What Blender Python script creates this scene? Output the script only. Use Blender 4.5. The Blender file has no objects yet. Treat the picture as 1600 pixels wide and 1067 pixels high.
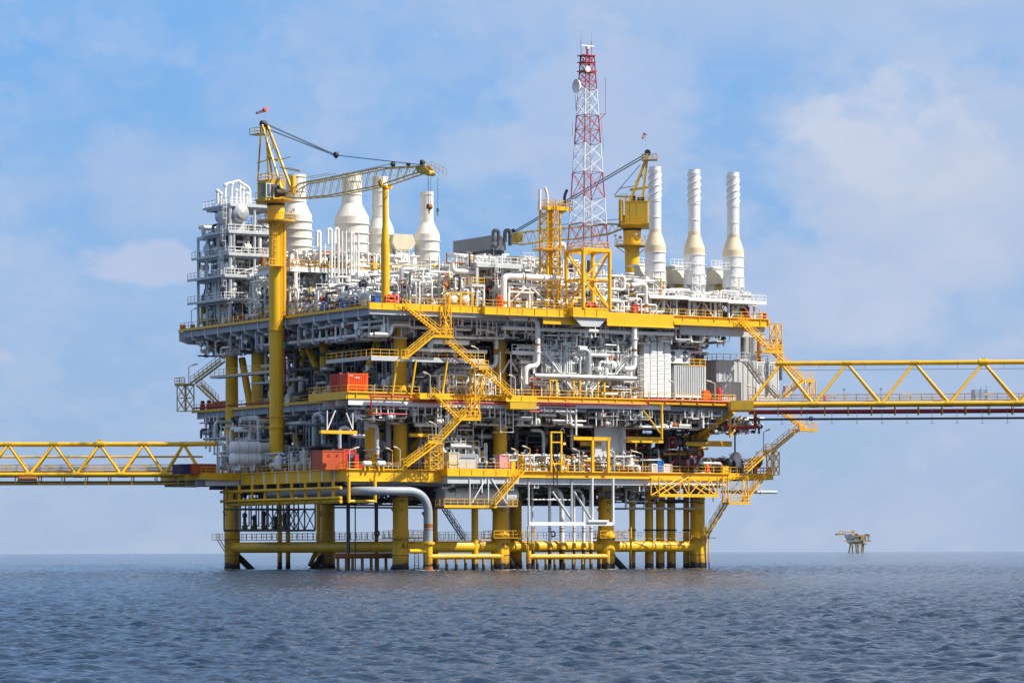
import bpy, math, random
import numpy as np
from mathutils import Vector, Matrix
R = math.radians
sc = bpy.context.scene
COL = sc.collection

# ---------------------------------------------------------------- camera
FPX, CAMH, ROLL = 5358.0, 2.9, 0.0025
cd = bpy.data.cameras.new("camera"); cam = bpy.data.objects.new("camera", cd); COL.objects.link(cam)
cd.sensor_width = 36.0; cd.lens = 36.0 * FPX / 1600.0
cd.shift_y = (862 - 533.5) / 1600.0
cd.clip_start = 1.0; cd.clip_end = 90000.0
cam.matrix_world = Matrix.Translation((0, 0, CAMH)) @ Matrix.Rotation(ROLL, 4, 'Y') @ Matrix.Rotation(R(90), 4, 'X')
sc.camera = cam

# ---------------------------------------------------------------- light
SUN_AZ = R(74); SUN_EL = R(46)          # azimuth measured from the camera side (-Y) towards +X
sd = Vector((math.sin(SUN_AZ) * math.cos(SUN_EL), -math.cos(SUN_AZ) * math.cos(SUN_EL), math.sin(SUN_EL)))
sl = bpy.data.lights.new("sun", 'SUN'); sl.energy = 5.0; sl.angle = R(0.53); sl.color = (1.0, 0.93, 0.82)
so = bpy.data.objects.new("sun", sl); COL.objects.link(so)
so.location = (300, -200, 400); so.rotation_euler = sd.to_track_quat('Z', 'Y').to_euler()
sc.view_settings.view_transform = 'Standard'; sc.view_settings.look = 'None'
sc.view_settings.exposure = 0.45; sc.view_settings.gamma = 1.0

W = bpy.data.worlds.new("World"); sc.world = W; W.use_nodes = True
nt = W.node_tree; nt.nodes.clear()
def N(nt, t, **kw):
    n = nt.nodes.new(t)
    for k, v in kw.items():
        if k.startswith('_'): n.inputs[k[1:]].default_value = v
        else: setattr(n, k, v)
    return n
def LK(nt, a, b): nt.links.new(a, b)
sky = N(nt, 'ShaderNodeTexSky'); sky.sky_type = 'NISHITA'; sky.sun_disc = False
sky.sun_elevation = SUN_EL; sky.sun_rotation = math.atan2(sd.x, sd.y); sky.altitude = 0
sky.air_density = 1.0; sky.dust_density = 0.6; sky.ozone_density = 2.0
tc = N(nt, 'ShaderNodeTexCoord')
def mathn(nt, op, a, b=None, clamp=False):
    n = N(nt, 'ShaderNodeMath', operation=op, use_clamp=clamp)
    for i, x in enumerate((a, b)):
        if x is None: continue
        if isinstance(x, (int, float)): n.inputs[i].default_value = x
        else: LK(nt, x, n.inputs[i])
    return n.outputs[0]
def mixc(nt, fac, a, b, mode='MIX'):
    n = N(nt, 'ShaderNodeMix', data_type='RGBA', blend_type=mode)
    for s, x in ((n.inputs[0], fac), (n.inputs[6], a), (n.inputs[7], b)):
        if isinstance(x, (int, float)): s.default_value = x
        elif isinstance(x, tuple): s.default_value = (*x, 1)[:4]
        else: LK(nt, x, s)
    return n.outputs[2]
def ramp(nt, fac, p0, p1, c0=(0,0,0,1), c1=(1,1,1,1), ease=True):
    n = N(nt, 'ShaderNodeMapRange'); n.interpolation_type = 'SMOOTHSTEP' if ease else 'LINEAR'
    LK(nt, fac, n.inputs[0]); n.inputs[1].default_value = p0; n.inputs[2].default_value = p1
    return n.outputs[0]
# sky: Nishita light, hazy towards the horizon, broken cloud in sky direction space
sep = N(nt, 'ShaderNodeSeparateXYZ'); LK(nt, tc.outputs['Generated'], sep.inputs[0])
elev = sep.outputs[2]
skyc = mixc(nt, 1.0, sky.outputs[0], (0.80, 0.98, 1.22), 'MULTIPLY')
grad = mixc(nt, ramp(nt, elev, 0.0, 0.165, ease=False), (2.65, 3.60, 5.15), (1.25, 3.15, 6.20))
skyc = mixc(nt, mathn(nt, 'MULTIPLY', ramp(nt, elev, 0.75, 0.14), 0.92), skyc, grad)
def cloud(scale, sy, loc, p0, p1, detail=9.0, rough=0.56):
    mp = N(nt, 'ShaderNodeMapping'); LK(nt, tc.outputs['Generated'], mp.inputs[0])
    mp.inputs['Scale'].default_value = (scale, scale * 0.6, scale * sy); mp.inputs['Location'].default_value = loc
    n = N(nt, 'ShaderNodeTexNoise'); n.inputs['Scale'].default_value = 1.0
    n.inputs['Detail'].default_value = detail; n.inputs['Roughness'].default_value = rough
    LK(nt, mp.outputs[0], n.inputs['Vector'])
    return ramp(nt, n.outputs[0], p0, p1)
right = ramp(nt, sep.outputs[0], -0.12, 0.12)      # more cloud to the right of the view
soft = cloud(9, 1.9, (2.3, 0.4, 1.2), 0.40, 0.68, 4.0, 0.5)
c1 = mathn(nt, 'MULTIPLY', soft, mathn(nt, 'ADD', mathn(nt, 'MULTIPLY', right, 0.42), 0.03))
skyc = mixc(nt, c1, skyc, (3.7, 4.3, 5.6))
up = mathn(nt, 'MULTIPLY', ramp(nt, elev, 0.125, 0.168), ramp(nt, sep.outputs[0], -0.13, 0.05))
skyc = mixc(nt, mathn(nt, 'MULTIPLY', up, 0.75), skyc, (3.6, 4.25, 5.6))
puff = cloud(20, 1.7, (5.1, 1.7, 3.3), 0.50, 0.72, 10.0, 0.58)
win = mathn(nt, 'MULTIPLY', ramp(nt, elev, 0.035, 0.07), ramp(nt, elev, 0.155, 0.11))
c2 = mathn(nt, 'MULTIPLY', mathn(nt, 'MULTIPLY', puff, win), mathn(nt, 'ADD', mathn(nt, 'MULTIPLY', right, 0.55), 0.12))
skyc = mixc(nt, c2, skyc, (4.6, 4.9, 5.8))
def blob(px, py, rx, ry, amt, col, sc_=26, loc=(1, 2, 3), th=(0.36, 0.62)):
    """one cloud at a fixed place in the sky, broken up by noise"""
    global skyc
    cx, cz = (px - 800) / FPX, (862 - py) / FPX
    dx = mathn(nt, 'DIVIDE', mathn(nt, 'SUBTRACT', sep.outputs[0], cx), rx / FPX)
    dz = mathn(nt, 'DIVIDE', mathn(nt, 'SUBTRACT', elev, cz), ry / FPX)
    d2 = mathn(nt, 'ADD', mathn(nt, 'MULTIPLY', dx, dx), mathn(nt, 'MULTIPLY', dz, dz))
    m = mathn(nt, 'MULTIPLY', ramp(nt, d2, 1.0, 0.0), ramp(nt, sep.outputs[1], 0.0, 0.3))
    nn = cloud(sc_, 1.5, loc, th[0], th[1], 10.0, 0.56)
    e = ramp(nt, mathn(nt, 'ADD', m, mathn(nt, 'MULTIPLY', nn, 0.75)), 0.50, 1.35)
    skyc = mixc(nt, mathn(nt, 'MULTIPLY', e, amt), skyc, col)
blob(1460, 250, 330, 210, 0.55, (4.1, 4.6, 5.7), 22, (1, 2, 3))
blob(1400, 225, 210, 130, 0.55, (5.2, 5.3, 6.0), 40, (1.5, 2, 3.3))
blob(1480, 350, 300, 150, 0.5, (3.9, 4.4, 5.6), 30, (7, 2, 3))
blob(235, 412, 120, 45, 0.6, (4.3, 4.6, 5.8), 45, (4, 1, 2))
blob(270, 310, 190, 120, 0.4, (3.4, 4.1, 5.7), 25, (6, 1, 8))
blob(940, 200, 200, 230, 0.55, (3.7, 4.3, 5.8), 25, (2, 7, 1))
blob(1260, 470, 260, 150, 0.5, (3.7, 4.3, 5.7), 28, (2, 1, 9))
blob(-20, 555, 60, 30, 0.5, (4.2, 4.5, 5.8), 40, (9, 1, 9))
bg = N(nt, 'ShaderNodeBackground'); bg.inputs[1].default_value = 0.115
veil = mathn(nt, 'MULTIPLY', mathn(nt, 'MULTIPLY', ramp(nt, elev, 0.19, 0.34), ramp(nt, elev, 0.95, 0.6)), mathn(nt, 'ADD', mathn(nt, 'MULTIPLY', cloud(3.0, 1.6, (4, 4, 4), 0.35, 0.62, 6.0), 0.6), 0.25))  # unseen cloud veil added above the view to grey the sea's reflection
skyc = mixc(nt, veil, skyc, (3.6, 3.8, 4.3))
low = mathn(nt, 'MULTIPLY', ramp(nt, elev, 0.50, 0.17), 0.13); skyc = mixc(nt, low, skyc, (0, 0, 0))
LK(nt, skyc, bg.inputs[0]); wo = N(nt, 'ShaderNodeOutputWorld'); LK(nt, bg.outputs[0], wo.inputs[0])

# ---------------------------------------------------------------- platform frame
TH = R(31.6); P0 = Vector((-17.5, 536.0, 0.0))
U = Vector((math.cos(TH), math.sin(TH), 0)); V = Vector((-math.sin(TH), math.cos(TH), 0))
def ray(px, py):
    xc = (px - 800) / FPX; yc = (862 - py) / FPX
    return xc + ROLL * yc, yc - ROLL * xc
def F(px, py, v=-2.0):
    """platform point on the plane v = const that is seen at a photo pixel"""
    rx, rz = ray(px, py)
    a = P0.x + v * V.x; b = P0.y + v * V.y
    u = (rx * b - a) / (U.x - rx * U.y)
    return (u, v, CAMH + rz * (b + u * U.y))
def L(px, py, u=-10.5):
    rx, rz = ray(px, py)
    a = P0.x + u * U.x; b = P0.y + u * U.y
    v = (rx * b - a) / (V.x - rx * V.y)
    return (u, v, CAMH + rz * (b + v * V.y))
def X(px, py, Y):
    """world point at depth Y"""
    rx, rz = ray(px, py)
    return (rx * Y, Y, CAMH + rz * Y)
def Pz(px, z, v):
    p = F(px, 500, v); return (p[0], p[1], z)
def Lz(px, z, u):
    p = L(px, 500, u); return (p[0], p[1], z)
ZU, ZM, ZL, ZW, ZI = 41.4, 27.6, 15.7, 5.0, 33.2     # upper, middle, lower deck, sea walkway, intermediate walkway

# ---------------------------------------------------------------- materials
def mat(name, col, rough=0.5, metal=0.0, dirt=0.35, rust=0.0, scale=0.6, emit=None, bump=0.0, fine=True, streak=0.0, wet=False):
    m = bpy.data.materials.new(name); m.use_nodes = True; t = m.node_tree
    b = t.nodes['Principled BSDF']; b.inputs['Roughness'].default_value = rough; b.inputs['Metallic'].default_value = metal
    g = N(t, 'ShaderNodeNewGeometry')
    n1 = N(t, 'ShaderNodeTexNoise'); n1.inputs['Scale'].default_value = scale; n1.inputs['Detail'].default_value = 7; n1.inputs['Roughness'].default_value = 0.65
    mp = N(t, 'ShaderNodeMapping'); mp.inputs['Scale'].default_value = (1, 1, 0.35); LK(t, g.outputs['Position'], mp.inputs[0]); LK(t, mp.outputs[0], n1.inputs['Vector'])
    f = ramp(t, n1.outputs[0], 0.38, 0.72)
    c = mixc(t, mathn(t, 'MULTIPLY', f, dirt), tuple(col), tuple(x * 0.55 for x in col))
    if streak > 0:
        n3 = N(t, 'ShaderNodeTexNoise'); n3.inputs['Scale'].default_value = 1.0; n3.inputs['Detail'].default_value = 6; n3.inputs['Roughness'].default_value = 0.7
        m3 = N(t, 'ShaderNodeMapping'); m3.inputs['Scale'].default_value = (2.2, 2.2, 0.18); m3.inputs['Location'].default_value = (3, 8, 1)
        LK(t, g.outputs['Position'], m3.inputs[0]); LK(t, m3.outputs[0], n3.inputs['Vector'])
        c = mixc(t, mathn(t, 'MULTIPLY', ramp(t, n3.outputs[0], 0.54, 0.74), streak), c, (0.30, 0.17, 0.06))
    if rust > 0:
        n2 = N(t, 'ShaderNodeTexNoise'); n2.inputs['Scale'].default_value = 1.7; n2.inputs['Detail'].default_value = 9; n2.inputs['Roughness'].default_value = 0.7
        LK(t, g.outputs['Position'], n2.inputs['Vector'])
        f2 = ramp(t, n2.outputs[0], 0.68 - 0.2 * rust, 0.76 - 0.1 * rust)
        c = mixc(t, f2, c, (0.20, 0.06, 0.015))
    if wet:
        sp = N(t, 'ShaderNodeSeparateXYZ'); LK(t, g.outputs['Position'], sp.inputs[0])
        n4 = N(t, 'ShaderNodeTexNoise'); n4.inputs['Scale'].default_value = 1.6; n4.inputs['Detail'].default_value = 6; LK(t, g.outputs['Position'], n4.inputs['Vector'])
        zz = mathn(t, 'ADD', sp.outputs[2], mathn(t, 'MULTIPLY', n4.outputs[0], -1.3))
        c = mixc(t, mathn(t, 'MULTIPLY', ramp(t, zz, 2.4, 0.3), 0.7), c, (0.22, 0.085, 0.02))
        c = mixc(t, ramp(t, zz, 0.55, 0.25), c, (0.018, 0.016, 0.012))
    LK(t, c, b.inputs['Base Color'])
    if bump > 0:
        bp = N(t, 'ShaderNodeBump'); bp.inputs['Strength'].default_value = bump; bp.inputs['Distance'].default_value = 0.05
        LK(t, n1.outputs[0], bp.inputs['Height']); LK(t, bp.outputs[0], b.inputs['Normal'])
    if emit:
        b.inputs['Emission Color'].default_value = (*emit[:3], 1); b.inputs['Emission Strength'].default_value = emit[3]
    return m
M = dict(
    yel=mat('yellow_paint', (0.87, 0.480, 0.002), 0.45, dirt=0.32, rust=0.25, streak=0.5, wet=True),
    yel2=mat('ochre_paint', (0.64, 0.39, 0.015), 0.5, dirt=0.4, rust=0.3, streak=0.3),
    yrail=mat('rail_yellow', (0.80, 0.43, 0.02), 0.5, dirt=0.3),
    yrust=mat('yellow_rusty', (0.86, 0.47, 0.003), 0.5, dirt=0.3, rust=0.7, streak=0.5, wet=True),
    cran=mat('crane_yellow', (0.60, 0.37, 0.015), 0.45, dirt=0.4, rust=0.3, streak=0.2),
    boom=mat('boom_weathered', (0.55, 0.43, 0.16), 0.6, dirt=0.5, rust=0.3),
    wht=mat('white_paint', (0.80, 0.80, 0.77), 0.4, dirt=0.22, streak=0.12),
    stk=mat('stack_cream', (0.74, 0.71, 0.64), 0.5, dirt=0.22, streak=0.3, scale=0.35),
    stk2=mat('stack_scorched', (0.73, 0.60, 0.40), 0.6, dirt=0.3, streak=0.3, scale=0.5),
    stkw=mat('stack_white', (0.78, 0.78, 0.77), 0.42, dirt=0.2, streak=0.3, scale=0.35),
    cream=mat('cream_paint', (0.62, 0.56, 0.40), 0.5, dirt=0.25, streak=0.2),
    gry=mat('light_grey_paint', (0.53, 0.55, 0.56), 0.5, dirt=0.3, streak=0.12),
    gry2=mat('steel_grey_paint', (0.33, 0.36, 0.39), 0.5, dirt=0.35),
    gryl=mat('bounce_lifted_grey', (0.76, 0.78, 0.79), 0.5, dirt=0.25, streak=0.12),  # grey paint lightened to stand in for light bounced under the deck edges
    box=mat('cooler_grey', (0.17, 0.19, 0.215), 0.5, dirt=0.35),
    grd=mat('dark_grey_paint', (0.10, 0.115, 0.13), 0.55, dirt=0.4),
    slv=mat('aluminium_cladding', (0.62, 0.62, 0.60), 0.36, 0.55, dirt=0.3),
    flr=mat('deck_plate', (0.16, 0.15, 0.13), 0.8, dirt=0.5),
    blk=mat('black_rubber', (0.015, 0.015, 0.017), 0.6, dirt=0.3),
    drk=mat('dark_pipe', (0.045, 0.045, 0.05), 0.5, dirt=0.3),
    red=mat('red_paint', (0.42, 0.018, 0.022), 0.45, dirt=0.3),
    redb=mat('bright_red_paint', (0.62, 0.035, 0.02), 0.4, dirt=0.25),
    org=mat('orange_paint', (0.88, 0.11, 0.008), 0.45, dirt=0.2),
    orgd=mat('brick_orange_paint', (0.52, 0.085, 0.02), 0.5, dirt=0.35),
    blu=mat('blue_paint', (0.006, 0.13, 0.48), 0.4, dirt=0.25),
    blud=mat('navy_paint', (0.012, 0.03, 0.11), 0.5, dirt=0.3),
    pnk=mat('pink_paint', (0.62, 0.30, 0.30), 0.6, dirt=0.15),
    brn=mat('corroded_band', (0.36, 0.13, 0.035), 0.8, dirt=0.5, rust=0.6),
    mst=mat('mast_red', (0.42, 0.05, 0.06), 0.5, dirt=0.2),
    mar=mat('marine_growth', (0.018, 0.016, 0.012), 0.9, dirt=0.5, bump=0.8, scale=2),
    gls=mat('cab_glass', (0.10, 0.13, 0.16), 0.08, dirt=0.1),
    skin=mat('skin', (0.42, 0.24, 0.16), 0.6, dirt=0.05),
    wsk=mat('windsock_cloth', (0.85, 0.80, 0.78), 0.9, dirt=0.1),
    wsr=mat('windsock_red', (0.80, 0.12, 0.12), 0.9, dirt=0.1),
    voi=mat('shade_dark_wall', (0.03, 0.033, 0.038), 0.7, dirt=0.4),  # near-black colour standing in for the deep shade between the decks
    dsty=mat('distant_ochre', (0.52, 0.32, 0.09), 0.7, dirt=0.4),
    lmp=mat('lit_lamp', (0.9, 0.5, 0.2), 0.4, emit=(1.0, 0.35, 0.08, 2.2)),
)
M['hull'] = M['gry2']

# ---------------------------------------------------------------- mesh builder (coordinates in metres, platform frame u, v, z)
def vsub(a, b): return (a[0]-b[0], a[1]-b[1], a[2]-b[2])
def bend(pts, rad, n=4):
    """round the corners of a polyline"""
    P = [Vector(p) for p in pts]; out = [P[0]]
    for i in range(1, len(P) - 1):
        a, b, c = P[i-1], P[i], P[i+1]
        d1 = (a - b); d2 = (c - b)
        r = min(rad, d1.length * 0.49, d2.length * 0.49)
        if r < 1e-4 or d1.normalized().dot(d2.normalized()) < -0.999: out.append(b); continue
        p = b + d1.normalized() * r; q = b + d2.normalized() * r
        for k in range(n + 1):
            t = k / n
            out.append(p.lerp(b, t).lerp(b.lerp(q, t), t))
    out.append(P[-1]); return [tuple(x) for x in out]
class MB:
    def __init__(s): s.v = []; s.f = []; s.sm = []; s.mi = []; s.cur = 0
    def add(s, vs, fs, smooth=False):
        o = len(s.v); s.v.extend(vs); s.f.extend([tuple(i + o for i in f) for f in fs]); s.sm.extend([smooth] * len(fs)); s.mi.extend([s.cur] * len(fs))
    def box(s, u0, u1, v0, v1, z0, z1):
        s.add([(u0,v0,z0),(u1,v0,z0),(u1,v1,z0),(u0,v1,z0),(u0,v0,z1),(u1,v0,z1),(u1,v1,z1),(u0,v1,z1)],
              [(3,2,1,0),(4,5,6,7),(0,1,5,4),(1,2,6,5),(2,3,7,6),(3,0,4,7)]); return s
    def prism(s, poly, d):
        """closed polygon (list of 3d points) extruded by vector d"""
        n = len(poly); a = [tuple(p) for p in poly]; b = [(p[0]+d[0], p[1]+d[1], p[2]+d[2]) for p in poly]
        s.add(a + b, [tuple(range(n)), tuple(range(2*n-1, n-1, -1))] + [(i, i+n, (i+1) % n + n, (i+1) % n) for i in range(n)]); return s
    def tube(s, pts, r, n=8, caps=True, smooth=True, r2=None):
        P = [Vector(p) for p in pts]
        P = [P[0]] + [P[i] for i in range(1, len(P)) if (P[i] - P[i-1]).length > 1e-5]
        if len(P) < 2: return s
        T = []
        for i in range(len(P)):
            a = (P[i] - P[i-1]).normalized() if i > 0 else None
            b = (P[i+1] - P[i]).normalized() if i < len(P)-1 else None
            t = (a + b) if (a is not None and b is not None) else (a or b)
            T.append(t.normalized() if t.length > 1e-6 else (a or b))
        x = Vector((0, 0, 1)) if abs(T[0].z) < 0.9 else Vector((1, 0, 0))
        x = (x - T[0] * x.dot(T[0])).normalized(); vs = []
        m = len(P)
        for i in range(m):
            if i > 0:
                x = x - T[i] * x.dot(T[i])
                x = x.normalized() if x.length > 1e-6 else T[i].orthogonal().normalized()
            y = T[i].cross(x); rr = r if r2 is None else r + (r2 - r) * i / (m - 1)
            k = 1.0
            if 0 < i < m-1:
                c = (P[i] - P[i-1]).normalized().dot(T[i]); k = 1.0 / max(0.6, c)
            for j in range(n):
                a = 2 * math.pi * (j + 0.5) / n
                q = P[i] + (x * math.cos(a) + y * math.sin(a)) * rr * (k if n == 4 else 1)
                vs.append(tuple(q))
        fs = [(i*n + j, i*n + (j+1) % n, (i+1)*n + (j+1) % n, (i+1)*n + j) for i in range(m-1) for j in range(n)]
        s.add(vs, fs, smooth and n > 5)
        if caps: s.add([vs[j] for j in range(n)] + [vs[(m-1)*n + j] for j in range(n)], [tuple(range(n-1, -1, -1)), tuple(range(n, 2*n))])
        return s
    def bar(s, p, q, w=0.1): return s.tube([p, q], w * 0.7071, 4, True, False)
    def lathe(s, c, prof, n=20, axis='z'):
        """prof: list of (radius, height)"""
        vs = []
        for r, h in prof:
            for j in range(n):
                a = 2 * math.pi * j / n; ca, sa = math.cos(a) * r, math.sin(a) * r
                if axis == 'z': vs.append((c[0]+ca, c[1]+sa, c[2]+h))
                elif axis == 'u': vs.append((c[0]+h, c[1]+ca, c[2]+sa))
                else: vs.append((c[0]+sa, c[1]+h, c[2]+ca))
        m = len(prof)
        for i in range(m-1):
            fs = [(i*n + j, i*n + (j+1) % n, (i+1)*n + (j+1) % n, (i+1)*n + j) for j in range(n)]
            o = len(s.v); pass
            s.v.extend([]) 
            s.add([vs[k] for k in range(i*n, (i+2)*n)], [tuple(x - i*n for x in f) for f in fs], True)
        if prof[0][0] > 1e-4: s.add(vs[:n], [tuple(range(n-1, -1, -1))])
        if prof[-1][0] > 1e-4: s.add(vs[-n:], [tuple(range(n))])
        return s
    def ball(s, c, r, n=12, sq=1.0):
        return s.lathe(c, [(max(1e-5, r*math.sin(math.pi*k/8)), -r*sq*math.cos(math.pi*k/8)) for k in range(9)], n)
    def tank(s, c, r, l, axis='u', n=18):
        e = 0.45 * r
        return s.lathe(c, [(1e-5, -e), (r*0.6, -e*0.8), (r*0.92, -e*0.35), (r, 0), (r, l), (r*0.92, l+e*0.35), (r*0.6, l+e*0.8), (1e-5, l+e)], n, axis)
    def ring(s, c, R_, r, axis='z', n=16, k=5):
        pts = []
        for i in range(n + 1):
            a = 2*math.pi*i/n; ca, sa = R_*math.cos(a), R_*math.sin(a)
            pts.append((c[0]+ca, c[1]+sa, c[2]) if axis == 'z' else ((c[0], c[1]+ca, c[2]+sa) if axis == 'u' else (c[0]+ca, c[1], c[2]+sa)))
        return s.tube(pts, r, k)
    def rail(s, pts, h=1.1, sp=1.7, w=0.05, mids=(0.55,), n=4, toe=True):
        P = [Vector(p) for p in pts]
        for hh in (h,) + tuple(mids): s.tube([(p.x, p.y, p.z + hh) for p in P], w * (1 if hh == h else 0.8), n, True, False)
        if toe: s.tube([(p.x, p.y, p.z + 0.08) for p in P], 0.07, 4, True, False)
        for i in range(len(P)-1):
            a, b = P[i], P[i+1]; k = max(1, round((b-a).length / sp))
            for j in range(k + (1 if i == len(P)-2 else 0)):
                q = a.lerp(b, j / k); s.tube([tuple(q), (q.x, q.y, q.z + h)], w, n, True, False)
        return s
    def ladder(s, p, z1, side=(1, 0), w=0.5, cage=True, t=0.045, out=None):
        """p: base point; side: direction of the rungs in plan"""
        u, v, z0 = p; su, sv = side
        for k in (-1, 1): s.tube([(u+k*su*w/2, v+k*sv*w/2, z0), (u+k*su*w/2, v+k*sv*w/2, z1)], t, 4, True, False)
        n = int((z1 - z0) / 0.45)
        for i in range(1, n): s.tube([(u-su*w/2, v-sv*w/2, z0+i*0.45), (u+su*w/2, v+sv*w/2, z0+i*0.45)], t*0.8, 4, False, False)
        if cage:
            o = out or (sv, -su); 
            z = z0 + 2.2
            while z < z1:
                s.tube([(u-su*.38, v-sv*.38, z), (u-su*.38+o[0]*.6, v-sv*.38+o[1]*.6, z), (u+su*.38+o[0]*.6, v+sv*.38+o[1]*.6, z), (u+su*.38, v+sv*.38, z)], t*0.8, 4, True, False); z += 0.95
            for a in (-.38, 0, .38):
                s.tube([(u+su*a+o[0]*.6, v+sv*a+o[1]*.6, z0+2.2), (u+su*a+o[0]*.6, v+sv*a+o[1]*.6, z1)], t*0.7, 4, True, False)
        return s
    def lattice(s, A, B, n, r=0.12, rb=0.07, kind='x', rings=True, k=6):
        """A, B: matching lists of corner points at both ends; n bays"""
        m = len(A); A = [Vector(a) for a in A]; B = [Vector(b) for b in B]
        for a, b in zip(A, B): s.tube([a, b], r, k)
        for i in range(n):
            t0, t1 = i / n, (i+1) / n
            for j in range(m):
                jj = (j+1) % m
                p0, p1 = A[j].lerp(B[j], t0), A[j].lerp(B[j], t1)
                q0, q1 = A[jj].lerp(B[jj], t0), A[jj].lerp(B[jj], t1)
                if kind == 'x': s.tube([p0, q1], rb, 4, False, False); s.tube([q0, p1], rb, 4, False, False)
                elif kind == 'z':
                    if (i + j) % 2: s.tube([p0, q1], rb, 4, False, False)
                    else: s.tube([q0, p1], rb, 4, False, False)
                elif kind == 'k':
                    mid = p1.lerp(q1, 0.5); s.tube([p0, mid], rb, 4, False, False); s.tube([q0, mid], rb, 4, False, False)
                if rings or i == 0: s.tube([p0, q0], rb, 4, False, False)
                if i == n-1: s.tube([p1, q1], rb, 4, False, False)
        return s
    def stairs(s, p, q, wd, wr=0.05, step=0.55, rails=True, tr=None, h=1.1, st=0.16):
        """stair flight from p to q; wd = width vector (du, dv)"""
        P, Q = Vector(p), Vector(q); w = Vector((wd[0], wd[1], 0))
        if not s.sm: pass
        for o in (Vector((0,0,0)), w):
            s.tube([P + o, Q + o], st, 4, True, False)
            if rails:
                for hh in (h, h*0.55): s.tube([P + o + Vector((0,0,hh)), Q + o + Vector((0,0,hh))], wr, 4, True, False)
                k = max(1, round((Q - P).length / 1.7))
                for i in range(k + 1):
                    a = P.lerp(Q, i / k) + o; s.tube([a, a + Vector((0,0,h))], wr, 4, True, False)
        n = max(2, int((Q - P).length / step)); d = (Q - P); hd = Vector((d.x, d.y, 0)).normalized() * 0.30
        for i in range(n):
            a = P.lerp(Q, (i + 0.5) / n) - hd * 0.5
            s.prism([tuple(a), tuple(a + hd), tuple(a + hd + w), tuple(a + w)], (0, 0, 0.05))
        return s
    def ibeam(s, p, q, h=0.6, w=0.3, t=0.05):
        P, Q = Vector(p), Vector(q); d = (Q - P).normalized(); sd_ = d.cross(Vector((0, 0, 1))).normalized()
        up_ = sd_.cross(d).normalized()
        def slab(cz, ww, tt):
            c = up_ * cz; a = sd_ * ww / 2; b = up_ * tt / 2
            s.prism([tuple(P + c - a - b), tuple(P + c + a - b), tuple(P + c + a + b), tuple(P + c - a + b)], tuple(Q - P))
        slab(0, t, h - 2*t); slab(h/2 - t/2, w, t); slab(-h/2 + t/2, w, t)
        return s
def toworld(p): return P0 + U * p[0] + V * p[1] + Vector((0, 0, p[2]))
def pieces(mb):
    """split a builder into far-apart pieces, so that each becomes a part of its own"""
    n = len(mb.v); par = list(range(n))
    def find(a):
        while par[a] != a: par[a] = par[par[a]]; a = par[a]
        return a
    seen = {}
    for i, p in enumerate(mb.v):
        k = (round(p[0], 3), round(p[1], 3), round(p[2], 3))
        if k in seen: par[find(i)] = find(seen[k])
        else: seen[k] = i
    for f in mb.f:
        r = find(f[0])
        for j in f[1:]: par[find(j)] = r
    root = np.array([find(i) for i in range(n)]); ids, inv = np.unique(root, return_inverse=True); m = len(ids)
    if m < 2 or m > 2500: return [mb]
    co = np.array(mb.v); lo = np.full((m, 3), 1e9); hi = np.full((m, 3), -1e9)
    np.minimum.at(lo, inv, co); np.maximum.at(hi, inv, co); size = np.linalg.norm(hi - lo, axis=1)
    grp = np.full(m, -1); g = 0
    for s0 in range(m):
        if grp[s0] >= 0: continue
        grp[s0] = g; st = [s0]
        while st:
            a = st.pop()
            gap = np.linalg.norm(np.maximum(0, np.maximum(lo - hi[a], lo[a] - hi)), axis=1)
            nb = np.where((grp < 0) & (gap < 0.42 * np.maximum(size, size[a])))[0]
            grp[nb] = g; st.extend(nb.tolist())
        g += 1
    if g < 2 or g > 60: return [mb]
    vg = grp[inv]; out = []
    newi = np.zeros(n, int)
    for k in range(g):
        sel = np.where(vg == k)[0]; newi[sel] = np.arange(len(sel)); q = MB(); q.v = [mb.v[i] for i in sel]; out.append(q)
    for f, sm, mi in zip(mb.f, mb.sm, mb.mi):
        q = out[vg[f[0]]]; q.f.append(tuple(int(newi[i]) for i in f)); q.sm.append(sm); q.mi.append(mi)
    return out
class Thing:
    """a top-level Empty at the thing's base (or one mesh when solo) with parts in the platform frame"""
    def __init__(s, name, label, cat, base, group=None, frame=None, kind=None):
        s.base = base; s.frame = frame
        o = bpy.data.objects.new(name, None); COL.objects.link(o); s.o = o
        if frame is None: o.location = toworld(base); o.rotation_euler = (0, 0, TH)
        else: o.location = frame[0] @ Vector(base); o.rotation_euler = (0, 0, frame[1])
        o.empty_display_size = 0.3
        o['label'] = label; o['category'] = cat
        if group: o['group'] = group
        if kind: o['kind'] = kind
    def part(s, name, mb, m, parent=None, label=None, kind=None):
        par = parent or s.o; b = s.base
        if not kind:
            pc = pieces(mb)
            if len(pc) > 1:
                os_ = [s.part(name, q, m, parent, label, kind='one') for q in pc]; return os_[0]
        else: kind = None if kind == 'one' else kind
        me = bpy.data.meshes.new(name)
        me.from_pydata([(v[0]-b[0], v[1]-b[1], v[2]-b[2]) for v in mb.v], [], mb.f)
        me.polygons.foreach_set('use_smooth', mb.sm); me.materials.append(M[m] if isinstance(m, str) else m)
        o = bpy.data.objects.new(name, me); COL.objects.link(o); o.parent = par
        if label: o['label'] = label
        if kind: o['kind'] = kind
        return o
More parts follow.
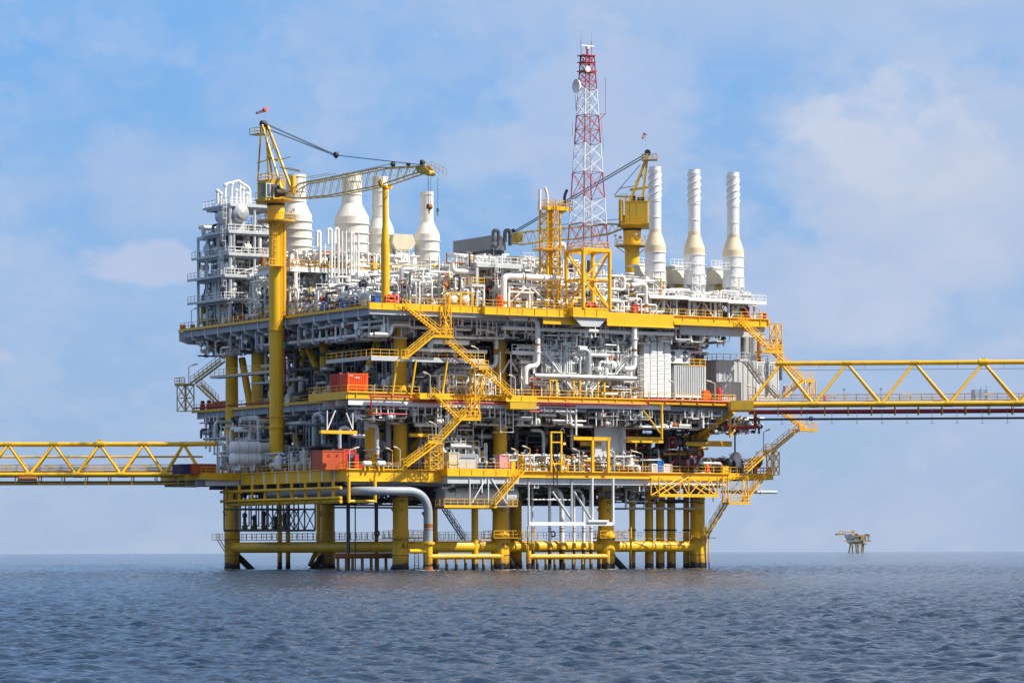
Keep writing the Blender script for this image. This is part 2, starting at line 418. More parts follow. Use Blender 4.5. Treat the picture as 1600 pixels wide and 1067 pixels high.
def solo(name, mb, m, label, cat, base=None, group=None, kind=None, frame=None):
    if base is None:
        a = np.array(mb.v); lo = a.min(0); hi = a.max(0); base = ((lo[0]+hi[0])/2, (lo[1]+hi[1])/2, lo[2])
    me = bpy.data.meshes.new(name)
    me.from_pydata([(v[0]-base[0], v[1]-base[1], v[2]-base[2]) for v in mb.v], [], mb.f)
    me.polygons.foreach_set('use_smooth', mb.sm)
    if isinstance(m, (list, tuple)): me.polygons.foreach_set('material_index', mb.mi)
    for mm in (m if isinstance(m, (list, tuple)) else [m]): me.materials.append(M[mm] if isinstance(mm, str) else mm)
    o = bpy.data.objects.new(name, me); COL.objects.link(o)
    if frame is None: o.location = toworld(base); o.rotation_euler = (0, 0, TH)
    else: o.location = frame[0] @ Vector(base); o.rotation_euler = (0, 0, frame[1])
    if label: o['label'] = label
    if cat: o['category'] = cat
    if group: o['group'] = group
    if kind: o['kind'] = kind
    return o
WF = (Matrix.Identity(4), 0.0)      # world frame
def frame_at(p, ang): return (Matrix.Translation(p) @ Matrix.Rotation(ang, 4, 'Z'), ang)
def text_mesh(txt, size):
    c = bpy.data.curves.new('lettering', 'FONT'); c.body = txt; c.size = size; c.align_x = 'CENTER'; c.extrude = 0.01
    o = bpy.data.objects.new('lettering', c); COL.objects.link(o)
    bpy.context.view_layer.update(); dg = bpy.context.evaluated_depsgraph_get()
    me = bpy.data.meshes.new_from_object(o.evaluated_get(dg)); bpy.data.objects.remove(o); bpy.data.curves.remove(c)
    mb = MB(); mb.add([tuple(v.co) for v in me.vertices], [tuple(p.vertices) for p in me.polygons]); bpy.data.meshes.remove(me)
    return mb
def lettering(txt, size, p, face='front'):
    """mesh text standing on plane v=p[1] (front) or u=p[0] (left), centred on p"""
    t = text_mesh(txt, size); mb = MB()
    vs = [((p[0]+a, p[1]-c, p[2]+b) if face == 'front' else (p[0]-c, p[1]-a, p[2]+b)) for a, b, c in t.v]
    mb.add(vs, t.f); return mb
# ================================================================ sea
def make_sea():
    m = bpy.data.materials.new('sea_water'); m.use_nodes = True; t = m.node_tree
    b = t.nodes['Principled BSDF']
    b.inputs['Base Color'].default_value = (0.010, 0.029, 0.060, 1); b.inputs['Roughness'].default_value = 0.07
    b.inputs['IOR'].default_value = 1.33
    g = N(t, 'ShaderNodeNewGeometry'); hs = None
    for sc_, st, dt in ((0.25, 0.26, 3), (0.8, 0.10, 4), (2.6, 0.055, 6), (8.0, 0.016, 5)):
        mp = N(t, 'ShaderNodeMapping'); mp.inputs['Scale'].default_value = (0.75, 1.3, 1); mp.inputs['Rotation'].default_value = (0, 0, 0.25); LK(t, g.outputs['Position'], mp.inputs[0])
        n = N(t, 'ShaderNodeTexNoise'); n.inputs['Scale'].default_value = sc_; n.inputs['Detail'].default_value = dt; n.inputs['Roughness'].default_value = 0.6
        LK(t, mp.outputs[0], n.inputs['Vector']); h = mathn(t, 'MULTIPLY', n.outputs[0], st)
        hs = h if hs is None else mathn(t, 'ADD', hs, h)
    bp = N(t, 'ShaderNodeBump'); bp.inputs['Strength'].default_value = 1.0; bp.inputs['Distance'].default_value = 1.6
    LK(t, hs, bp.inputs['Height']); LK(t, bp.outputs[0], b.inputs['Normal'])
    rng = np.random.default_rng(4)
    ys = [55.0]
    while ys[-1] < 1000: ys.append(ys[-1] + max(0.15, ys[-1] * 0.0014))
    ys = np.array(ys); nx = 900; s = np.linspace(-1, 1, nx)
    Yg, S = np.meshgrid(ys, s, indexing='ij'); Xg = S * (8 + 0.17 * Yg); Z = np.zeros_like(Xg)
    cell = 2 * (8 + 0.17 * Yg) / nx
    wl = 0.55 * 1.2 ** np.arange(21)
    for lam in wl:
        for _ in range(3):
            a = rng.normal(0.35, 0.6); k = 2*np.pi/lam; kx, ky = k*math.sin(a), k*math.cos(a)
            ph = rng.uniform(0, 2*np.pi); amp = 0.0125 * lam if lam < 1.6 else 0.0125 * 1.6 * (1.6/lam) ** 0.75
            fade = np.clip((lam / np.maximum(cell, 1e-3) - 2.5) / 2.5, 0, 1)
            arg = kx*Xg + ky*Yg + ph + 0.6*np.sin(0.05*Xg + 0.031*Yg + ph)
            Z += amp * fade * (1.27 - 2 * np.abs(np.sin(arg * 0.5)))
    Z *= (0.75 + 0.45*np.sin(0.021*Xg + 1.3)*np.sin(0.013*Yg))
    # the fringe sinks a hair so that the fine grid meets the far sheet
    e = np.clip((1000 - Yg) / 300, 0, 1) * np.clip((1 - np.abs(S)) / 0.08, 0, 1); Z *= e
    nr = len(ys); co = np.stack([Xg, Yg, Z], -1).reshape(-1, 3).astype(np.float32)
    i = np.arange(nr - 1)[:, None] * nx + np.arange(nx - 1)[None, :]
    quads = np.stack([i, i + 1, i + nx + 1, i + nx], -1).reshape(-1, 4)
    # the sheet out to the horizon on all sides
    B = 14000.0
    xl = -(8 + 0.17 * ys); outer = []
    base = len(co)
    ex = []
    for k, yy in enumerate(ys): ex.append((-B, yy, 0)); ex.append((B, yy, 0))
    y0, y1 = ys[0], ys[-1]
    far0 = len(ex)
    ex += [(-B, -3000, 0), (B, -3000, 0), (-B, B, 0), (B, B, 0)]
    co = np.concatenate([co, np.array(ex, np.float32)])
    fl = [list(q) for q in []]
    polys = []
    for k in range(nr - 1):
        polys.append((base + 2*k, k*nx, (k+1)*nx, base + 2*k + 2))
        polys.append((k*nx + nx - 1, base + 2*k + 1, base + 2*k + 3, (k+1)*nx + nx - 1))
    fr = base + far0
    polys.append((fr, fr + 1, base + 1) + tuple(range(nx - 1, -1, -1)) + (base,))
    polys.append((base + 2*(nr-1),) + tuple((nr-1)*nx + j for j in range(nx)) + (base + 2*(nr-1) + 1, fr + 3, fr + 2))
    me = bpy.data.meshes.new('sea'); nq = len(quads)
    loops = np.concatenate([quads.reshape(-1), np.array([v for p in polys for v in p])]).astype(np.int32)
    sizes = np.concatenate([np.full(nq, 4), np.array([len(p) for p in polys])])
    starts = np.concatenate([[0], np.cumsum(sizes)[:-1]]).astype(np.int32)
    me.vertices.add(len(co)); me.vertices.foreach_set('co', co.reshape(-1))
    me.loops.add(len(loops)); me.loops.foreach_set('vertex_index', loops)
    me.polygons.add(len(sizes)); me.polygons.foreach_set('loop_start', starts)
    me.update(calc_edges=True); me.polygons.foreach_set('use_smooth', np.ones(len(sizes), bool)); me.materials.append(m)
    o = bpy.data.objects.new('sea', me); COL.objects.link(o); o['kind'] = 'structure'; o['label'] = 'choppy blue sea under and around the platform'
make_sea()

# ================================================================ the platform itself
VA, VB = 5.0, 60.0
LEGS = [(n, Pz(px, 0, v)[0], v) for n, px, v in (('A1', 625, VA), ('A2', 781, VA), ('A3', 946, VA), ('A4', 1089, VA), ('B1', 362, VB), ('B2', 511, VB), ('B3', 672, VB), ('B4', 804, VB))]
UA = [q[1] for q in LEGS]
T = Thing('oil_platform', 'large yellow and white offshore oil platform standing on eight yellow legs in the sea', 'oil platform', (28, 28, 0))
for nm, u, v in LEGS:
    r = 1.3 if v < 9 else 1.34; zt_ = ZL - 0.5 if nm in ('A3', 'A4') else 41
    mb = MB()
    if nm in ('A2', 'A3'): mb.lathe((u, v, 0), [(1.5, -4), (1.5, 5.6), (1.3, 6.5), (1.12, 6.6), (1.12, 44)][:3] + ([(1.28, 8.0), (1.16, ZL-.5)] if nm == 'A3' else [(1.28, 8.0), (1.16, ZL), (1.12, 25), (1.02, 41)]), 28)
    else: mb.lathe((u, v, 0), [(r, -4), (r, 6.5), (r*0.94, 6.6), (r*0.94, 14), (1.12, 14.4)] + ([] if nm == 'A4' else [(1.12, 27), (1.0, 41)]), 28)
    lg = T.part('leg', mb, 'yel', label='yellow tubular leg marked ' + nm if v < 9 else None)
    T.part('waterline_growth', MB().lathe((u, v, 0), [((1.52 if nm in ('A2','A3') else r+0.02), -4), ((1.53 if nm in ('A2','A3') else r+0.03), 0.55)], 28), 'mar', lg)
    bands = MB()
    for z in (2.4, 5.2, 11.6): bands.ring((u, v, z), (1.52 if nm in ('A2','A3') and z < 6 else r) + 0.01, 0.06, 'z', 24)
    T.part('clamp_band', bands, 'drk', lg)
    an = MB(); an.lathe((u-0.2, v-r-0.15, 9.6), [(0.32, 0), (0.32, 0.3)], 12, 'v'); an.tube([(u-r, v, 9.3), (u-r-0.45, v-0.1, 9.9), (u-r-0.1, v, 9.9)], 0.16, 5)
    T.part('pad_eye', an, 'yel2', lg)
# leg numbers
for nm, u, v in LEGS[:4]:
    T.part('leg_number', lettering(nm, 0.95, (u - 0.25, v - 1.36, 10.7)), 'blk')
for nm, u in (('A1', UA[0]), ('A2', UA[1])):
    T.part('leg_number', lettering(nm, 1.25, (u - 0.05, VA-1.58, 3.45)), 'blk')
fo = MB(); rf = random.Random(5)
for nm, u, v in LEGS + [('', Pz(x_, 0, 7)[0], 7) for x_ in (988, 1014, 1031, 1049, 1072)] + [('', Pz(x_, 0, -5.4)[0], -5.4) for x_ in (668, 783, 826, 949)]:
    r0 = 1.5 if nm else .6
    for k in range(46 if nm else 16):
        a = rf.uniform(0, 6.283); d = r0 + abs(rf.gauss(0, .7)); x, y = u + d*math.cos(a), v + d*math.sin(a); s1, s2 = rf.uniform(.1, .45), rf.uniform(.05, .2); t_ = rf.uniform(0, 3.14)
        fo.prism([(x + s1*math.cos(t_+q)*(1 if i % 2 else .6), y + s1*math.sin(t_+q)*(1 if i % 2 else .6), .07) for i, q in enumerate((0, .9, 1.7, 2.6, 3.5, 4.3, 5.2))], (0, 0, .05))
solo('sea_foam', fo, 'wht', 'scattered white foam flecks around the platform legs at the waterline', 'foam', kind='stuff', base=(0, 0, 0))
# jacket braces
mb = MB(); br = 0.92
for (a, b) in ((0, 1), (1, 2), (2, 3), (4, 5), (5, 6), (6, 7), (0, 4), (3, 7), (1, 5), (2, 6)):
    p, q = LEGS[a], LEGS[b]; mb.tube([(p[1], p[2], 3.75), (q[1], q[2], 3.75)], br, 20)
T.part('horizontal_brace', mb, 'yel')
mb = MB()
for (u, v, du, dv) in ((UA[5], VB, -5, -1), (UA[2], VA, 5.5, 0.5), (UA[1], VA, 5, 1), (UA[7], VB, -5, 0), (UA[4], VB, 4, -3), (UA[0], VA, 1.5, 6)):
    mb.tube([(u, v, 3.2), (u + du*1.3, v + dv*1.3, -3)], 0.55, 12)
T.part('diagonal_brace', mb, 'mar')
# sea walkway
mb = MB(); rl = MB()
def walkway(p, q, w=0.9, z=ZW):
    P, Q = Vector((*p, z)), Vector((*q, z)); d = (Q-P).normalized(); s_ = Vector((-d.y, d.x, 0)) * w / 2
    mb.prism([tuple(P-s_), tuple(Q-s_), tuple(Q+s_), tuple(P+s_)], (0, 0, 0.08))
    rl.rail([tuple(P-s_), tuple(Q-s_)], toe=False, w=0.04); rl.rail([tuple(P+s_), tuple(Q+s_)], toe=False, w=0.04)
walkway((UA[0], VA-.2), (UA[3], VA-.2)); walkway((UA[4]-2.8, VB-.2), (UA[7], VB-.2)); walkway((UA[0]+.1, VA+1), (UA[4]+.1, VB-.6))
ub = UA[4]-2.8; walkway((ub, VB+.9), (ub, VB-2.1), 1.2)
mb.tube([(ub+.2, VB-.6, ZW), (ub+1.6, VB-.6, ZW-2)], 0.08, 5); mb.tube([(ub+.2, VB+.4, ZW), (ub+1.6, VB+.4, ZW-2)], 0.08, 5)
for u in UA[:3]:
    mb.box(u-2.6, u+2.8, VA-2.3, VA+1.2, ZW+0.1, ZW+0.22); rl.rail([(u-2.6, VA+.9, ZW+.2), (u-2.6, VA-2.3, ZW+.2), (u+2.8, VA-2.3, ZW+.2), (u+2.8, VA+.9, ZW+.2)], toe=False)
mb.box(UA[3]-1.5, UA[3]+2.2, VA-2.2, VA+1.2, ZW+0.1, ZW+0.22)
T.part('sea_walkway', mb, 'yel2'); T.part('walkway_railing', rl, 'yrail')
mb = MB()
mb.ladder((UA[0]+1.55, VA-2.35, -0.5), ZW+0.3, (1, 0), cage=False, t=0.07, w=0.75); T.part('boat_ladder', mb, 'yel')
mb = MB(); w_ = VA-2.4
for (u, r_) in ((UA[1]+3.7, .12), (UA[1]+4.9, .12), (UA[2]+3.3, .16), (Pz(1102, 0, VA-2.4)[0], .14), (Pz(1107, 0, VA-2.4)[0], .1)): mb.tube([(u, w_, -1), (u, w_, 7.0)], r_, 6)
T.part('fender_post', mb, 'yrust')

# ---- decks
def deck(name, z, outline_boxes, edge, girders, m_edge='yel'):
    pl = MB()
    for b in outline_boxes: pl.box(b[0], b[1], b[2], b[3], z - b[4], z)
    d = T.part(name, pl, 'flr'); return d
# upper deck
UD = deck('upper_deck', ZU, [(-3.9, 69.2, -1.9, 69.5, 0.25)], None, None)
mb = MB()
mb.box(-4.1, -3.9, -2.0, 70, ZU-0.32, ZU+0.06)                                  # thin left edge
mb.box(-4.0, 69.3, -2.12, -1.9, ZU-1.15, ZU+0.06); mb.box(-4.0, 69.3, -2.4, -2.12, ZU-0.02, ZU+0.06)
mb.box(-4.0, 69.3, -2.35, -2.12, ZU-1.25, ZU-1.15)
mb.box(69.3, 69.5, -2.4, 69.5, ZU-1.15, ZU+0.06)
for k in range(0, 24): mb.box(-3.6 + k*3.1, -3.52 + k*3.1, -2.3, -2.12, ZU-1.15, ZU-0.02)
T.part('edge_beam', mb, 'yel', UD)
mb = MB()
for k in range(15):
    v = 1.5 + k*4.9
    mb.prism([(-3.85, v, ZU-0.3), (3.2, v, ZU-0.3), (3.2, v, ZU-2.5), (-2.2, v, ZU-2.4), (-3.85, v, ZU-1.9)], (0, 0.14, 0))
    mb.prism([(-2.2, v-.2, ZU-2.4), (3.2, v-.2, ZU-2.5), (3.2, v+.3, ZU-2.5), (-2.2, v+.3, ZU-2.4)], (0, 0, 0.08))
T.part('cantilever_bracket', mb, 'gryl', UD)
mb = MB()
for k in range(13): mb.ibeam((-3.6+k*6.05, -1.6, ZU-0.85), (-3.6+k*6.05, 69, ZU-0.85), 1.15, 0.35)
for v in (-1.2, 6, 14, 22, 30, 38, 46, 54, 62): mb.ibeam((-3.6, v, ZU-1.6), (69, v, ZU-1.6), 1.3, 0.4)
T.part('deck_girder', mb, 'gry2', UD)
# balconies on the upper deck's front edge
def balcony(par, px0, px1, z, depth, v0=-2.1, h=1.25, under='gry', uh=1.0, m='yel', zt=None, taper=0):
    u0 = Pz(px0, z, v0 - depth)[0]; u1 = Pz(px1, z, v0 - depth)[0]
    mb = MB(); mb.box(u0, u1, v0-depth, v0-0.35, z-0.12, z+0.05)
    mb.box(u0, u1, v0-depth-0.1, v0-depth, z-h, z+0.06); mb.box(u0, u1, v0-depth-0.26, v0-depth-0.1, z-h-0.08, z-h)
    mb.box(u0-0.1, u0, v0-depth, v0-0.3, z-h, z+0.06); mb.box(u1, u1+0.1, v0-depth, v0-0.3, z-h, z+0.06)
    k = max(1, int((u1-u0)/2.2))
    for i in range(1, k): mb.box(u0+(u1-u0)*i/k-0.04, u0+(u1-u0)*i/k+0.04, v0-depth-0.2, v0-depth-0.1, z-h, z-0.02)
    T.part('balcony', mb, m, par)
    if under:
        ub = MB(); a = taper
        ub.prism([(u0+0.15, v0-depth+0.12, z-h+0.0), (u1-0.15, v0-depth+0.12, z-h), (u1-0.15-a, v0-depth+0.12, z-h-uh), (u0+0.15+a, v0-depth+0.12, z-h-uh)], (0, 0.18, 0))
        ub.box(u0+0.4+a, u0+0.55+a, v0-depth+0.3, v0, z-h-uh, z-h); ub.box(u1-0.55-a, u1-0.4-a, v0-depth+0.3, v0, z-h-uh, z-h)
        T.part('balcony_underframe', ub, under, par)
    return (u0, u1)
balcony(UD, 700, 757, ZU-0.0, 1.6, h=0.95, uh=0.7)
balcony(UD, 757, 893, ZU+0.0, 2.4, h=1.1, uh=0.25)
balcony(UD, 895, 951, ZU+0.3, 3.6, h=1.35, uh=1.5, taper=1.6)
balcony(UD, 577, 696, ZU-0.0, 1.0, h=0.9, uh=0.8)
mb = MB()   # deep yellow girder below the edge from the tank balcony to the mast
a, b = Pz(840, 0, -2.6)[0], Pz(893, 0, -2.6)[0]; mb.box(a, b, -4.3, -4.1, ZU-2.3, ZU-1.1)
a, b = Pz(948, 0, -2.6)[0], Pz(1052, 0, -2.6)[0]; mb.box(a, b, -2.75, -2.55, ZU-2.1, ZU-0.05); mb.box(a, b, -3.0, -2.75, ZU-2.1, ZU-2.0)
a, b = Pz(1052, 0, -2.6)[0], Pz(1172, 0, -2.6)[0]; mb.box(a, b, -2.9, -2.4, ZU-1.5, ZU-0.9)
T.part('front_girder', mb, 'yel', UD)
mb = MB(); a, b = Pz(1060, 0, -1.2)[0], 69.0; mb.box(a, b, -1.7, -1.5, ZU-3.0, ZU-1.2); mb.box(Pz(700, 0, -1.5)[0], Pz(840, 0, -1.5)[0], -1.7, -1.5, ZU-1.9, ZU-1.2)
T.part('grey_girder', mb, 'gry', UD)
rl = MB()
rl.rail([(69.2, 20, ZU), (69.2, -2.2, ZU), (62, -2.2, ZU)]); rl.rail([(60, -2.2, ZU), (Pz(951, 0, -2.2)[0], -2.2, ZU)])
for (p0, p1, dd) in ((757, 893, 2.5), (700, 757, 1.7)):
    u0, u1 = Pz(p0, ZU, -2.1-dd)[0], Pz(p1, ZU, -2.1-dd)[0]; rl.rail([(u0, -2.1-dd, ZU), (u1, -2.1-dd, ZU)])
u0, u1 = Pz(895, ZU, -5.7)[0], Pz(951, ZU, -5.7)[0]; rl.rail([(u0, -2.1, ZU+.3), (u0, -5.7, ZU+.3), (u1, -5.7, ZU+.3), (u1, -2.1, ZU+.3)])
rl.rail([(-4, 69.5, ZU), (-4, -3, ZU), (Pz(618, ZU, -3.1)[0], -3.0, ZU)]); rl.rail([(Pz(640, ZU, -3)[0], -3.0, ZU), (Pz(697, ZU, -3.1)[0], -3.0, ZU)])
T.part('deck_railing', rl, 'yrail', UD)

# middle deck
MD = deck('middle_deck', ZM, [(0.6, 62.6, -1.9, 74, 0.25), (-10.4, 0.6, -1.9, 10.2, 0.2)], None, None)
mb = MB()
mb.box(-10.6, -10.4, -2.0, 10.3, ZM-1.05, ZM+0.06); mb.box(-10.4, -10.2+14, -2.1, -1.9, ZM-1.0, ZM+0.06); mb.box(-10.4, 3.8, -2.35, -2.1, ZM-0.06, ZM+0.06)
mb.box(-10.4, 0.5, 10.2, 10.4, ZM-1.0, ZM+.06)
mb.box(0.4, 0.6, 10.4, 74, ZM-0.35, ZM+0.06)
mb.box(3.8, 62.6, -2.1, -1.9, ZM-0.75, ZM+0.06); mb.box(3.8, 62.6, -2.35, -2.1, ZM-0.06, ZM+0.06); mb.box(3.8, 62.6, -2.3, -2.1, ZM-0.82, ZM-0.75)
mb.box(62.6, 62.8, -2.1, 40, ZM-1.3, ZM+0.06)
for k in range(22): mb.box(-9 + k*3.2, -8.93 + k*3.2, -2.3, -2.1, ZM-0.75, ZM-0.06)
T.part('edge_beam', mb, 'yel', MD)
mb = MB()
for i, (px0, px1) in enumerate(((484, 507), (507, 531), (531, 545))):      # stepped brackets under the side balcony
    pass
for k in range(4):
    v = -1.9 + k*3.9; mb.box(-10.2 + (0 if k < 3 else 2), 3, v, v+0.14, ZM-1.95, ZM-1.05)
mb.box(-10.1, 25, -1.75, -1.6, ZM-1.95, ZM-1.0)
mb.box(25, 50, -1.75, -1.6, ZM-1.6, ZM-0.8)
for k in range(13): mb.box(0.8, 3.2, 14+k*4.6, 14.14+k*4.6, ZM-2.1, ZM-0.3)
T.part('cantilever_bracket', mb, 'gryl', MD)
mb = MB()
for k in range(11): mb.ibeam((1.0+k*6.1, -1.5, ZM-0.85), (1.0+k*6.1, 73, ZM-0.85), 1.15, 0.35)
for v in (-1.0, 6, 14, 22, 30, 38, 46, 54, 62, 70): mb.ibeam((0.8, v, ZM-1.6), (62.4, v, ZM-1.6), 1.3, 0.4)
T.part('deck_girder', mb, 'gry2', MD)
rl = MB()
rl.rail([(0.5, 74, ZM), (0.5, 10.3, ZM), (-10.5, 10.3, ZM), (-10.5, -2.2, ZM), (Pz(655, 0, -2.2)[0], -2.2, ZM)])
rl.rail([(Pz(700, 0, -2.2)[0], -2.2, ZM), (62.7, -2.2, ZM), (62.7, 4, ZM)])
T.part('deck_railing', rl, 'yrail', MD)
balcony(MD, 790, 838, ZM+0.0, 1.7, h=0.9, uh=0.0, under=None)
mb = MB(); u0, u1 = Pz(797, 0, -4)[0], Pz(838, 0, -4)[0]; mb.box(u0, u1, -4.0, -2.6, ZM-2.1, ZM-1.0); T.part('monorail_box', mb, 'yel2', MD)
balcony(MD, 655, 702, ZM, 1.5, h=0.8, uh=0.0, under=None)

# lower deck
LD = deck('lower_deck', ZL, [(-10.3, 61.5, -1.9, 50, 0.25), (-17.0, -10.4, 33.5, 50, 0.25), (61.5, 70.5, -1.5, 12, 0.25)], None, None)
mb = MB()
mb.box(-10.6, -10.3, -2.1, 33.4, ZL-1.75, ZL+0.06)
mb.box(-10.3, Pz(694, 0, -2.1)[0], -2.2, -1.9, ZL-1.75, ZL+0.06); mb.box(-10.6, Pz(694, 0, -2.1)[0], -2.5, -2.2, ZL-0.04, ZL+0.06)
mb.box(-10.6, Pz(694, 0, -2.1)[0], -2.4, -2.2, ZL-1.85, ZL-1.75)
mb.box(-10.85, -10.6, -2.4, 33.4, ZL-0.04, ZL+0.06); mb.box(-10.8, -10.6, -2.3, 33.4, ZL-1.85, ZL-1.75)
a = Pz(694, 0, -2.1)[0]; b = Pz(1018, 0, -2.1)[0]
mb.box(a, b, -2.1, -1.9, ZL-0.9, ZL+0.06); mb.box(a, b, -2.5, -2.1, ZL-0.04, ZL+0.06); mb.box(a, b, -2.4, -2.1, ZL-1.0, ZL-0.9)
mb.box(b, 61.5, -2.1, -1.9, ZL-1.15, ZL+0.06); mb.box(b, 61.5, -2.4, -2.1, ZL-0.04, ZL+0.06)
mb.box(-17.2, -17.0, 33.3, 50, ZL-0.95, ZL+0.06); mb.box(-17.0, -10.85, 33.3, 33.5, ZL-1.0, ZL+0.06)
mb.box(61.5, 70.6, -1.7, -1.5, ZL-.9, ZL+0.06); mb.box(70.5, 70.7, -1.7, 12, ZL-.9, ZL+.06); mb.box(61.5, 61.7, 12, 30, ZL-1.15, ZL+0.06)
T.part('edge_beam', mb, 'yel', LD)
mb = MB()
for k in range(9): mb.box(-10.68, -10.6, 1.6+k*3.95, 2.0+k*3.95, ZL-1.75, ZL-0.06)
mb.box(a, b, -1.75, -1.55, ZL-2.0, ZL-1.0); mb.box(b, 61, -1.75, -1.55, ZL-1.9, ZL-1.15)
for k in range(5): mb.box(-16.8, -10.7, 34+k*3.8, 34.14+k*3.8, ZL-1.9, ZL-0.3)
T.part('stiffener', mb, 'gryl', LD)
mb = MB()
for k in range(12): mb.ibeam((-10.0+k*6.4, -1.4, ZL-0.95), (-10.0+k*6.4, 50, ZL-0.95), 1.35, 0.35)
for v in (-0.8, 6, 14, 22, 30, 38, 46): mb.ibeam((-10.2, v, ZL-1.7), (61.4, v, ZL-1.7), 1.3, 0.4)
T.part('deck_girder', mb, 'gry2', LD)
rl = MB()
rl.rail([(-17.1, 50, ZL), (-17.1, 33.4, ZL), (-10.5, 33.4, ZL), (-10.5, -2.2, ZL), (Pz(622, 0, -2.2)[0], -2.2, ZL)])
rl.rail([(Pz(640, 0, -2.2)[0], -2.2, ZL), (Pz(694, 0, -2.2)[0], -2.2, ZL)])
rl.rail([(Pz(815, 0, -2.2)[0], -2.2, ZL), (61.6, -2.2, ZL)]); rl.rail([(61.6, -1.6, ZL), (70.6, -1.6, ZL), (70.6, 12, ZL)])
T.part('deck_railing', rl, 'yrail', LD)
u0, u1 = balcony(LD, 698, 812, ZL+0.15, 2.2, h=1.0, uh=1.2)
rl = MB(); rl.rail([(u0, -2.2, ZL+.15), (u0, -4.3, ZL+.15), (u1-1, -4.3, ZL+.15)]); T.part('balcony_railing', rl, 'yrail', LD)

# intermediate walkway level between middle and upper deck (grey edge)
ID = MB(); rl = MB()
c0 = L(510, 570, -6.5); z = ZI
ID.box(-6.5, -4.5, -2.0, c0[1], z-0.25, z); ID.box(-6.6, -6.5, -2.1, c0[1], z-0.5, z+0.05)
e = Pz(757, 0, -2.6)[0]
ID.box(-6.5, e, -2.6, 0.5, z-0.25, z); ID.box(-6.6, e, -2.75, -2.6, z-0.65, z+0.05)
rl.rail([(-4.6, c0[1], z), (-6.5, c0[1], z), (-6.5, -2.6, z), (Pz(622, 0, -2.6)[0], -2.6, z)]); rl.rail([(Pz(640, 0, -2.6)[0], -2.6, z), (e, -2.6, z)])
IDo = T.part('intermediate_walkway', ID, 'gry'); T.part('walkway_railing', rl, 'yrail', IDo)
ID = MB(); rl = MB()   # grey side platforms at the far left between pedestal and legs
ID.box(-3, -1, 36, 60, 32.6, 32.9); ID.box(-2.5, 0, 30, 46, 31.0, 31.25); rl.rail([(-3, 60, 32.9), (-3, 36, 32.9), (-1, 36, 32.9)])
o = T.part('side_walkway', ID, 'gry'); T.part('walkway_railing', rl, 'yrail', o)

# deck legs diagonals between the decks
mb = MB()
a0, a1 = UA[0], UA[1]; c2, c3 = Pz(946, 0, 12)[0], Pz(1089, 0, 12)[0]
for (x0, y0, x1, y1) in ((452, 660, 481, 735), (542, 656, 508, 735), (545, 656, 578, 735), (607, 650, 585, 733), (476, 545, 450, 640), (482, 545, 520, 632), (590, 535, 560, 618), (378, 560, 392, 640)):
    mb.tube([L(x0, y0, a0), L(x1, y1, a0)], 0.62, 14)
for (u0, v0, u1, v1, z0, z1) in ((a1, 7, a1-9, 7, ZL, ZM-2), (a0, 7, a0+9, 7, ZL, ZM-2),
        (a1, 12, a1+10, 12, ZL, ZM-2), (c2, 12, c2-9, 12, ZL, ZM-2), (c2, 13, c2+9, 13, ZL, ZM-2), (c3, 13, c3-9, 13, ZL, ZM-2)):
    mb.tube([(u0, v0, z0), (u1, v1, z1)], 0.62, 14)
mb.tube([Lz(405, ZL, a0), Lz(405, ZU-2, a0)], 1.35, 20); mb.tube([Lz(507, ZM, a0), Lz(507, ZU-2, a0)], .8, 18)
for u, v in ((a1, 32), (c2, 32), (c3, 32), (c2, 12), (c3, 12)): mb.tube([(u, v, ZL), (u, v, ZU-2)], 0.95, 18)
mb.tube([(UA[3], 5, 20), (66, 8, 25)], 0.55, 12); mb.tube([(UA[3], 4, 22.5), (63, -1, 26)], 0.5, 12)
T.part('deck_brace', mb, 'yel')
# ================================================================ helpers for points on a vertical plane through a world point
def PLN(px, py, o, d):
    rx, rz = ray(px, py)
    t = (rx * o[1] - o[0]) / (d[0] - rx * d[1]); y = o[1] + t * d[1]
    return (o[0] + t * d[0], y, CAMH + rz * y)
def off(p, d, k, dz=0): return (p[0] + d[0]*k, p[1] + d[1]*k, p[2] + dz)

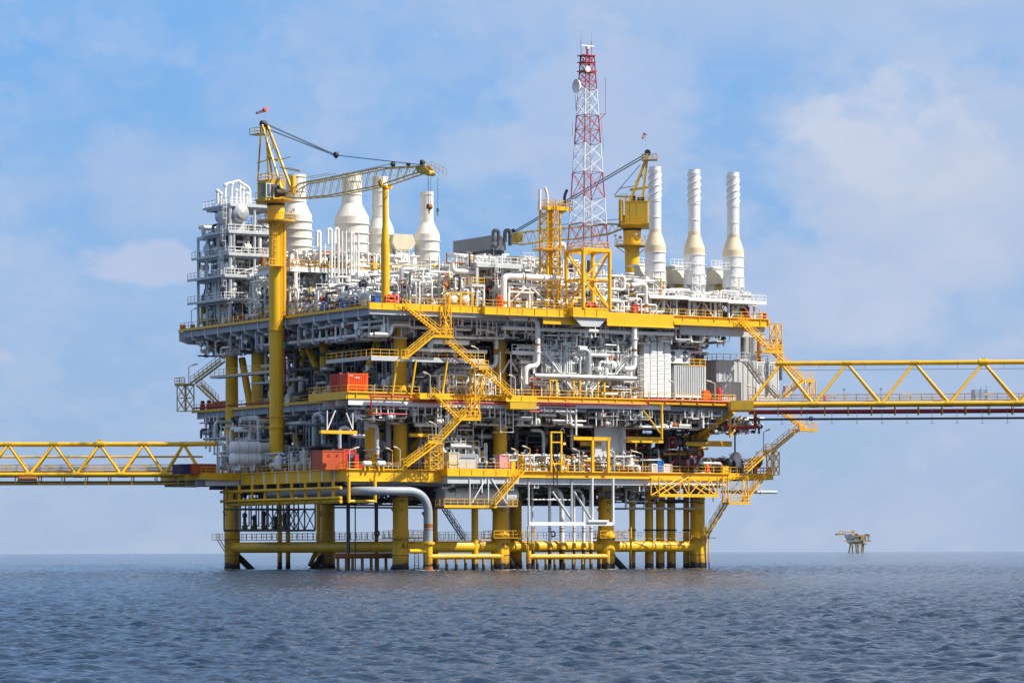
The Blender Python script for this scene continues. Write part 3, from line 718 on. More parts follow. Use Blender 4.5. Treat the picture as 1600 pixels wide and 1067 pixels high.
# ================================================================ cranes
def crane(px, u_or_v, label, boomdir, spec, zbase, on_left, rp=1.15):
    c = L(px, 500, u_or_v) if on_left else F(px, 500, u_or_v)
    w = toworld((c[0], c[1], 0)); o = (w.x, w.y); d = boomdir; n = (-d[1], d[0])
    s_ = FPX / w.y
    P = lambda x, y, k=0.0: off(PLN(x, y, o, d), n, k)
    zz = lambda y: CAMH + ray(px, y)[1] * w.y
    T = Thing('pedestal_crane', label, 'crane', (w.x, w.y, zbase), frame=WF)
    ctr = (w.x, w.y, 0); ztop = zz(spec['ped_top'])
    mb = MB(); mb.lathe(ctr, [(rp, zbase), (rp, ztop-2.6), (rp+0.25, ztop-2.3), (rp+0.28, ztop)], 28)
    for z in spec.get('rings', ()): mb.lathe(ctr, [(rp+0.05, zz(z)-0.1), (rp+0.22, zz(z)-0.1), (rp+0.22, zz(z)+0.1), (rp+0.05, zz(z)+0.1)], 28)
    pd = T.part('pedestal', mb, 'yel')
    mb = MB(); mb.lathe(ctr, [(rp+0.3, ztop), (rp+0.34, ztop), (rp+0.34, ztop+0.35), (rp+0.3, ztop+0.35)], 28); T.part('slew_ring', mb, 'blk')
    # service platform round the pedestal
    zp = zz(spec['plat']); r = 3.1; mb = MB(); rl = MB()
    mb.lathe(ctr, [(rp, zp-0.15), (r, zp-0.15), (r, zp), (rp, zp)], 12)
    for k in range(6):
        a = k*math.pi/3; mb.tube([(w.x+r*0.95*math.cos(a), w.y+r*0.95*math.sin(a), zp-0.1), (w.x+rp*math.cos(a), w.y+rp*math.sin(a), zp-1.3)], 0.08, 5)
    rl.rail([(w.x+r*math.cos(k*math.pi/6), w.y+r*math.sin(k*math.pi/6), zp) for k in range(13)], sp=1.5)
    fl = MB()
    for k in (1, 4, 6, 9, 11):
        a = k*math.pi/6 + 0.2; q = (w.x+r*math.cos(a), w.y+r*math.sin(a), zp+1.1); fl.tube([q, (q[0], q[1], zp+1.7)], 0.05, 4); fl.box(q[0]-.25, q[0]+.25, q[1]-.2, q[1]+.2, zp+1.55, zp+1.95)
    sp = T.part('service_platform', mb, 'cran'); T.part('platform_railing', rl, 'yrail', sp); T.part('floodlight', fl, 'gry', sp)
    # house, cab and machinery deck in the crane's own axes
    def BX(mb, x0, x1, y0, y1, z0, z1):
        q = lambda x, y, z: (w.x + d[0]*x + n[0]*y, w.y + d[1]*x + n[1]*y, z)
        mb.prism([q(x0,y0,z0), q(x1,y0,z0), q(x1,y1,z0), q(x0,y1,z0)][::-1], (0, 0, z1-z0)); return mb
    zd = ztop + 0.35
    mb = MB(); BX(mb, -3.3, 1.9, -1.9, 1.9, zd+0.5, zd+0.8); mb.lathe(ctr, [(rp+0.2, zd), (rp+1.5, zd+0.55)], 24)
    BX(mb, -3.3, -0.4, -1.7, 1.7, zd+0.05, zd+0.5); T.part('slewing_deck', mb, 'cran')
    mb = MB(); BX(mb, *spec['house'][:4], zd+0.8, zd+0.8+spec['house'][4])
    for k in (-1.0, 0.2): BX(mb, k, k+0.06, spec['house'][2]-0.03, spec['house'][3]+0.03, zd+0.9, zd+0.7+spec['house'][4])
    hs = T.part('machinery_house', mb, 'cran')
    cx0, cx1, cy0, cy1, ch = spec['cab']
    mb = MB(); BX(mb, cx0, cx1, cy0, cy1, zd+0.3, zd+0.3+ch); BX(mb, cx0-0.1, cx1+0.15, cy0-0.1, cy1+0.1, zd+0.3+ch, zd+0.4+ch); cb = T.part('cab', mb, 'cran')
    mb = MB(); BX(mb, cx1+0.01, cx1+0.05, cy0+0.15, cy1-0.15, zd+0.9, zd+0.15+ch)
    yb = cy0 if abs(cy0) > abs(cy1) else cy1; sg = -1 if yb == cy0 else 1
    a_, b_ = sorted((yb + sg*0.01, yb + sg*0.05)); BX(mb, cx0+1.2, cx1-0.15, a_, b_, zd+1.0, zd+0.15+ch); T.part('window', mb, 'gls', cb)
    mb = MB()
    for zc in (zd+0.85, zd+0.18+ch): BX(mb, cx1+0.05, cx1+0.12, cy0+0.05, cy1-0.05, zc-0.06, zc+0.06)
    for yc in (cy0+0.1, (cy0+cy1)/2, cy1-0.1): BX(mb, cx1+0.05, cx1+0.12, yc-0.05, yc+0.05, zd+0.85, zd+0.18+ch)
    T.part('window_frame', mb, 'wht', cb)
    mb = MB(); q = lambda x, y, z: (w.x + d[0]*x + n[0]*y, w.y + d[1]*x + n[1]*y, z)
    for (x, y, z, rr, l) in ((1.2, -0.9, zd+1.7, 0.62, 1.8), (0.3, -0.7, zd+2.6, 0.45, 1.4)):
        a, b = q(x, y, z), q(x, y+l, z); mb.tube([a, b], rr, 12)
    T.part('winch_drum', mb, 'blk')
    mb = MB()
    h0 = zd + 0.8 + spec['house'][4]; y0, y1 = spec['house'][2:4]; x0, x1 = spec['house'][:2]
    mb.rail([q(x0, y0, h0), q(x1, y0, h0), q(x1, y1, h0), q(x0, y1, h0), q(x0, y0, h0)], sp=1.3)
    mb.rail([q(-3.3, -1.9, zd+.8), q(1.8, -1.9, zd+.8)], sp=1.2); mb.rail([q(-3.3, 1.9, zd+.8), q(1.8, 1.9, zd+.8)], sp=1.2)
    T.part('house_railing', mb, 'yrail')
    # A-frame
    mb = MB(); top = spec['top']; A = P(*top)
    for (x, y, k, rr) in spec['legs']:
        kt = max(-0.5, min(0.5, k)); mb.tube([P(top[0] + (2 if x > top[0] + 15 else 0), top[1]+3, kt), P(x, y, k)], rr, 4, True, False)
    for (a, b, rr) in spec['ties']: mb.tube([P(*a), P(*b)], rr, 4, True, False)
    T.part('a_frame', mb, 'cran')
    mb = MB(); a = P(top[0], top[1]+1, -0.5); b = P(top[0], top[1]+1, 0.5); mb.tube([a, b], 0.55, 12); T.part('sheave', mb, 'blk')
    mb = MB(); rl = MB(); tx, ty, ts = spec['toppl']
    a, b, c2, d2 = P(tx-ts, ty, -1), P(tx+ts, ty, -1), P(tx+ts, ty, 1), P(tx-ts, ty, 1)
    zt = A[2] - (ty - top[1]) * w.y / FPX
    qq = [(p[0], p[1], zt) for p in (a, b, c2, d2)]; mb.prism(qq, (0, 0, 0.1)); rl.rail(qq + [qq[0]], sp=0.9)
    tp = T.part('top_platform', mb, 'yel2'); T.part('platform_railing', rl, 'boom', tp)
    # boom
    B = spec['boom']; mb = MB(); bw = 0.85
    tops = [P(*b[:2]) for b in B]; bots = [P(b[0], b[2]) for b in B]
    m = len(B)
    for sgn in (-1, 1):
        ww = [0.95*bw if 0 < i < m-1 else 0.5 for i in range(m)]
        tp_ = [off(tops[i], n, sgn*ww[i]) for i in range(m)]; bt = [off(bots[i], n, sgn*ww[i]) for i in range(m)]
        mb.tube(tp_, 0.11, 5); mb.tube(bt, 0.11, 5)
        for i in range(m-1):
            seg = max(1, int(abs(B[i+1][0]-B[i][0]) / 11))
            for j in range(seg):
                t0, t1 = j/seg, (j+1)/seg; tm = (t0+t1)/2
                l = lambda a, b, t: tuple(Vector(a).lerp(Vector(b), t))
                mb.tube([l(bt[i], bt[i+1], t0), l(tp_[i], tp_[i+1], tm)], 0.055, 4, False, False)
                mb.tube([l(tp_[i], tp_[i+1], tm), l(bt[i], bt[i+1], t1)], 0.055, 4, False, False)
                if sgn == 1:
                    ot = [off(x, n, -2*ww[i]) for x in (l(tp_[i], tp_[i+1], tm), l(bt[i], bt[i+1], t0), l(bt[i], bt[i+1], t1), l(tp_[i], tp_[i+1], t1 if j < seg-1 else tm))]
                    mb.tube([l(tp_[i], tp_[i+1], tm), ot[0]], 0.05, 4, False, False); mb.tube([l(bt[i], bt[i+1], t0), ot[1]], 0.05, 4, False, False)
                    mb.tube([l(tp_[i], tp_[i+1], tm), ot[3]], 0.045, 4, False, False); mb.tube([l(bt[i], bt[i+1], t0), ot[2]], 0.045, 4, False, False)
    bo = T.part('boom', mb, 'boom')
    mb = MB(); hx, hy0, hy1 = spec['head']
    a = P(hx, hy0); 
    for k in (-0.55, 0.47): mb.prism([P(hx-spec['sgn']*14, hy0+2, k), P(hx, hy0, k), P(hx+spec['sgn']*9, hy1, k), P(hx+spec['sgn']*4, hy1+2, k), P(hx-spec['sgn']*12, hy1-3, k)], (n[0]*0.08, n[1]*0.08, 0))
    mb.tube([P(hx+spec['sgn']*5, hy1-2, -0.5), P(hx+spec['sgn']*5, hy1-2, 0.5)], 0.45, 10); T.part('boom_head', mb, 'cran', bo)
    mb = MB()
    for (x, y, rr) in spec['sheaves']: mb.tube([P(x, y, -0.25), P(x, y, 0.25)], rr, 10); mb.bar(P(x, y+1), P(x, y+6), 0.3)
    T.part('sheave', mb, 'blk', bo)
    mb = MB(); rl = MB()
    for (x0, y0, x1, y1) in spec['walk']: rl.rail([P(x0, y0, -0.7), P(x1, y1, -0.7)], h=1.2, sp=1.0, w=0.04, toe=False); rl.rail([P(x0, y0, 0.7), P(x1, y1, 0.7)], h=1.2, sp=1.0, w=0.04, toe=False)
    T.part('boom_railing', rl, 'boom', bo)
    mb = MB()
    for c_ in spec['cables']:
        for k in (-0.25, 0.25): mb.tube([P(c_[0], c_[1], k), P(c_[2], c_[3], k)], c_[4], 5, False)
    T.part('cable', mb, 'blk')
    for hk in spec.get('hooks', ()):
        mb = MB(); x, y0, y1, kind = hk
        for k in ((-0.3, 0.3) if kind else (0,)): mb.tube([P(x, y0, k), P(x, y1, k*0.6)], 0.035, 4, False)
        if kind: mb.tube([P(x-1.2, y0), P(x-0.6, y1)], 0.03, 4, False)
        ho = T.part('hoist_rope', mb, 'blk')
        mb = MB(); cc = P(x, y1+3)
        if kind: mb.tube([off(cc, d, -0.0, 0) if 0 else P(x, y1+3, -0.3), P(x, y1+3, 0.3)], 0.42, 12); mb.tube([cc, off(cc, d, 0, -0.7)], 0.2, 6)
        else: mb.tube([P(x, y1), P(x, y1+5)], 0.2, 8)
        a = P(x, y1 + (11 if kind else 8)); mb.tube([off(a, d, 0.2*math.cos(t), 0.25*math.sin(t)) for t in [math.pi*0.5 + i*0.5 for i in range(9)]], 0.07, 5)
        T.part('hook_block', mb, 'brn' if kind else 'grd', ho)
    return T, P, BX, zz, q, zd
d1 = Vector((0.60, -0.80)).normalized()
C1, P1, BX1, zz1, q1, zd1 = crane(431.5, -5.3, 'yellow crane on the left edge, its weathered lattice boom lying over the rest column', (d1.x, d1.y), dict(
    ped_top=322, plat=346, rings=(516, 651, 668, 740), house=(-3.1, 0.3, -1.5, 1.6, 3.0), cab=(-0.7, 1.7, -3.1, -1.45, 2.8),
    top=(412, 193), legs=((427, 283, 0.0, 0.24), (450, 302, 1.0, 0.24), (450, 302, -1.0, 0.20), (411, 280, 1.0, 0.2), (411, 284, -1.0, 0.2)),
    ties=(((402, 255, 0), (424, 248, 0), 0.1), ((418, 246, 0), (436, 251, 0), 0.22), ((437, 250, 0), (455, 245, 0), 0.08), ((438, 262, 0), (470, 268, 0), 0.14), ((442, 260, 0), (468, 266, 0), 0.05), ((417, 215, 0), (424, 205, 0), 0.06), ((418, 220, 0), (430, 232, 0), 0.07), ((421, 240, 0), (428, 228, 0), 0.07)),
    toppl=(404, 210, 6), boom=((450, 304, 309), (476, 287, 310), (520, 279, 306), (600, 263, 290), (650, 261, 273), (668, 259, 268)),
    head=(668, 259, 273), sgn=1, sheaves=((614, 257, 0.35), (638, 257, 0.25), (660, 254, 0.4), (525, 242, 0.45)), walk=((668, 264, 692, 276), (480, 290, 520, 283)),
    cables=((413, 193, 523, 242, 0.05), (413, 200, 523, 243, 0.045), (527, 243, 660, 258, 0.06), (466, 288, 613, 256, 0.03), (436, 250, 424, 214, 0.03)),
    hooks=((671, 277, 320, True), (684, 278, 326, False))), ZL, True)
# ladders and the bright side tube on the left pedestal
c = L(431.5, 500, -5.3); mb = MB()
mb.lathe((c[0]+1.1, c[1]-0.75, 0), [(0.33, ZU), (0.33, zz1(350))], 14)
T = Thing('access_tube', 'slim yellow tube and caged ladder up the right side of the left crane pedestal', 'ladder', (c[0]+1.1, c[1]-0.75, ZU))
T.part('side_tube', mb, 'yel'); mb = MB(); mb.ladder((c[0]+0.75, c[1]-1.35, ZU), zz1(350), (1, 0), cage=False, t=0.05); T.part('ladder', mb, 'yrail')
mb = MB(); mb.ladder((c[0]-1.1, c[1]-1.2, zz1(415)), zz1(350), (1, 0), t=0.06); T.part('caged_ladder', mb, 'yrail')
mb = MB(); mb.box(c[0]-2.4, c[0]+0.6, c[1]-2.3, c[1]-1.0, zz1(418), zz1(417)); rl = MB(); rl.rail([(c[0]-2.4, c[1]-1.1, zz1(417)), (c[0]-2.4, c[1]-2.3, zz1(417)), (c[0]+0.6, c[1]-2.3, zz1(417))], sp=1.0)
T.part('ladder_landing', mb, 'yel'); T.part('landing_railing', rl, 'yrail')
mb = MB(); mb.lathe((P1(458, 300)[0], P1(458, 300)[1], 0), [(0.42, P1(458, 303)[2]), (0.42, P1(458, 275)[2])], 14)
solo('exhaust_pipe', mb, 'yel', 'short upright yellow pipe at the foot of the left crane boom', 'pipe', frame=WF)
def windsock(x, y0, y1, dx, dy, P, label):
    a, b = P(x, y0), P(x, y1)
    T = Thing('windsock', label, 'windsock', b, frame=WF); T.part('pole', MB().tube([b, a], 0.05, 5), 'gry')
    s = P(x-1, y0+1); e = P(x+dx, y0+dy); k = [tuple(Vector(s).lerp(Vector(e), t)) for t in (0, .25, .5, .75, 1)]
    mb = MB(); mb.tube([k[0], k[1]], 0.38, 10, r2=0.34); mb.tube([k[4], tuple(Vector(s).lerp(Vector(e), .85))], 0.2, 10, r2=.25); T.part('red_band', mb, 'wsr')
    mb = MB(); mb.tube([k[1], tuple(Vector(s).lerp(Vector(e), .85))], 0.34, 10, r2=0.24); T.part('sock', mb, 'wsk')
windsock(417, 170, 196, -16, 7, P1, 'red and white windsock flying left from its pole above the left crane')
d2 = Vector((-0.995, 0.10))
C2, P2, BX2, zz2, q2, zd2 = crane(988, 46, 'yellow pedestal crane at the back right beside the spiral stacks, boom lowered to the left', (d2.x, d2.y), dict(
    ped_top=361, plat=384, rings=(372,), house=(-2.9, 1.2, -1.6, 1.6, 3.9), cab=(0.7, 1.9, -0.4, 1.3, 1.6),
    top=(1012, 238), legs=((978, 333, 1.0, 0.26), (978, 333, -1.0, 0.26), (1003, 318, 0.9, 0.24), (1003, 318, -0.9, 0.24)),
    ties=(((984, 297, 0), (1018, 292, 0), 0.28), ((967, 295, 0), (990, 291, 0), 0.1), ((960, 307, 0), (982, 308, 0), 0.2), ((960, 306, 0), (980, 303, 0), 0.05), ((1000, 270, 0), (1008, 285, 0), 0.08), ((1004, 262, 0), (1012, 250, 0), 0.08), ((992, 285, 0), (1006, 272, 0), 0.08)),
    toppl=(1015, 251, 12), boom=((974, 351, 357), (950, 350, 366), (900, 355, 373), (850, 359, 377), (815, 363, 382), (800, 366, 380)),
    head=(803, 364, 380), sgn=-1, sheaves=((802, 361, 0.4),), walk=((860, 360, 840, 361),),
    cables=((1010, 240, 804, 361, 0.06), (1010, 244, 804, 364, 0.06), (972, 342, 870, 352, 0.03), (1000, 258, 960, 305, 0.03)), hooks=()), ZU, False, rp=1.3)
mb = MB()
for k in range(4): BX2(mb, -2.6+k*.9, -2.5+k*.9, -1.68, -1.6, zd2+1.0, zd2+4.6)
BX2(mb, -2.9, 1.2, -1.7, -1.6, zd2+2.7, zd2+2.8); BX2(mb, 1.3, 2.4, -2.0, -1.2, zd2+.8, zd2+2.6); BX2(mb, -1.4, -.3, -2.0, -1.62, zd2+1.1, zd2+2.9); C2.part('house_trim', mb, 'yel2')
mb = MB(); BX2(mb, -2.3, -1.0, 1.0, 1.5, zd2+4.7, zd2+5.5); BX2(mb, -.6, .4, -.8, .3, zd2+4.7, zd2+5.9); BX2(mb, 1.4, 2.3, -.6, .5, zd2+1.0, zd2+2.2); C2.part('winch', mb, 'blk')
a = P2(970, 345); mb = MB(); mb.lathe((a[0], a[1]-1.2, 0), [(0.42, P2(970, 347)[2]), (0.42, P2(970, 314)[2]), (0.3, P2(970, 312)[2])], 14)
solo('exhaust_pipe', mb, 'cran', 'thick upright ochre pipe on the slewing deck of the right crane', 'pipe', frame=WF)
windsock(1009, 208, 236, -5, 9, P2, 'small pink windsock hanging on the right crane top')
# ================================================================ boom rest
c = F(602, 476, -0.6); T = Thing('boom_rest', 'tall yellow column with a forked saddle carrying the boom of the left crane', 'column', c)
zt = F(602, 293, -0.6)[2]; z0 = ZU; mb = MB()
mb.lathe((c[0], c[1], 0), [(0.66, z0), (0.66, z0+9.5), (0.42, z0+12.5), (0.42, zt-0.3), (0.5, zt)], 22); T.part('post', mb, 'yel')
mb = MB(); o_ = toworld(c); sx = lambda k, z: (c[0]+k*0.75, c[1]+k*0.35, z)
mb.tube([sx(-1.9, zt+1.0), sx(-1.2, zt+0.15), sx(1.5, zt+0.0), sx(2.0, zt+0.35)], 0.3, 4, True, False); T.part('saddle', mb, 'yel')

# ================================================================ stacks
def stack(px, v, w1, w2, ytop, yc0, yc1, ybase, label, grp, spiral=False, cone='stk', body='stk', top='stk', ystr=None, joints=()):
    c = F(px, 500, v); Y = toworld(c).y; k = Y / FPX; z = lambda y: F(px, y, v)[2]
    zb = z(ybase)
    T = Thing('exhaust_stack', label, 'stack', (c[0], c[1], zb), grp)
    r1, r2 = w1*k/2, w2*k/2; C = (c[0], c[1], 0)
    mb = MB(); mb.lathe(C, [(r1*0.98, z(yc0)), (r1*0.98, z(ytop))], 28); tp = T.part('chimney', mb, top)
    mb = MB(); mb.lathe(C, [(r1*0.85, z(ytop)-.02), (r1*0.85, z(ytop)+0.02)], 20); T.part('flue_opening', mb, 'grd', tp)
    mb = MB()
    for y in joints: mb.lathe(C, [(r1*0.98, z(y)-0.06), (r1*1.06, z(y)-0.06), (r1*1.06, z(y)+0.06), (r1*0.98, z(y)+0.06)], 28)
    T.part('flange', mb, top, tp)
    mb = MB(); mid = yc0 + (yc1-yc0)*0.62
    mb.lathe(C, [(r2, z(yc1)), (r2*0.99, z(mid)), (r1, z(yc0)+0.3), (r1, z(yc0)+0.9)], 28); T.part('cone', mb, cone)
    mb = MB(); mb.lathe(C, [(r2*0.97, zb), (r2*0.97, z(yc1))], 28)
    n = max(2, int((ybase-yc1)/13))
    bd = T.part('drum', mb, body); mb = MB()
    for i in range(n + 1):
        zz = z(yc1) + (zb - z(yc1)) * i / n; mb.lathe(C, [(r2*0.97, zz-0.07), (r2*1.05, zz-0.07), (r2*1.05, zz+0.07), (r2*0.97, zz+0.07)], 28)
    T.part('flange', mb, body, bd)
    mb = MB(); mb.lathe((c[0]+r2*0.25, c[1]-r2*0.9, z(yc1-9)-0.5), [(0.42, 0), (0.42, 0.22)], 12, 'v'); T.part('hatch', mb, cone)
    if spiral:
        mb = MB(); z1, z0 = z(ystr[0]), z(ystr[1])
        for ph in range(3):
            pts = []
            for i in range(37):
                t = i/36; a = ph*2.094 + t*2*math.pi*1.45
                pts.append((c[0]+r1*1.06*math.cos(a), c[1]+r1*1.06*math.sin(a), z0+(z1-z0)*t))
            mb.tube(pts, 0.07, 5)
        T.part('spiral_strake', mb, top, tp)
    return T, c, r2, z
g = 'cream exhaust stacks behind the left crane boom'
stack(463, 37, 32, 50, 273.5, 322, 347, 425, 'cream exhaust stack directly behind the left crane pedestal', g, joints=(277, 300, 316))
stack(550, 37, 32, 54, 272, 322, 351, 440, 'widest cream exhaust stack, between the left crane pedestal and the boom rest column', g, joints=(284, 305, 322))
stack(595, 39, 26, 42, 277, 343, 368, 440, 'cream exhaust stack half hidden by the boom rest column', g, joints=(300, 322, 340))
stack(667.5, 37, 21, 40, 300, 350, 377, 440, 'cream exhaust stack right of the boom rest column behind the hanging hook', g, joints=(305, 325, 348))
g = 'white exhaust stacks with spiral strakes on the right'
RS = []
for px, yt, yc0, yc1, yb, lb in ((1024, 261, 367, 395, 440, 'tall white spiral stack nearest the right crane'), (1085, 265.5, 371, 399, 445, 'middle one of the three tall white spiral stacks'), (1146, 270, 375, 402, 449, 'tall white spiral stack at the right end of the upper deck')):
    T, c, r2, z = stack(px, 2.5, 19.3, 33, yt, yc0, yc1, yb, lb, g, True, 'stk2', 'stkw', 'stkw', (yt+6, yt+52), joints=(yt+6, yt+30, yt+54, yt+79, yt+105))
    RS.append((c, r2, z, px))
    zb = z(yb)
    mb = MB()
    for k in range(8):
        a = k*math.pi/4; mb.tube([(c[0]+r2*math.cos(a), c[1]+r2*math.sin(a), zb+1.6), (c[0]+r2*math.cos(a), c[1]+r2*math.sin(a), zb-1.7)], 0.08, 5)
        b = a + math.pi/4; mb.tube([(c[0]+r2*math.cos(a), c[1]+r2*math.sin(a), zb), (c[0]+r2*math.cos(b), c[1]+r2*math.sin(b), zb-1.7)], 0.07, 5)
    mb.lathe((c[0], c[1], 0), [(r2*0.55, zb-1.8), (r2*0.55, zb)], 16)
    T.part('skirt', mb, 'stkw')
# support frames under the right stacks
for i, (c, r2, z, px) in enumerate(RS):
    zp = F(px, 463 + 4*i, 0)[2]; lb = ('below the spiral stack nearest the right crane', 'below the middle spiral stack', 'below the spiral stack at the right end')[i]
    T = Thing('stack_frame', 'white braced steel frame ' + lb, 'frame', (c[0], c[1], ZU), 'frames carrying the spiral stacks')
    mb = MB(); e = 2.3; u0, u1, v0, v1 = c[0]-2.6, c[0]+2.6, c[1]-e, c[1]+e
    for (a, b) in ((u0, v0), (u1, v0), (u0, v1), (u1, v1)): mb.tube([(a, b, ZU), (a, b, zp)], 0.22, 8)
    m_ = (u0+u1)/2
    for vv in (v0, v1): mb.tube([(u0+.2, vv, ZU), (m_, vv, zp-0.2), (u1-.2, vv, ZU)], 0.13, 6)
    mb.box(u0-0.2, u1+0.2, v0-0.2, v0+0.1, zp-0.45, zp-0.15)
    T.part('braced_frame', mb, 'wht')
    mb = MB(); mb.box(u0-1.0, u1+1.6, v0-1.2, v1+0.5, zp-0.15, zp); mb.box(u0-1.0, u1+1.6, v0-1.3, v0-1.2, zp-0.4, zp+0.08); pf = T.part('platform', mb, 'wht')
    rl = MB(); rl.rail([(u0-1.0, v1, zp), (u0-1.0, v0-1.2, zp), (u1+1.6, v0-1.2, zp), (u1+1.6, v1, zp)], sp=1.2); T.part('platform_railing', rl, 'wht', pf)
    if i:
        mb = MB(); mb.ladder((c[0]-0.9, c[1]-r2-0.3, zp), z(402), (1, 0)); T.part('caged_ladder', mb, 'wht')
        mb = MB(); zt = z(403); mb.box(c[0]-4.2, c[0]-1.4, c[1]-1.2, c[1]+0.4, zt-2.2, zt-2.05); rl = MB(); rl.rail([(c[0]-4.2, c[1]-1.2, zt-2.1), (c[0]-1.4, c[1]-1.2, zt-2.1)], sp=0.9)
        pf = T.part('upper_platform', mb, 'wht'); T.part('platform_railing', rl, 'wht', pf)
    mb = MB(); mb.lathe((c[0], c[1], 0), [(0.9, ZU+0.3), (0.9, zp-0.4)], 16); T.part('silencer', mb, 'slv')
    for du, v_ in ((-1.55, -0.5), ): solo('red_cylinder', MB().lathe((c[0]+3.3, c[1]+1.2, ZU), [(0.75, 0), (0.75, 2.5)], 14).lathe((c[0]+3.3, c[1]+1.2, ZU), [(0.5, 2.5), (0.5, 2.8)], 14), 'red', 'dark red upright cylinder ' + lb.replace('below', 'beside the frame of'), 'cylinder', group='red cylinders under the right stacks')
# cream intake hoods behind the right stacks
for px, y0, y1, w, lb in ((1004, 417, 440, 3.4, 'left of the first spiral stack'), (1052, 419, 446, 3.2, 'between the first and second spiral stacks'), (1116, 421, 446, 3.2, 'between the second and third spiral stacks')):
    c = F(px, y1, 8); z1 = F(px, y0, 8)[2]; T = Thing('intake_hood', 'cream air intake hood with a sloping front ' + lb, 'intake hood', (c[0], c[1], ZU), 'cream intake hoods by the right stacks')
    mb = MB(); zm = (c[2]+z1)/2
    mb.prism([(c[0]-w/2, c[1], z1), (c[0]-w/2, c[1]-1.6, z1), (c[0]-w/2, c[1]-3.2, c[2]), (c[0]-w/2, c[1], c[2])], (w, 0, 0)); T.part('hood', mb, 'cream')
    mb = MB(); mb.box(c[0]-w/2-0.3, c[0]+w/2+0.3, c[1]-1.8, c[1]+1.5, z1, z1+0.25); mb.rail([(c[0]-w/2, c[1]-1.5, z1+.25), (c[0]+w/2, c[1]-1.5, z1+.25)], sp=0.9); T.part('roof', mb, 'wht')
    mb = MB(); mb.box(c[0]-w*0.35, c[0]+w*0.35, c[1]-1.5, c[1]+1, ZU, c[2]); T.part('duct', mb, 'stk')
    mb = MB(); mb.box(c[0]-w*0.2, c[0]+w*0.2, c[1]-2.2, c[1]-1.6, c[2]-1.2, c[2]-0.2); T.part('actuator', mb, 'yel2')

# ================================================================ radio mast
s0 = 4.75; cm = F(918.5, 393, -3.2); z0 = cm[2]
T = Thing('radio_mast', 'tall red and white lattice radio mast on a yellow base frame', 'mast', (cm[0], cm[1], ZU+.3))
def sq(z, s): h = s/2; return [(cm[0]-h, cm[1]-h, z), (cm[0]+h, cm[1]-h, z), (cm[0]+h, cm[1]+h, z), (cm[0]-h, cm[1]+h, z)]
zz = lambda y: F(918.5, y, -3.2)[2]
mb = MB(); mb.lattice(sq(ZU+.3, s0+0.3), sq(z0, s0+0.3), 2, 0.32, 0.17, 'z', k=10)
for a, b in ((0, 1), (1, 2), (2, 3), (3, 0)):
    q = sq(z0, s0+0.3); mb.tube([q[a], q[b]], 0.34, 4, True, False)
T.part('base_frame', mb, 'yel')
mb = MB(); mb.rail(sq(z0+.2, s0+0.2) + [sq(z0+.2, s0+.2)[0]], sp=1.2); T.part('base_railing', mb, 'yrail')
zt = zz(88); wid = lambda z: s0 + (1.6 - s0) * (z - z0) / (zt - z0)
for (ya, yb, n, m) in ((393, 351, 1, 'mst'), (351, 310, 2, 'wht'), (310, 270, 1, 'mst'), (270, 225, 2, 'wht'), (225, 181, 2, 'mst'), (181, 140, 2, 'wht'), (140, 88, 4, 'mst')):
    za, zb = zz(ya), zz(yb); mb = MB(); mb.lattice(sq(za, wid(za)), sq(zb, wid(zb)), n, 0.10, 0.05, 'x', rings=(m == 'mst'), k=6)
    T.part('lattice_section', mb, m)
mb = MB(); mb.ladder((cm[0]+0.2, cm[1], z0), zt, (1, 0), cage=False, w=0.55); mb.ladder((cm[0]-0.5, cm[1]+.3, z0), zt-6, (1, 0), cage=False, w=0.3); T.part('cable_ladder', mb, 'gry2')
mb = MB(); mb.tube([(cm[0], cm[1], zt), (cm[0], cm[1], zz(75))], 0.18, 6); T.part('top_pole', mb, 'mst')
mb = MB(); z_ = zz(73); mb.box(cm[0]-1.25, cm[0]+1.25, cm[1]-0.12, cm[1]+0.12, z_, z_+0.18); mb.lathe((cm[0], cm[1], z_-0.45), [(0.3, 0), (0.35, 0.42)], 10); T.part('radar_scanner', mb, 'wht')
mb = MB()
for du in (-0.95, 1.05): mb.tube([(cm[0]+du*1.0-0.25, cm[1], zz(100)), (cm[0]+du-0.25, cm[1], zz(64))], 0.05, 5); mb.tube([(cm[0]+du-.25, cm[1], zz(64)), (cm[0]+du-.25, cm[1], zz(50))], 0.018, 4)
for y in (88.5, 99): mb.box(cm[0]-1.35, cm[0]+1.0, cm[1]-1.0, cm[1]+1.0, zz(y), zz(y)+0.14)
mb.box(cm[0]-1.4, cm[0]+1.2, cm[1]-1.0, cm[1]+1.0, zz(113), zz(113)+0.16)
T.part('whip_antenna', mb, 'mst')
mb = MB(); dc = F(901, 135, -3.6); mb.lathe((dc[0], dc[1], dc[2]), [(0.15, 0.45), (0.6, 0.35), (0.95, 0.1), (1.1, -0.15), (1.14, -0.15), (1.0, 0.2), (0.6, 0.5)], 20, 'u'); mb.tube([(dc[0]+.3, dc[1], dc[2]), (cm[0]-.9, cm[1], dc[2])], 0.08, 5); T.part('dish_antenna', mb, 'wht')
mb = MB(); dc = F(919, 108, -4.5); mb.lathe((dc[0], dc[1], dc[2]), [(0.5, 0), (0.5, 0.35)], 14, 'v'); T.part('small_dish', mb, 'stk')
mb = MB()
for (xx, ya, yb, si) in ((900, 148, 172, -1), (895, 192, 212, -1), (941, 190, 214, 1), (943, 218, 236, 1)):
    a = F(xx, ya, -3.2); b = F(xx, yb, -3.2); mb.tube([a, b], 0.09 if yb-ya > 7 else 0.22, 5)
    if yb - ya > 7:
        for yy in (ya+4, yb-4): q = F(xx, yy, -3.2); mb.tube([q, (q[0]-si*0.9, q[1], q[2])], 0.03, 4)
T.part('antenna_rod', mb, 'gry')
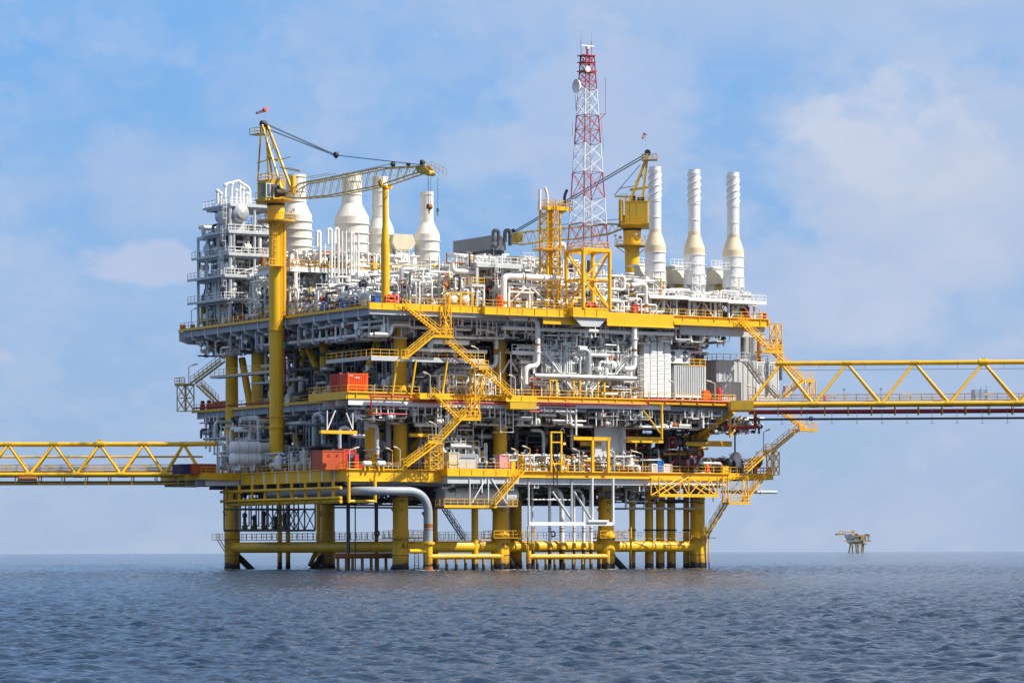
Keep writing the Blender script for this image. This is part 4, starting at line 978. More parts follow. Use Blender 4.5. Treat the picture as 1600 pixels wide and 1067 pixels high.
mb = MB(); a = F(946, 178, -3.2); b = F(933, 179, -3.2); c_ = F(934, 191, -3.2); mb.tube([b, a, c_], 0.08, 4); mb.tube([a, F(946, 122, -3.2)], 0.035, 5); T.part('side_bracket', mb, 'mst')

# ================================================================ yellow vent tower
s1 = 2.35; ct = F(859.5, 478, 0.5); h = s1/2
T = Thing('vent_tower', 'yellow lattice tower with a railed top platform and three curved vent pipes', 'lattice tower', (ct[0], ct[1], ZU))
zt = F(859.5, 327, 0.5)[2]
q = lambda z: [(ct[0]-h, ct[1]-h, z), (ct[0]+h, ct[1]-h, z), (ct[0]+h, ct[1]+h, z), (ct[0]-h, ct[1]+h, z)]
mb = MB(); mb.lattice(q(ZU), q(zt), 6, 0.18, 0.075, 'x', rings=False, k=8); T.part('lattice_frame', mb, 'yel')
mb = MB(); mb.box(ct[0]-h-0.3, ct[0]+h+2.1, ct[1]-h-0.4, ct[1]+h+0.3, zt, zt+0.18); mb.box(ct[0]-h-0.3, ct[0]+h+2.1, ct[1]-h-0.5, ct[1]-h-0.4, zt-0.3, zt+0.25)
mb.prism([(ct[0]+h, ct[1]-h, zt), (ct[0]+h+1.9, ct[1]-h, zt), (ct[0]+h, ct[1]-h, zt-1.0)], (0, 0.1, 0)); pf = T.part('top_platform', mb, 'yel')
rl = MB(); rl.rail([(ct[0]-h-.3, ct[1]+h, zt+.2), (ct[0]-h-.3, ct[1]-h-.4, zt+.2), (ct[0]+h+2.1, ct[1]-h-.4, zt+.2), (ct[0]+h+2.1, ct[1]+h, zt+.2), (ct[0]-h-.3, ct[1]+h, zt+.2)], sp=0.8); T.part('platform_railing', rl, 'yrail', pf)
zm = F(850, 392, 0.5)[2]; mb = MB(); mb.box(ct[0]-h-1.4, ct[0]+h-0.3, ct[1]-h-0.9, ct[1]+h, zm, zm+0.15); pf = T.part('lower_platform', mb, 'yel'); rl = MB(); rl.rail([(ct[0]-h-1.4, ct[1]+h, zm+.1), (ct[0]-h-1.4, ct[1]-h-.9, zm+.1), (ct[0]+h-.3, ct[1]-h-.9, zm+.1)], sp=0.8); T.part('platform_railing', rl, 'yrail', pf)
mb = MB(); mb.ladder((ct[0]-0.1, ct[1]-h-0.25, zm), zt+1, (1, 0), t=0.05); mb.ladder((ct[0]+0.3, ct[1]-h-0.25, ZU), zm, (1, 0), t=0.05); T.part('caged_ladder', mb, 'yel')
for (pts, m) in (((( 843.5, 328), (843.5, 296)), 'stk'), (((855, 328), (855, 304), (851, 293)), 'stk'), (((882, 322), (882, 306), (886, 297)), 'drk')):
    mb = MB(); mb.tube(bend([F(a, b, -0.4) for a, b in pts], 0.5), 0.24, 10); T.part('vent_pipe', mb, m)
mb = MB(); mb.tube([(ct[0]+0.2, ct[1]+.2, ZU), (ct[0]+0.2, ct[1]+.2, zt+.5)], 0.3, 10); T.part('vent_riser', mb, 'yel')

# ================================================================ process tower on the left
T = Thing('process_tower', 'open grey five level steel frame at the left end of the upper deck', 'steel frame', (2, 60, ZU))
v0 = L(360, 500, -2.6)[1]; v1 = L(310, 500, -2.6)[1]; u0 = -2.6; u1 = 6.6
lev = [ZU] + [L(360, y, u0)[2] for y in (468, 431, 397, 362, 320)]
mb = MB()
for u in (u0, (u0+u1)/2, u1):
    for v in (v0, v0+(v1-v0)*.35, v0+(v1-v0)*.72, v1):
        top = lev[5] if v < v1 - 4 else lev[4]
        mb.tube([(u, v, ZU), (u, v, top)], 0.28 if u == u0 and v == v0 else 0.24, 6, True, False)
for z in lev[1:6]:
    ve = v1 if z < lev[5] else v0 + (v1-v0)*.72
    for v in (v0, v0+(v1-v0)*.35, ve): mb.box(u0, u1, v-0.12, v+0.12, z-0.55, z)
    for u in (u0, u1): mb.box(u-0.12, u+0.12, v0, ve, z-0.55, z)
for i in (1, 2, 3):
    mb.tube([(u0+.2, v0, lev[i]), (u1-.3, v0, lev[i+1]-.5)], 0.16, 6) if i == 2 else None
    mb.tube([(u0, v0+.3, lev[i]), (u0, v0+(v1-v0)*.35, lev[i+1]-.5)], 0.12, 6) if i == 3 else None
mb.tube([(u0, v0, ZU+3.2), (u0+3, v0, ZU)], 0.14, 6)
T.part('main_frame', mb, 'gry')
mb = MB()
for i, z in enumerate(lev[1:6]):
    e = 1.3 if i in (0, 1) else 0.5; ve = v1+1.5 if z < lev[4] else v0 + (v1-v0)*.8
    if i == 4: e = 0.2
    mb.box(u0-e, u1+0.2, v0-0.4, ve, z, z+0.12); mb.box(u0-e-.08, u0-e, v0-.4, ve, z-.2, z+.2); mb.box(u0-e, u1+.2, v0-.5, v0-.4, z-.25, z+.2)
T.part('floor', mb, 'gry')
mb = MB()
for i, z in enumerate(lev[1:6]):
    e = 1.3 if i in (0, 1) else 0.5; ve = v1+1.5 if z < lev[4] else v0 + (v1-v0)*.8
    if i == 4: e = 0.2
    mb.rail([(u0-e, ve, z+.12), (u0-e, v0-.4, z+.12), (u1+.2, v0-.4, z+.12)], sp=1.3, w=0.06)
T.part('railing', mb, 'wht')
mb = MB()
for (k, a, b) in ((0.2, lev[1], lev[2]+1), (0.9, lev[2], lev[3]+1), (0.4, lev[3], lev[4]+1), (0.1, lev[4], lev[5]+1)): mb.ladder((u0-0.7, v0+k*1.5, a), b, (0, 1), out=(-1, 0), t=0.05)
T.part('caged_ladder', mb, 'wht')
c = L(378, 333, 0.5); T2 = Thing('pressure_drum', 'round grey dished drum end shining in the top bay of the left steel frame', 'vessel', (c[0], c[1], lev[4]))
cc = F(377, 333, v0-.5); mb = MB(); mb.tank((cc[0], cc[1], cc[2]), 1.5, 7, 'v', 24); T2.part('shell', mb, 'slv'); mb = MB(); mb.box(cc[0]-1.2, cc[0]+1.2, cc[1]+1, cc[1]+1.4, lev[4], cc[2]-0.6); mb.box(cc[0]-1.2, cc[0]+1.2, cc[1]+5, cc[1]+5.4, lev[4], cc[2]-0.6); T2.part('saddle', mb, 'gry')
mb = MB(); cc = F(348, 345, v0+2.5); mb.lathe((cc[0], cc[1], 0), [(0.3, lev[4]+.6), (0.9, lev[4]+1.6), (0.9, lev[5]-1.5), (0.5, lev[5]-.8)], 14); solo('hopper_vessel', mb, 'gry', 'small grey conical bottomed vessel left of the shining drum end', 'vessel')
rnd = random.Random(11)
for i, (xx, yt, yb) in enumerate(((345, 300, 322), (352, 287, 320), (362, 285, 320), (375, 283, 320), (380, 292, 322), (369, 295, 322), (386, 300, 318), (340, 296, 318))):
    p = F(xx, yb, v0+3); t = F(xx, yt, v0+3); mb = MB(); mb.tube([p, t], 0.22, 8); mb.lathe((t[0], t[1], t[2]-0.5), [(0.32, 0), (0.38, 0.1), (0.38, 0.35), (0.1, 0.55)], 10)
    solo('relief_valve', mb, 'wht', None or ['short vent valve at the left end of the row on the left steel frame roof', 'second valve from the left on the left steel frame roof', 'tall roof vent left of the highest one on the left steel frame', 'highest roof vent on top of the left steel frame', 'low vent right of the highest roof vent of the left steel frame', 'vent valve standing between the two tallest roof vents', 'rightmost valve on the left steel frame roof beside the crane', 'small outer roof valve over the left edge of the left steel frame'][i], 'valve', group='valves on the roof of the left steel frame')
mb = MB(); mb.tube(bend([F(352, 288, v0+3), F(375, 282, v0+3), F(375, 320, v0+3)], 0.4), 0.2, 8); mb.tube(bend([F(378, 287, v0+4), F(390, 294, v0+4), F(390, 318, v0+4)], 0.7), 0.26, 8); solo('roof_header', mb, 'wht', 'white arched header pipe joining the roof vents of the left steel frame', 'pipe')
# ================================================================ bridges
def bridge(A, B, ytop, bots, name_label, hang, pipes, x_far, depth_off=4.4, chord=0.36):
    """triangular truss bridge along the front bottom chord A-B; bots / tops: node pixels"""
    A = Vector(A); B = Vector(B); d = Vector((B.x-A.x, B.y-A.y, 0)).normalized(); n = Vector((-d.y, d.x, 0))
    if n.y < 0: n = -n
    ang = math.atan2(d.y, d.x); zc = A.z
    # local frame: x along d, y along n (handedness kept by using the world frame)
    P = lambda px, py: PLN(px, py, (A.x, A.y), (d.x, d.y))
    Pt = lambda px, py: PLN(px, py, (A.x + n.x*depth_off/2, A.y + n.y*depth_off/2), (d.x, d.y))
    T = Thing('link_bridge', name_label, 'bridge', (A.x, A.y, zc), frame=WF)
    nb = [Vector(P(x, 0)) for x in bots]; 
    for q in nb: q.z = zc
    zt = Pt(*ytop)[2]
    nt_ = [(nb[i] + nb[i+1]) / 2 + n*depth_off/2 for i in range(len(nb)-1)]
    for q in nt_: q.z = zt
    e0 = nb[0]; e1 = nb[-1]
    T.part('bottom_chord', MB().tube([e0, e1], chord, 14), 'yel')
    T.part('bottom_chord', MB().tube([e0 + n*depth_off, e1 + n*depth_off], chord, 14), 'yel')
    T.part('top_chord', MB().tube([nt_[0] - d*1.0, nt_[-1] + d*1.0], chord*1.05, 14), 'yel')
    for i, q in enumerate(nt_):
        for o in (0, depth_off):
            for b in (nb[i], nb[i+1]): T.part('diagonal', MB().tube([q, b + n*o], chord*0.62, 10), 'yel')
    for q in nb[:-1]:
        for o in (0, depth_off): c_ = q + n*o; T.part('node_sleeve', MB().tube([c_ - d*.75, c_ + d*.75], chord*1.14, 14), 'yel2')
    for q in nt_: T.part('node_sleeve', MB().tube([q - d*.7, q + d*.7], chord*1.2, 14), 'yel2')
    mb = MB()
    for i, b in enumerate(nb):
        mb.tube([b, b + n*depth_off], 0.2, 8)
        if i < len(nb)-1: mb.tube([b, nb[i+1] + n*depth_off], 0.12, 6); m_ = (b + nb[i+1])/2; mb.tube([m_, m_ + n*depth_off], 0.15, 6)
    T.part('cross_member', mb, 'yel')
    mb = MB(); rl = MB()
    a, b = e0 + n*1.2 + Vector((0,0,.45)), e1 + n*1.2 + Vector((0,0,.45)); mb.prism([tuple(a), tuple(b), tuple(b + n*2.2), tuple(a + n*2.2)], (0, 0, 0.1))
    rl.rail([tuple(a + Vector((0,0,.1))), tuple(b + Vector((0,0,.1)))], sp=1.8); rl.rail([tuple(a + n*2.2 + Vector((0,0,.1))), tuple(b + n*2.2 + Vector((0,0,.1)))], sp=1.8)
    wk = T.part('walkway', mb, 'flr'); T.part('walkway_railing', rl, 'yrail', wk)
    # hangers and pipes below
    L_ = (e1 - e0).length; k = 0; step, drop, w_ = hang
    x = 1.0
    mb = MB()
    while x < L_:
        for o in (0.1, depth_off - 0.1):
            q = e0 + d*x + n*o; T_ = q - Vector((0, 0, drop)); mb.tube([tuple(q), tuple(T_)], w_, 4, True, False)
        q = e0 + d*x - Vector((0,0,drop)); mb.tube([tuple(q), tuple(q + n*depth_off)], w_, 4, True, False)
        x += step
    T.part('hanger', mb, 'yel2')
    for (o, dz, r, m, nm) in pipes:
        q0, q1 = e0 + n*o + Vector((0,0,dz)), e1 + n*o + Vector((0,0,dz)); T.part(nm, MB().tube([q0, q1], r, 10), m)
    return T, d, n, nb, nt_, zc, zt
YA = 566.0
A = X(1168, 632, YA); zA = A[2]
rB = ray(1600, 629.5); yB = (zA - CAMH) / rB[1]; B = (rB[0]*yB, yB, zA)
BT, bd, bn, bnb, bnt, bz, bzt = bridge(A, B, (1400, 567), (1168, 1270, 1375, 1482, 1591, 1702, 1815), 'long yellow triangular truss bridge leading off to the right from the middle deck', (3.85, 1.7, 0.1),
    ((1.2, -1.15, 0.32, 'red', 'red_pipe'), (3.0, -1.3, 0.22, 'drk', 'pipe'), (0.6, -2.45, 0.17, 'drk', 'lower_pipe'), (2.9, -2.3, 0.14, 'blk', 'cable_tray'), (2.2, 5.75, 0.05, 'gry', 'overhead_line'), (3.4, 0.5, 0.25, 'slv', 'deck_pipe'), (0.7, 0.35, 0.16, 'slv', 'deck_pipe')), 1900)
mb = MB()
for k in range(14):
    q = bnb[0] + bd*(5.5 + k*4.1) + bn*0.6; mb.tube([(q.x, q.y, bz-1.2), (q.x, q.y, bz-3.2)], 0.05, 4, True, False); mb.tube([(q.x-.2, q.y, bz-3.2), (q.x+.3, q.y, bz-3.2)], 0.05, 4)
for k in range(9):
    q = bnb[0] + bd*(4 + k*7.6) + bn*2.2; mb.tube([(q.x, q.y, bzt), (q.x, q.y, bz+5.75)], 0.035, 4, True, False)
BT.part('support_rod', mb, 'gry2')
q = bnt[3]; mb = MB(); mb.tube([tuple(q - bd*0.75), tuple(q + bd*0.75)], 0.55, 14)
mb.prism([tuple(q + Vector((0,0,.4)) - bd*.6), tuple(q + Vector((0,0,.75)) - bd*.2), tuple(q + Vector((0,0,.75)) + bd*.2), tuple(q + Vector((0,0,.4)) + bd*.6)], (0, 0.3, 0)); BT.part('lifting_saddle', mb, 'yel')
mb = MB(); a = X(1140, 632, 562); mb.box(a[0], bnb[0].x + 0.3, 558.5, 566.5, bz-1.2, bz+0.35); BT.part('bearing_seat', mb, 'yel2')
A2_ = X(281, 741, 562); rB = ray(0, 741.5); yB = (A2_[2] - CAMH) / rB[1]
T2, d2_, n2_, nb2, nt2, z2, zt2 = bridge((rB[0]*yB, yB, A2_[2]), A2_, (200, 694), (-97, -27, 43.6, 116.7, 187, 254.5, 313), 'shorter yellow triangular truss bridge leading off to the left from the lower deck', (3.8, 1.55, 0.13),
    ((0.5, -1.5, 0.15, 'yel2', 'lower_rail'), (3.9, -1.5, 0.15, 'yel2', 'lower_rail'), (2.0, -1.2, 0.2, 'grd', 'pipe'), (3.8, 3.0, 0.17, 'yel', 'side_pipe'), (3.2, 1.2, 0.2, 'wht', 'deck_pipe'), (3.2, 0.75, 0.2, 'slv', 'deck_pipe')), -100, 4.6)
mb = MB(); q = nt2[3]; mb.tube([tuple(q - d2_*0.75), tuple(q + d2_*0.75)], 0.55, 14); mb.prism([tuple(q + Vector((0,0,.4)) - d2_*.6), tuple(q + Vector((0,0,.8)) - d2_*.2), tuple(q + Vector((0,0,.8)) + d2_*.2), tuple(q + Vector((0,0,.4)) + d2_*.6)], (0, 0.3, 0)); T2.part('lifting_saddle', mb, 'yel2')
mb = MB(); q0 = nt2[-1]; e = X(338, 697, 561); mb.tube([tuple(q0), (e[0], e[1], q0.z)], 0.4, 14); T2.part('top_chord_end', mb, 'yel')
a = X(30, 748, nb2[1].y); b = X(58, 748, nb2[1].y); mb = MB(); mb.tube([(a[0], a[1]-0.3, a[2]), (b[0], b[1]-0.3, b[2])], 0.35, 10); solo('valve_actuator', mb, 'brn', 'rusty cylinder hung below the left bridge walkway', 'actuator', frame=WF)
for i, (px, lb) in enumerate(((11, 'first'), (76, 'second'), (133, 'third'), (198, 'fourth'), (228, 'fifth'))):
    q = PLN(px, 727, (nb2[0].x, nb2[0].y), (d2_.x, d2_.y)); mb = MB(); mb.box(q[0]-.75, q[0]+.75, q[1]+1, q[1]+1.2, z2+1.25, z2+1.55); mb.tube([(q[0], q[1]+1.1, z2+.5), (q[0], q[1]+1.1, z2+1.3)], .04, 4); solo('lamp_fitting', mb, 'cream', lb + ' pale tube lamp from the left on the left bridge railing', 'lamp', group='tube lamps on the left bridge', frame=WF)
for i, px in enumerate((1300, 1418, 1547)):
    q = PLN(px, 619, (bnb[0].x, bnb[0].y), (bd.x, bd.y)); mb = MB(); mb.box(q[0]-.85, q[0]+.85, q[1]+1, q[1]+1.2, bz+1.3, bz+1.6); mb.tube([(q[0], q[1]+1.1, bz+.5), (q[0], q[1]+1.1, bz+1.3)], .04, 4)
    solo('lamp_fitting', mb, 'cream', 'pale tube lamp on the right bridge railing ' + ('beside the seated worker', 'between the two bare poles and the scaffold', 'beside the small scaffold')[i], 'lamp', group='tube lamps on the right bridge', frame=WF)
for i, (px, yt) in enumerate(((1320, 608), (1378, 607))):
    q = PLN(px, yt, (bnb[0].x, bnb[0].y), (bd.x, bd.y)); mb = MB(); mb.tube([(q[0], q[1]+1.4, bz+.5), (q[0], q[1]+1.4, q[2])], .06, 5); mb.box(q[0]-.25, q[0]+.2, q[1]+1.3, q[1]+1.5, q[2]-.1, q[2]+.15)
    solo('pole_light', mb, 'gry2', ('left', 'right')[i] + ' one of two thin poles with a small head on the right bridge', 'lamp', group='thin light poles on the right bridge', frame=WF)
# scaffold on the bridge
q = PLN(1532, 619, (bnb[0].x, bnb[0].y), (bd.x, bd.y)); mb = MB()
for k in (-1.1, -.8, .2, 1.1): mb.tube([(q[0]+k, q[1]+1.2, bz+.5), (q[0]+k, q[1]+1.2, bz+2.6+0.3*k)], 0.05, 4); mb.tube([(q[0]+k, q[1]+2.6, bz+.5), (q[0]+k, q[1]+2.6, bz+2.3)], 0.05, 4)
for z in (1.3, 1.9, 2.2): mb.tube([(q[0]-1.4, q[1]+1.2, bz+z), (q[0]+1.4, q[1]+1.2, bz+z)], 0.05, 4); mb.tube([(q[0]-1.1, q[1]+1.2, bz+z), (q[0]-1.1, q[1]+2.6, bz+z)], 0.05, 4)
solo('scaffold', mb, 'grd', 'small dark pipe scaffold standing on the right bridge', 'scaffold', frame=WF)
mb = MB(); c = X(1267, 654, 565); mb.ring((c[0], c[1]-0.2, c[2]), 0.3, 0.12, 'v'); solo('rubber_fender', mb, 'blk', 'black ring hanging on the pipes below the right bridge', 'ring', frame=WF)

# ================================================================ stairs
def flights(name, label, m, plane, runs, landings=(), towers=(), w=0.95, left=False, grp=None, mr=None, posts=()):
    """runs: (px0, py0, px1, py1, offset of the plane); landings: (px0, px1, py)"""
    G = (lambda x, y, o=0: L(x, y, plane - o)) if left else (lambda x, y, o=0: F(x, y, plane - o))
    wd = (-w, 0) if left else (0, -w)
    b = G(runs[0][0], runs[0][1]); T = Thing(name, label, 'stairs', b, grp)
    for r in runs:
        o = r[4] if len(r) > 4 else 0
        p, q = G(r[0], r[1], o), G(r[2], r[3], o); mb = MB()
        if left: p = (p[0], p[1], p[2]); 
        mb.stairs(p, q, wd, rails=False); st = T.part('flight', mb, m); rl = MB()
        P_, Q_ = Vector(p), Vector(q); k = max(1, round((Q_-P_).length/1.6))
        for o_ in (Vector((0,0,0)), Vector((*wd, 0))):
            for hh in (1.1, 0.6): rl.tube([P_ + o_ + Vector((0,0,hh)), Q_ + o_ + Vector((0,0,hh))], 0.05, 4, True, False)
            for i in range(k+1): a = P_.lerp(Q_, i/k) + o_; rl.tube([a, a + Vector((0,0,1.1))], 0.045, 4, True, False)
        T.part('handrail', rl, mr or m, st)
    for l in landings:
        o = l[3] if len(l) > 3 else 0
        p, q = G(l[0], l[2], o), G(l[1], l[2], o); z = p[2]; mb = MB(); rl = MB(); W2 = w * (2.1 if o == 0 else 1.05)
        if left: mb.box(p[0]-W2, p[0], min(p[1], q[1]), max(p[1], q[1]), z-.3, z); rl.rail([(p[0], p[1], z), (p[0]-W2, p[1], z), (p[0]-W2, q[1], z)], sp=1.0)
        else: mb.box(p[0], q[0], p[1]-W2, p[1]+.05, z-.3, z); rl.rail([(p[0], p[1]-W2, z), (q[0], p[1]-W2, z), (q[0], p[1], z)], sp=1.0)
        ld = T.part('landing', mb, m); T.part('landing_railing', rl, mr or m, ld)
    for t in towers:
        px0, px1, ya, yb, n = t; p, q = G(px0, ya), G(px1, ya); zb = G(px0, yb)[2]; z = p[2]; k = w*1.6
        if left: c = [(p[0], p[1]), (p[0]-k, p[1]), (p[0]-k, q[1]), (p[0], q[1])]
        else: c = [(p[0], p[1]), (q[0], p[1]), (q[0], p[1]-k), (p[0], p[1]-k)]
        mb = MB(); mb.lattice([(*a, zb) for a in c], [(*a, z) for a in c], n, 0.10, 0.065, 'x', k=6); T.part('support_tower', mb, m)
    return T
flights('steel_stairs', 'long yellow stairway zigzagging from the upper deck down to the middle deck at the front', 'yel', -3.2,
    [(629, 478, 686, 524), (688, 526, 741, 574), (751, 576, 797, 620), (672, 526, 633, 558, 1.1)], [(668, 698, 525), (738, 753, 575), (622, 634, 558, 1.1)], [(688, 697, 478, 525, 2), (734, 751, 577, 620, 2)])
flights('steel_stairs', 'yellow stairway between middle and lower deck running down towards the marked corner leg', 'yel', -3.4,
    [(674, 616, 711, 652), (722, 649, 686, 688, 1.0), (681, 692, 631, 729, 1.0)], [(708, 741, 654), (664, 686, 690, 1.0)], [(728, 741, 622, 654, 2), (664, 684, 692, 732, 3)])
T = flights('steel_stairs', 'short yellow stairway from the lower deck down to the hanging front platform', 'yel', -4.8, [(816, 734, 769, 789)], [])
flights('steel_stairs', 'yellow stairway at the right end leading from the upper deck to above the bridge', 'yel', -2.9,
    [(1153, 502, 1201, 548), (1208, 553, 1250, 593, 1.0), (1250, 596, 1222, 621, 2.2)], [(1180, 1212, 549), (1250, 1266, 594, 1.0)], [(1203, 1213, 506, 549, 2), (1257, 1266, 595, 622, 1)])
flights('steel_stairs', 'yellow stairway below the right bridge going down to the lower deck', 'yel', -2.6,
    [(1223, 648, 1254, 670), (1242, 673, 1206, 703, 1.0), (1197, 706, 1163, 737, 1.0)], [(1238, 1267, 671), (1190, 1208, 704, 1.0)], [(1198, 1209, 706, 742, 2)])
flights('steel_stairs', 'yellow stairway hanging below the right end of the lower deck', 'yel', -2.4,
    [(1193, 743, 1160, 782)], [(1128, 1161, 785)], [(1129, 1160, 744, 785, 1)])
flights('steel_stairs', 'dull ochre stairway from the hanging landing down to the rightmost leg', 'yel2', 2.6, [(1131, 788, 1097, 844)], [])
flights('steel_stairs', 'ochre stairway on the far left outside the deck edge with a lattice tower', 'yel2', -0.6,
    [(351, 565, 305, 599), (315, 602, 342, 628)], [(289, 304, 601)], [(289, 303, 602, 643, 2)], left=True)
flights('steel_stairs', 'upper white stairway of the left half of the white piping skid', 'wht', -.5, [(848, 553, 870, 582)], [])
flights('steel_stairs', 'lower white stairway of the left half of the white piping skid', 'wht', -.9, [(876, 591, 897, 618)], [])
flights('steel_stairs', 'upper white stairway in the right half of the white piping skid', 'wht', -.5, [(981, 556, 957, 585)], [])
flights('steel_stairs', 'lower white stairway in the right half of the white piping skid', 'wht', -.9, [(942, 585, 918, 613)], [])
flights('steel_stairs', 'grey stairway climbing the grey ribbed building near the right bridge', 'gry', -1.2, [(1160, 563, 1187, 600), (1192, 601, 1212, 622)], [(1145, 1161, 562)])
for i, (x0, x1) in enumerate(((621, 613), (650, 642), (699, 691))):
    solo('raking_strut', MB().tube([F(x0, 563, -2.9), F(x1, 617, -2.9)], 0.17, 8), 'yel', ('left', 'middle', 'right')[i] + ' slanting yellow strut under the intermediate walkway', 'strut', group='slanting struts under the walkway')
c = F(672, 780, 6); T = Thing('ship_ladder', 'dark steep stair between the sea walkway and the big grey tank', 'stairs', F(724, 843, 3)); mb = MB(); mb.stairs(F(691, 796, 3), F(722, 843, 3), (0, -0.8), st=0.12); T.part('flight', mb, 'grd')
mb = MB(); p = F(688, 795, 3); mb.box(p[0]-1.2, p[0]+1.2, p[1]-1, p[1]+.6, p[2], p[2]+.35); T.part('landing', mb, 'brn')
# hanging front platform
T = Thing('hanging_platform', 'small yellow edged platform hung on white rods below the front of the lower deck', 'platform', F(750, 790, -4.4))
z = F(690, 790, -4.4)[2]; a = Pz(693, z, -4.4)[0]; b = Pz(792, z, -4.4)[0]; e = Pz(808, z, -4.4)[0]
mb = MB(); mb.box(a, e, -4.4, -1.6, z-.1, z); T.part('floor', mb, 'gry'); mb = MB(); mb.box(a, b-2, -4.5, -4.4, z-.3, z+.05); T.part('edge_beam', mb, 'yel')
rl = MB(); rl.rail([(a, -1.8, z), (a, -4.4, z), (b-3.0, -4.4, z)], sp=1.2); rl.rail([(b, -4.4, z), (e, -4.4, z), (e, -1.8, z)], sp=1.2); T.part('railing', rl, 'yrail')
mb = MB()
for (x0, y0, x1, y1) in ((734, 748, 734, 790), (763, 748, 763, 790), (792, 748, 792, 790), (759, 748, 737, 786), (768, 748, 791, 786), (753, 748, 753, 770)): mb.tube([F(x0, y0, -4.3), F(x1, y1, -4.3)], 0.1, 6)
T.part('suspension_rod', mb, 'wht')
# hanging truss basket at the right
T = Thing('truss_platform', 'yellow crossbraced truss box hanging below the right part of the lower deck', 'platform', F(1065, 776, -3))
p = [F(1017, 745, -2.6), F(1108, 745, -2.6)]; zt = p[0][2]; zb = F(1020, 774, -2.6)[2]; u0, u1 = p[0][0], p[1][0]
mb = MB(); um = (u0+u1)/2
for v in (-2.6, -5.0):
    for u in (u0, um, u1): mb.tube([(u, v, zt), (u, v, zb)], 0.11, 6)
    mb.tube([(u0, v, zb), (um, v, zt), (u1, v, zb)], 0.11, 6); mb.tube([(u0, v, zt), (um-1.6, v, zb)], 0.09, 6); mb.tube([(um+1.6, v, zb), (u1-1, v, zt)], 0.09, 6)
for u in (u0, um, u1): mb.tube([(u, -2.6, zt), (u, -5.0, zb)], 0.09, 6); mb.tube([(u, -2.6, zb), (u, -5.0, zb)], 0.1, 6)
T.part('truss', mb, 'yel'); mb = MB(); mb.box(u0-0.1, u1+.1, -5.15, -4.95, zb-.25, zb+.25); mb.box(u0-0.1, u1+.1, -4.95, -2.5, zb-.2, zb-.1); T.part('floor_beam', mb, 'yel')
mb = MB()
z = F(1000, 794, 5)[2]; a, b = Pz(978, z, 4)[0], Pz(1100, z, 4)[0]; mb.box(a, b, 4.2, 4.4, z-.15, z+.15); mb.box(a, b, 10, 10.2, z-.15, z+.15)
for k in range(9): u = a+(b-a)*k/8; mb.box(u-.07, u+.07, 4.2, 10, z-.1, z+.1); mb.tube([(u, 4.3, z), (u, 4.3, ZL-2)], 0.09, 4)
for k in range(4): mb.tube([(a+k*1.7, 4.3, z), (a+(k+1)*1.7, 4.3, ZL-2.2)], 0.07, 4)
solo('conductor_guide', mb, 'gry', 'grey open frame guiding the yellow well pipes below the lower deck', 'frame')

# ================================================================ wells, risers, boat barriers
for i, (px, w, lb) in enumerate(((988, 9.2, 'thin yellow well pipe standing alone right of the third marked leg'), (1014.5, 12.8, 'first of the three thick yellow well pipes'), (1031.5, 12.8, 'middle of the three thick yellow well pipes'), (1049, 13, 'third of the three thick yellow well pipes'), (1072.5, 9.6, 'thin yellow well pipe touching the rightmost leg'))):
    c = F(px, 880, 7.0); r = w * toworld(c).y / FPX / 2; T = Thing('conductor_pipe', lb, 'pipe', (c[0], c[1], 0), 'yellow well pipes entering the sea')
    bd_ = T.part('casing', MB().lathe((c[0], c[1], 0), [(r*1.08, -3), (r*1.08, 4.6), (r, 4.8), (r, ZL-1)], 20), 'yel')
    T.part('waterline_growth', MB().lathe((c[0], c[1], 0), [(r*1.1, -4), (r*1.11, 0.5)], 18), 'mar'); T.part('band', MB().lathe((c[0], c[1], 0), [(r*1.1, 6.35), (r*1.35, 6.35), (r*1.35, 6.6), (r*1.1, 6.6)], 18), 'drk')
    for (y0, sx_) in ((852, 1),): pass
for i, (px, w, dx) in enumerate(((832, 3.2, 0), (859, 5, 0), (878, 8, 0), (897, 4, 0), (912, 5, 0), (923.5, 5, 0))):
    c = F(px, 880, 1.0); r = w * 0.1 / 2 * 1.02
    lb = ('thinnest', 'second', 'thickest', 'fourth', 'fifth', 'last')[i] + ' white riser ' + ('on the left of the riser row', 'from the left in the riser row', 'in the riser row behind the right boat barrier', 'from the left, slim, right of the thickest riser', 'from the left in the riser row', 'on the right of the riser row')[i]
    T = Thing('riser_pipe', lb, 'pipe', (c[0], c[1], 0), 'white risers rising from the sea to the lower deck')
    z = lambda y: F(px, y, 1.0)[2]
    if i in (2, 4): top = bend([(c[0], c[1], z(780)), (c[0]-0.3, c[1]+.2, z(768)), (c[0]-1.8, c[1]+2, z(757))], 1)
    else: top = [(c[0], c[1], ZL-1.5)]
    T.part('riser', MB().tube([(c[0], c[1], z(855))] + top, r, 12), 'wht' if i else 'gry')
    T.part('wet_section', MB().tube([(c[0], c[1], -3), (c[0], c[1], z(858))], r*1.15, 12), 'mar'); T.part('painted_collar', MB().tube([(c[0], c[1], z(858)), (c[0], c[1], z(848))], r*1.4+0.05, 12), 'yrust')
    for y in (824.5, 829): T.part('brown_band', MB().tube([(c[0], c[1], z(y)), (c[0], c[1], z(y)-.2)], r*1.06, 12), 'brn')
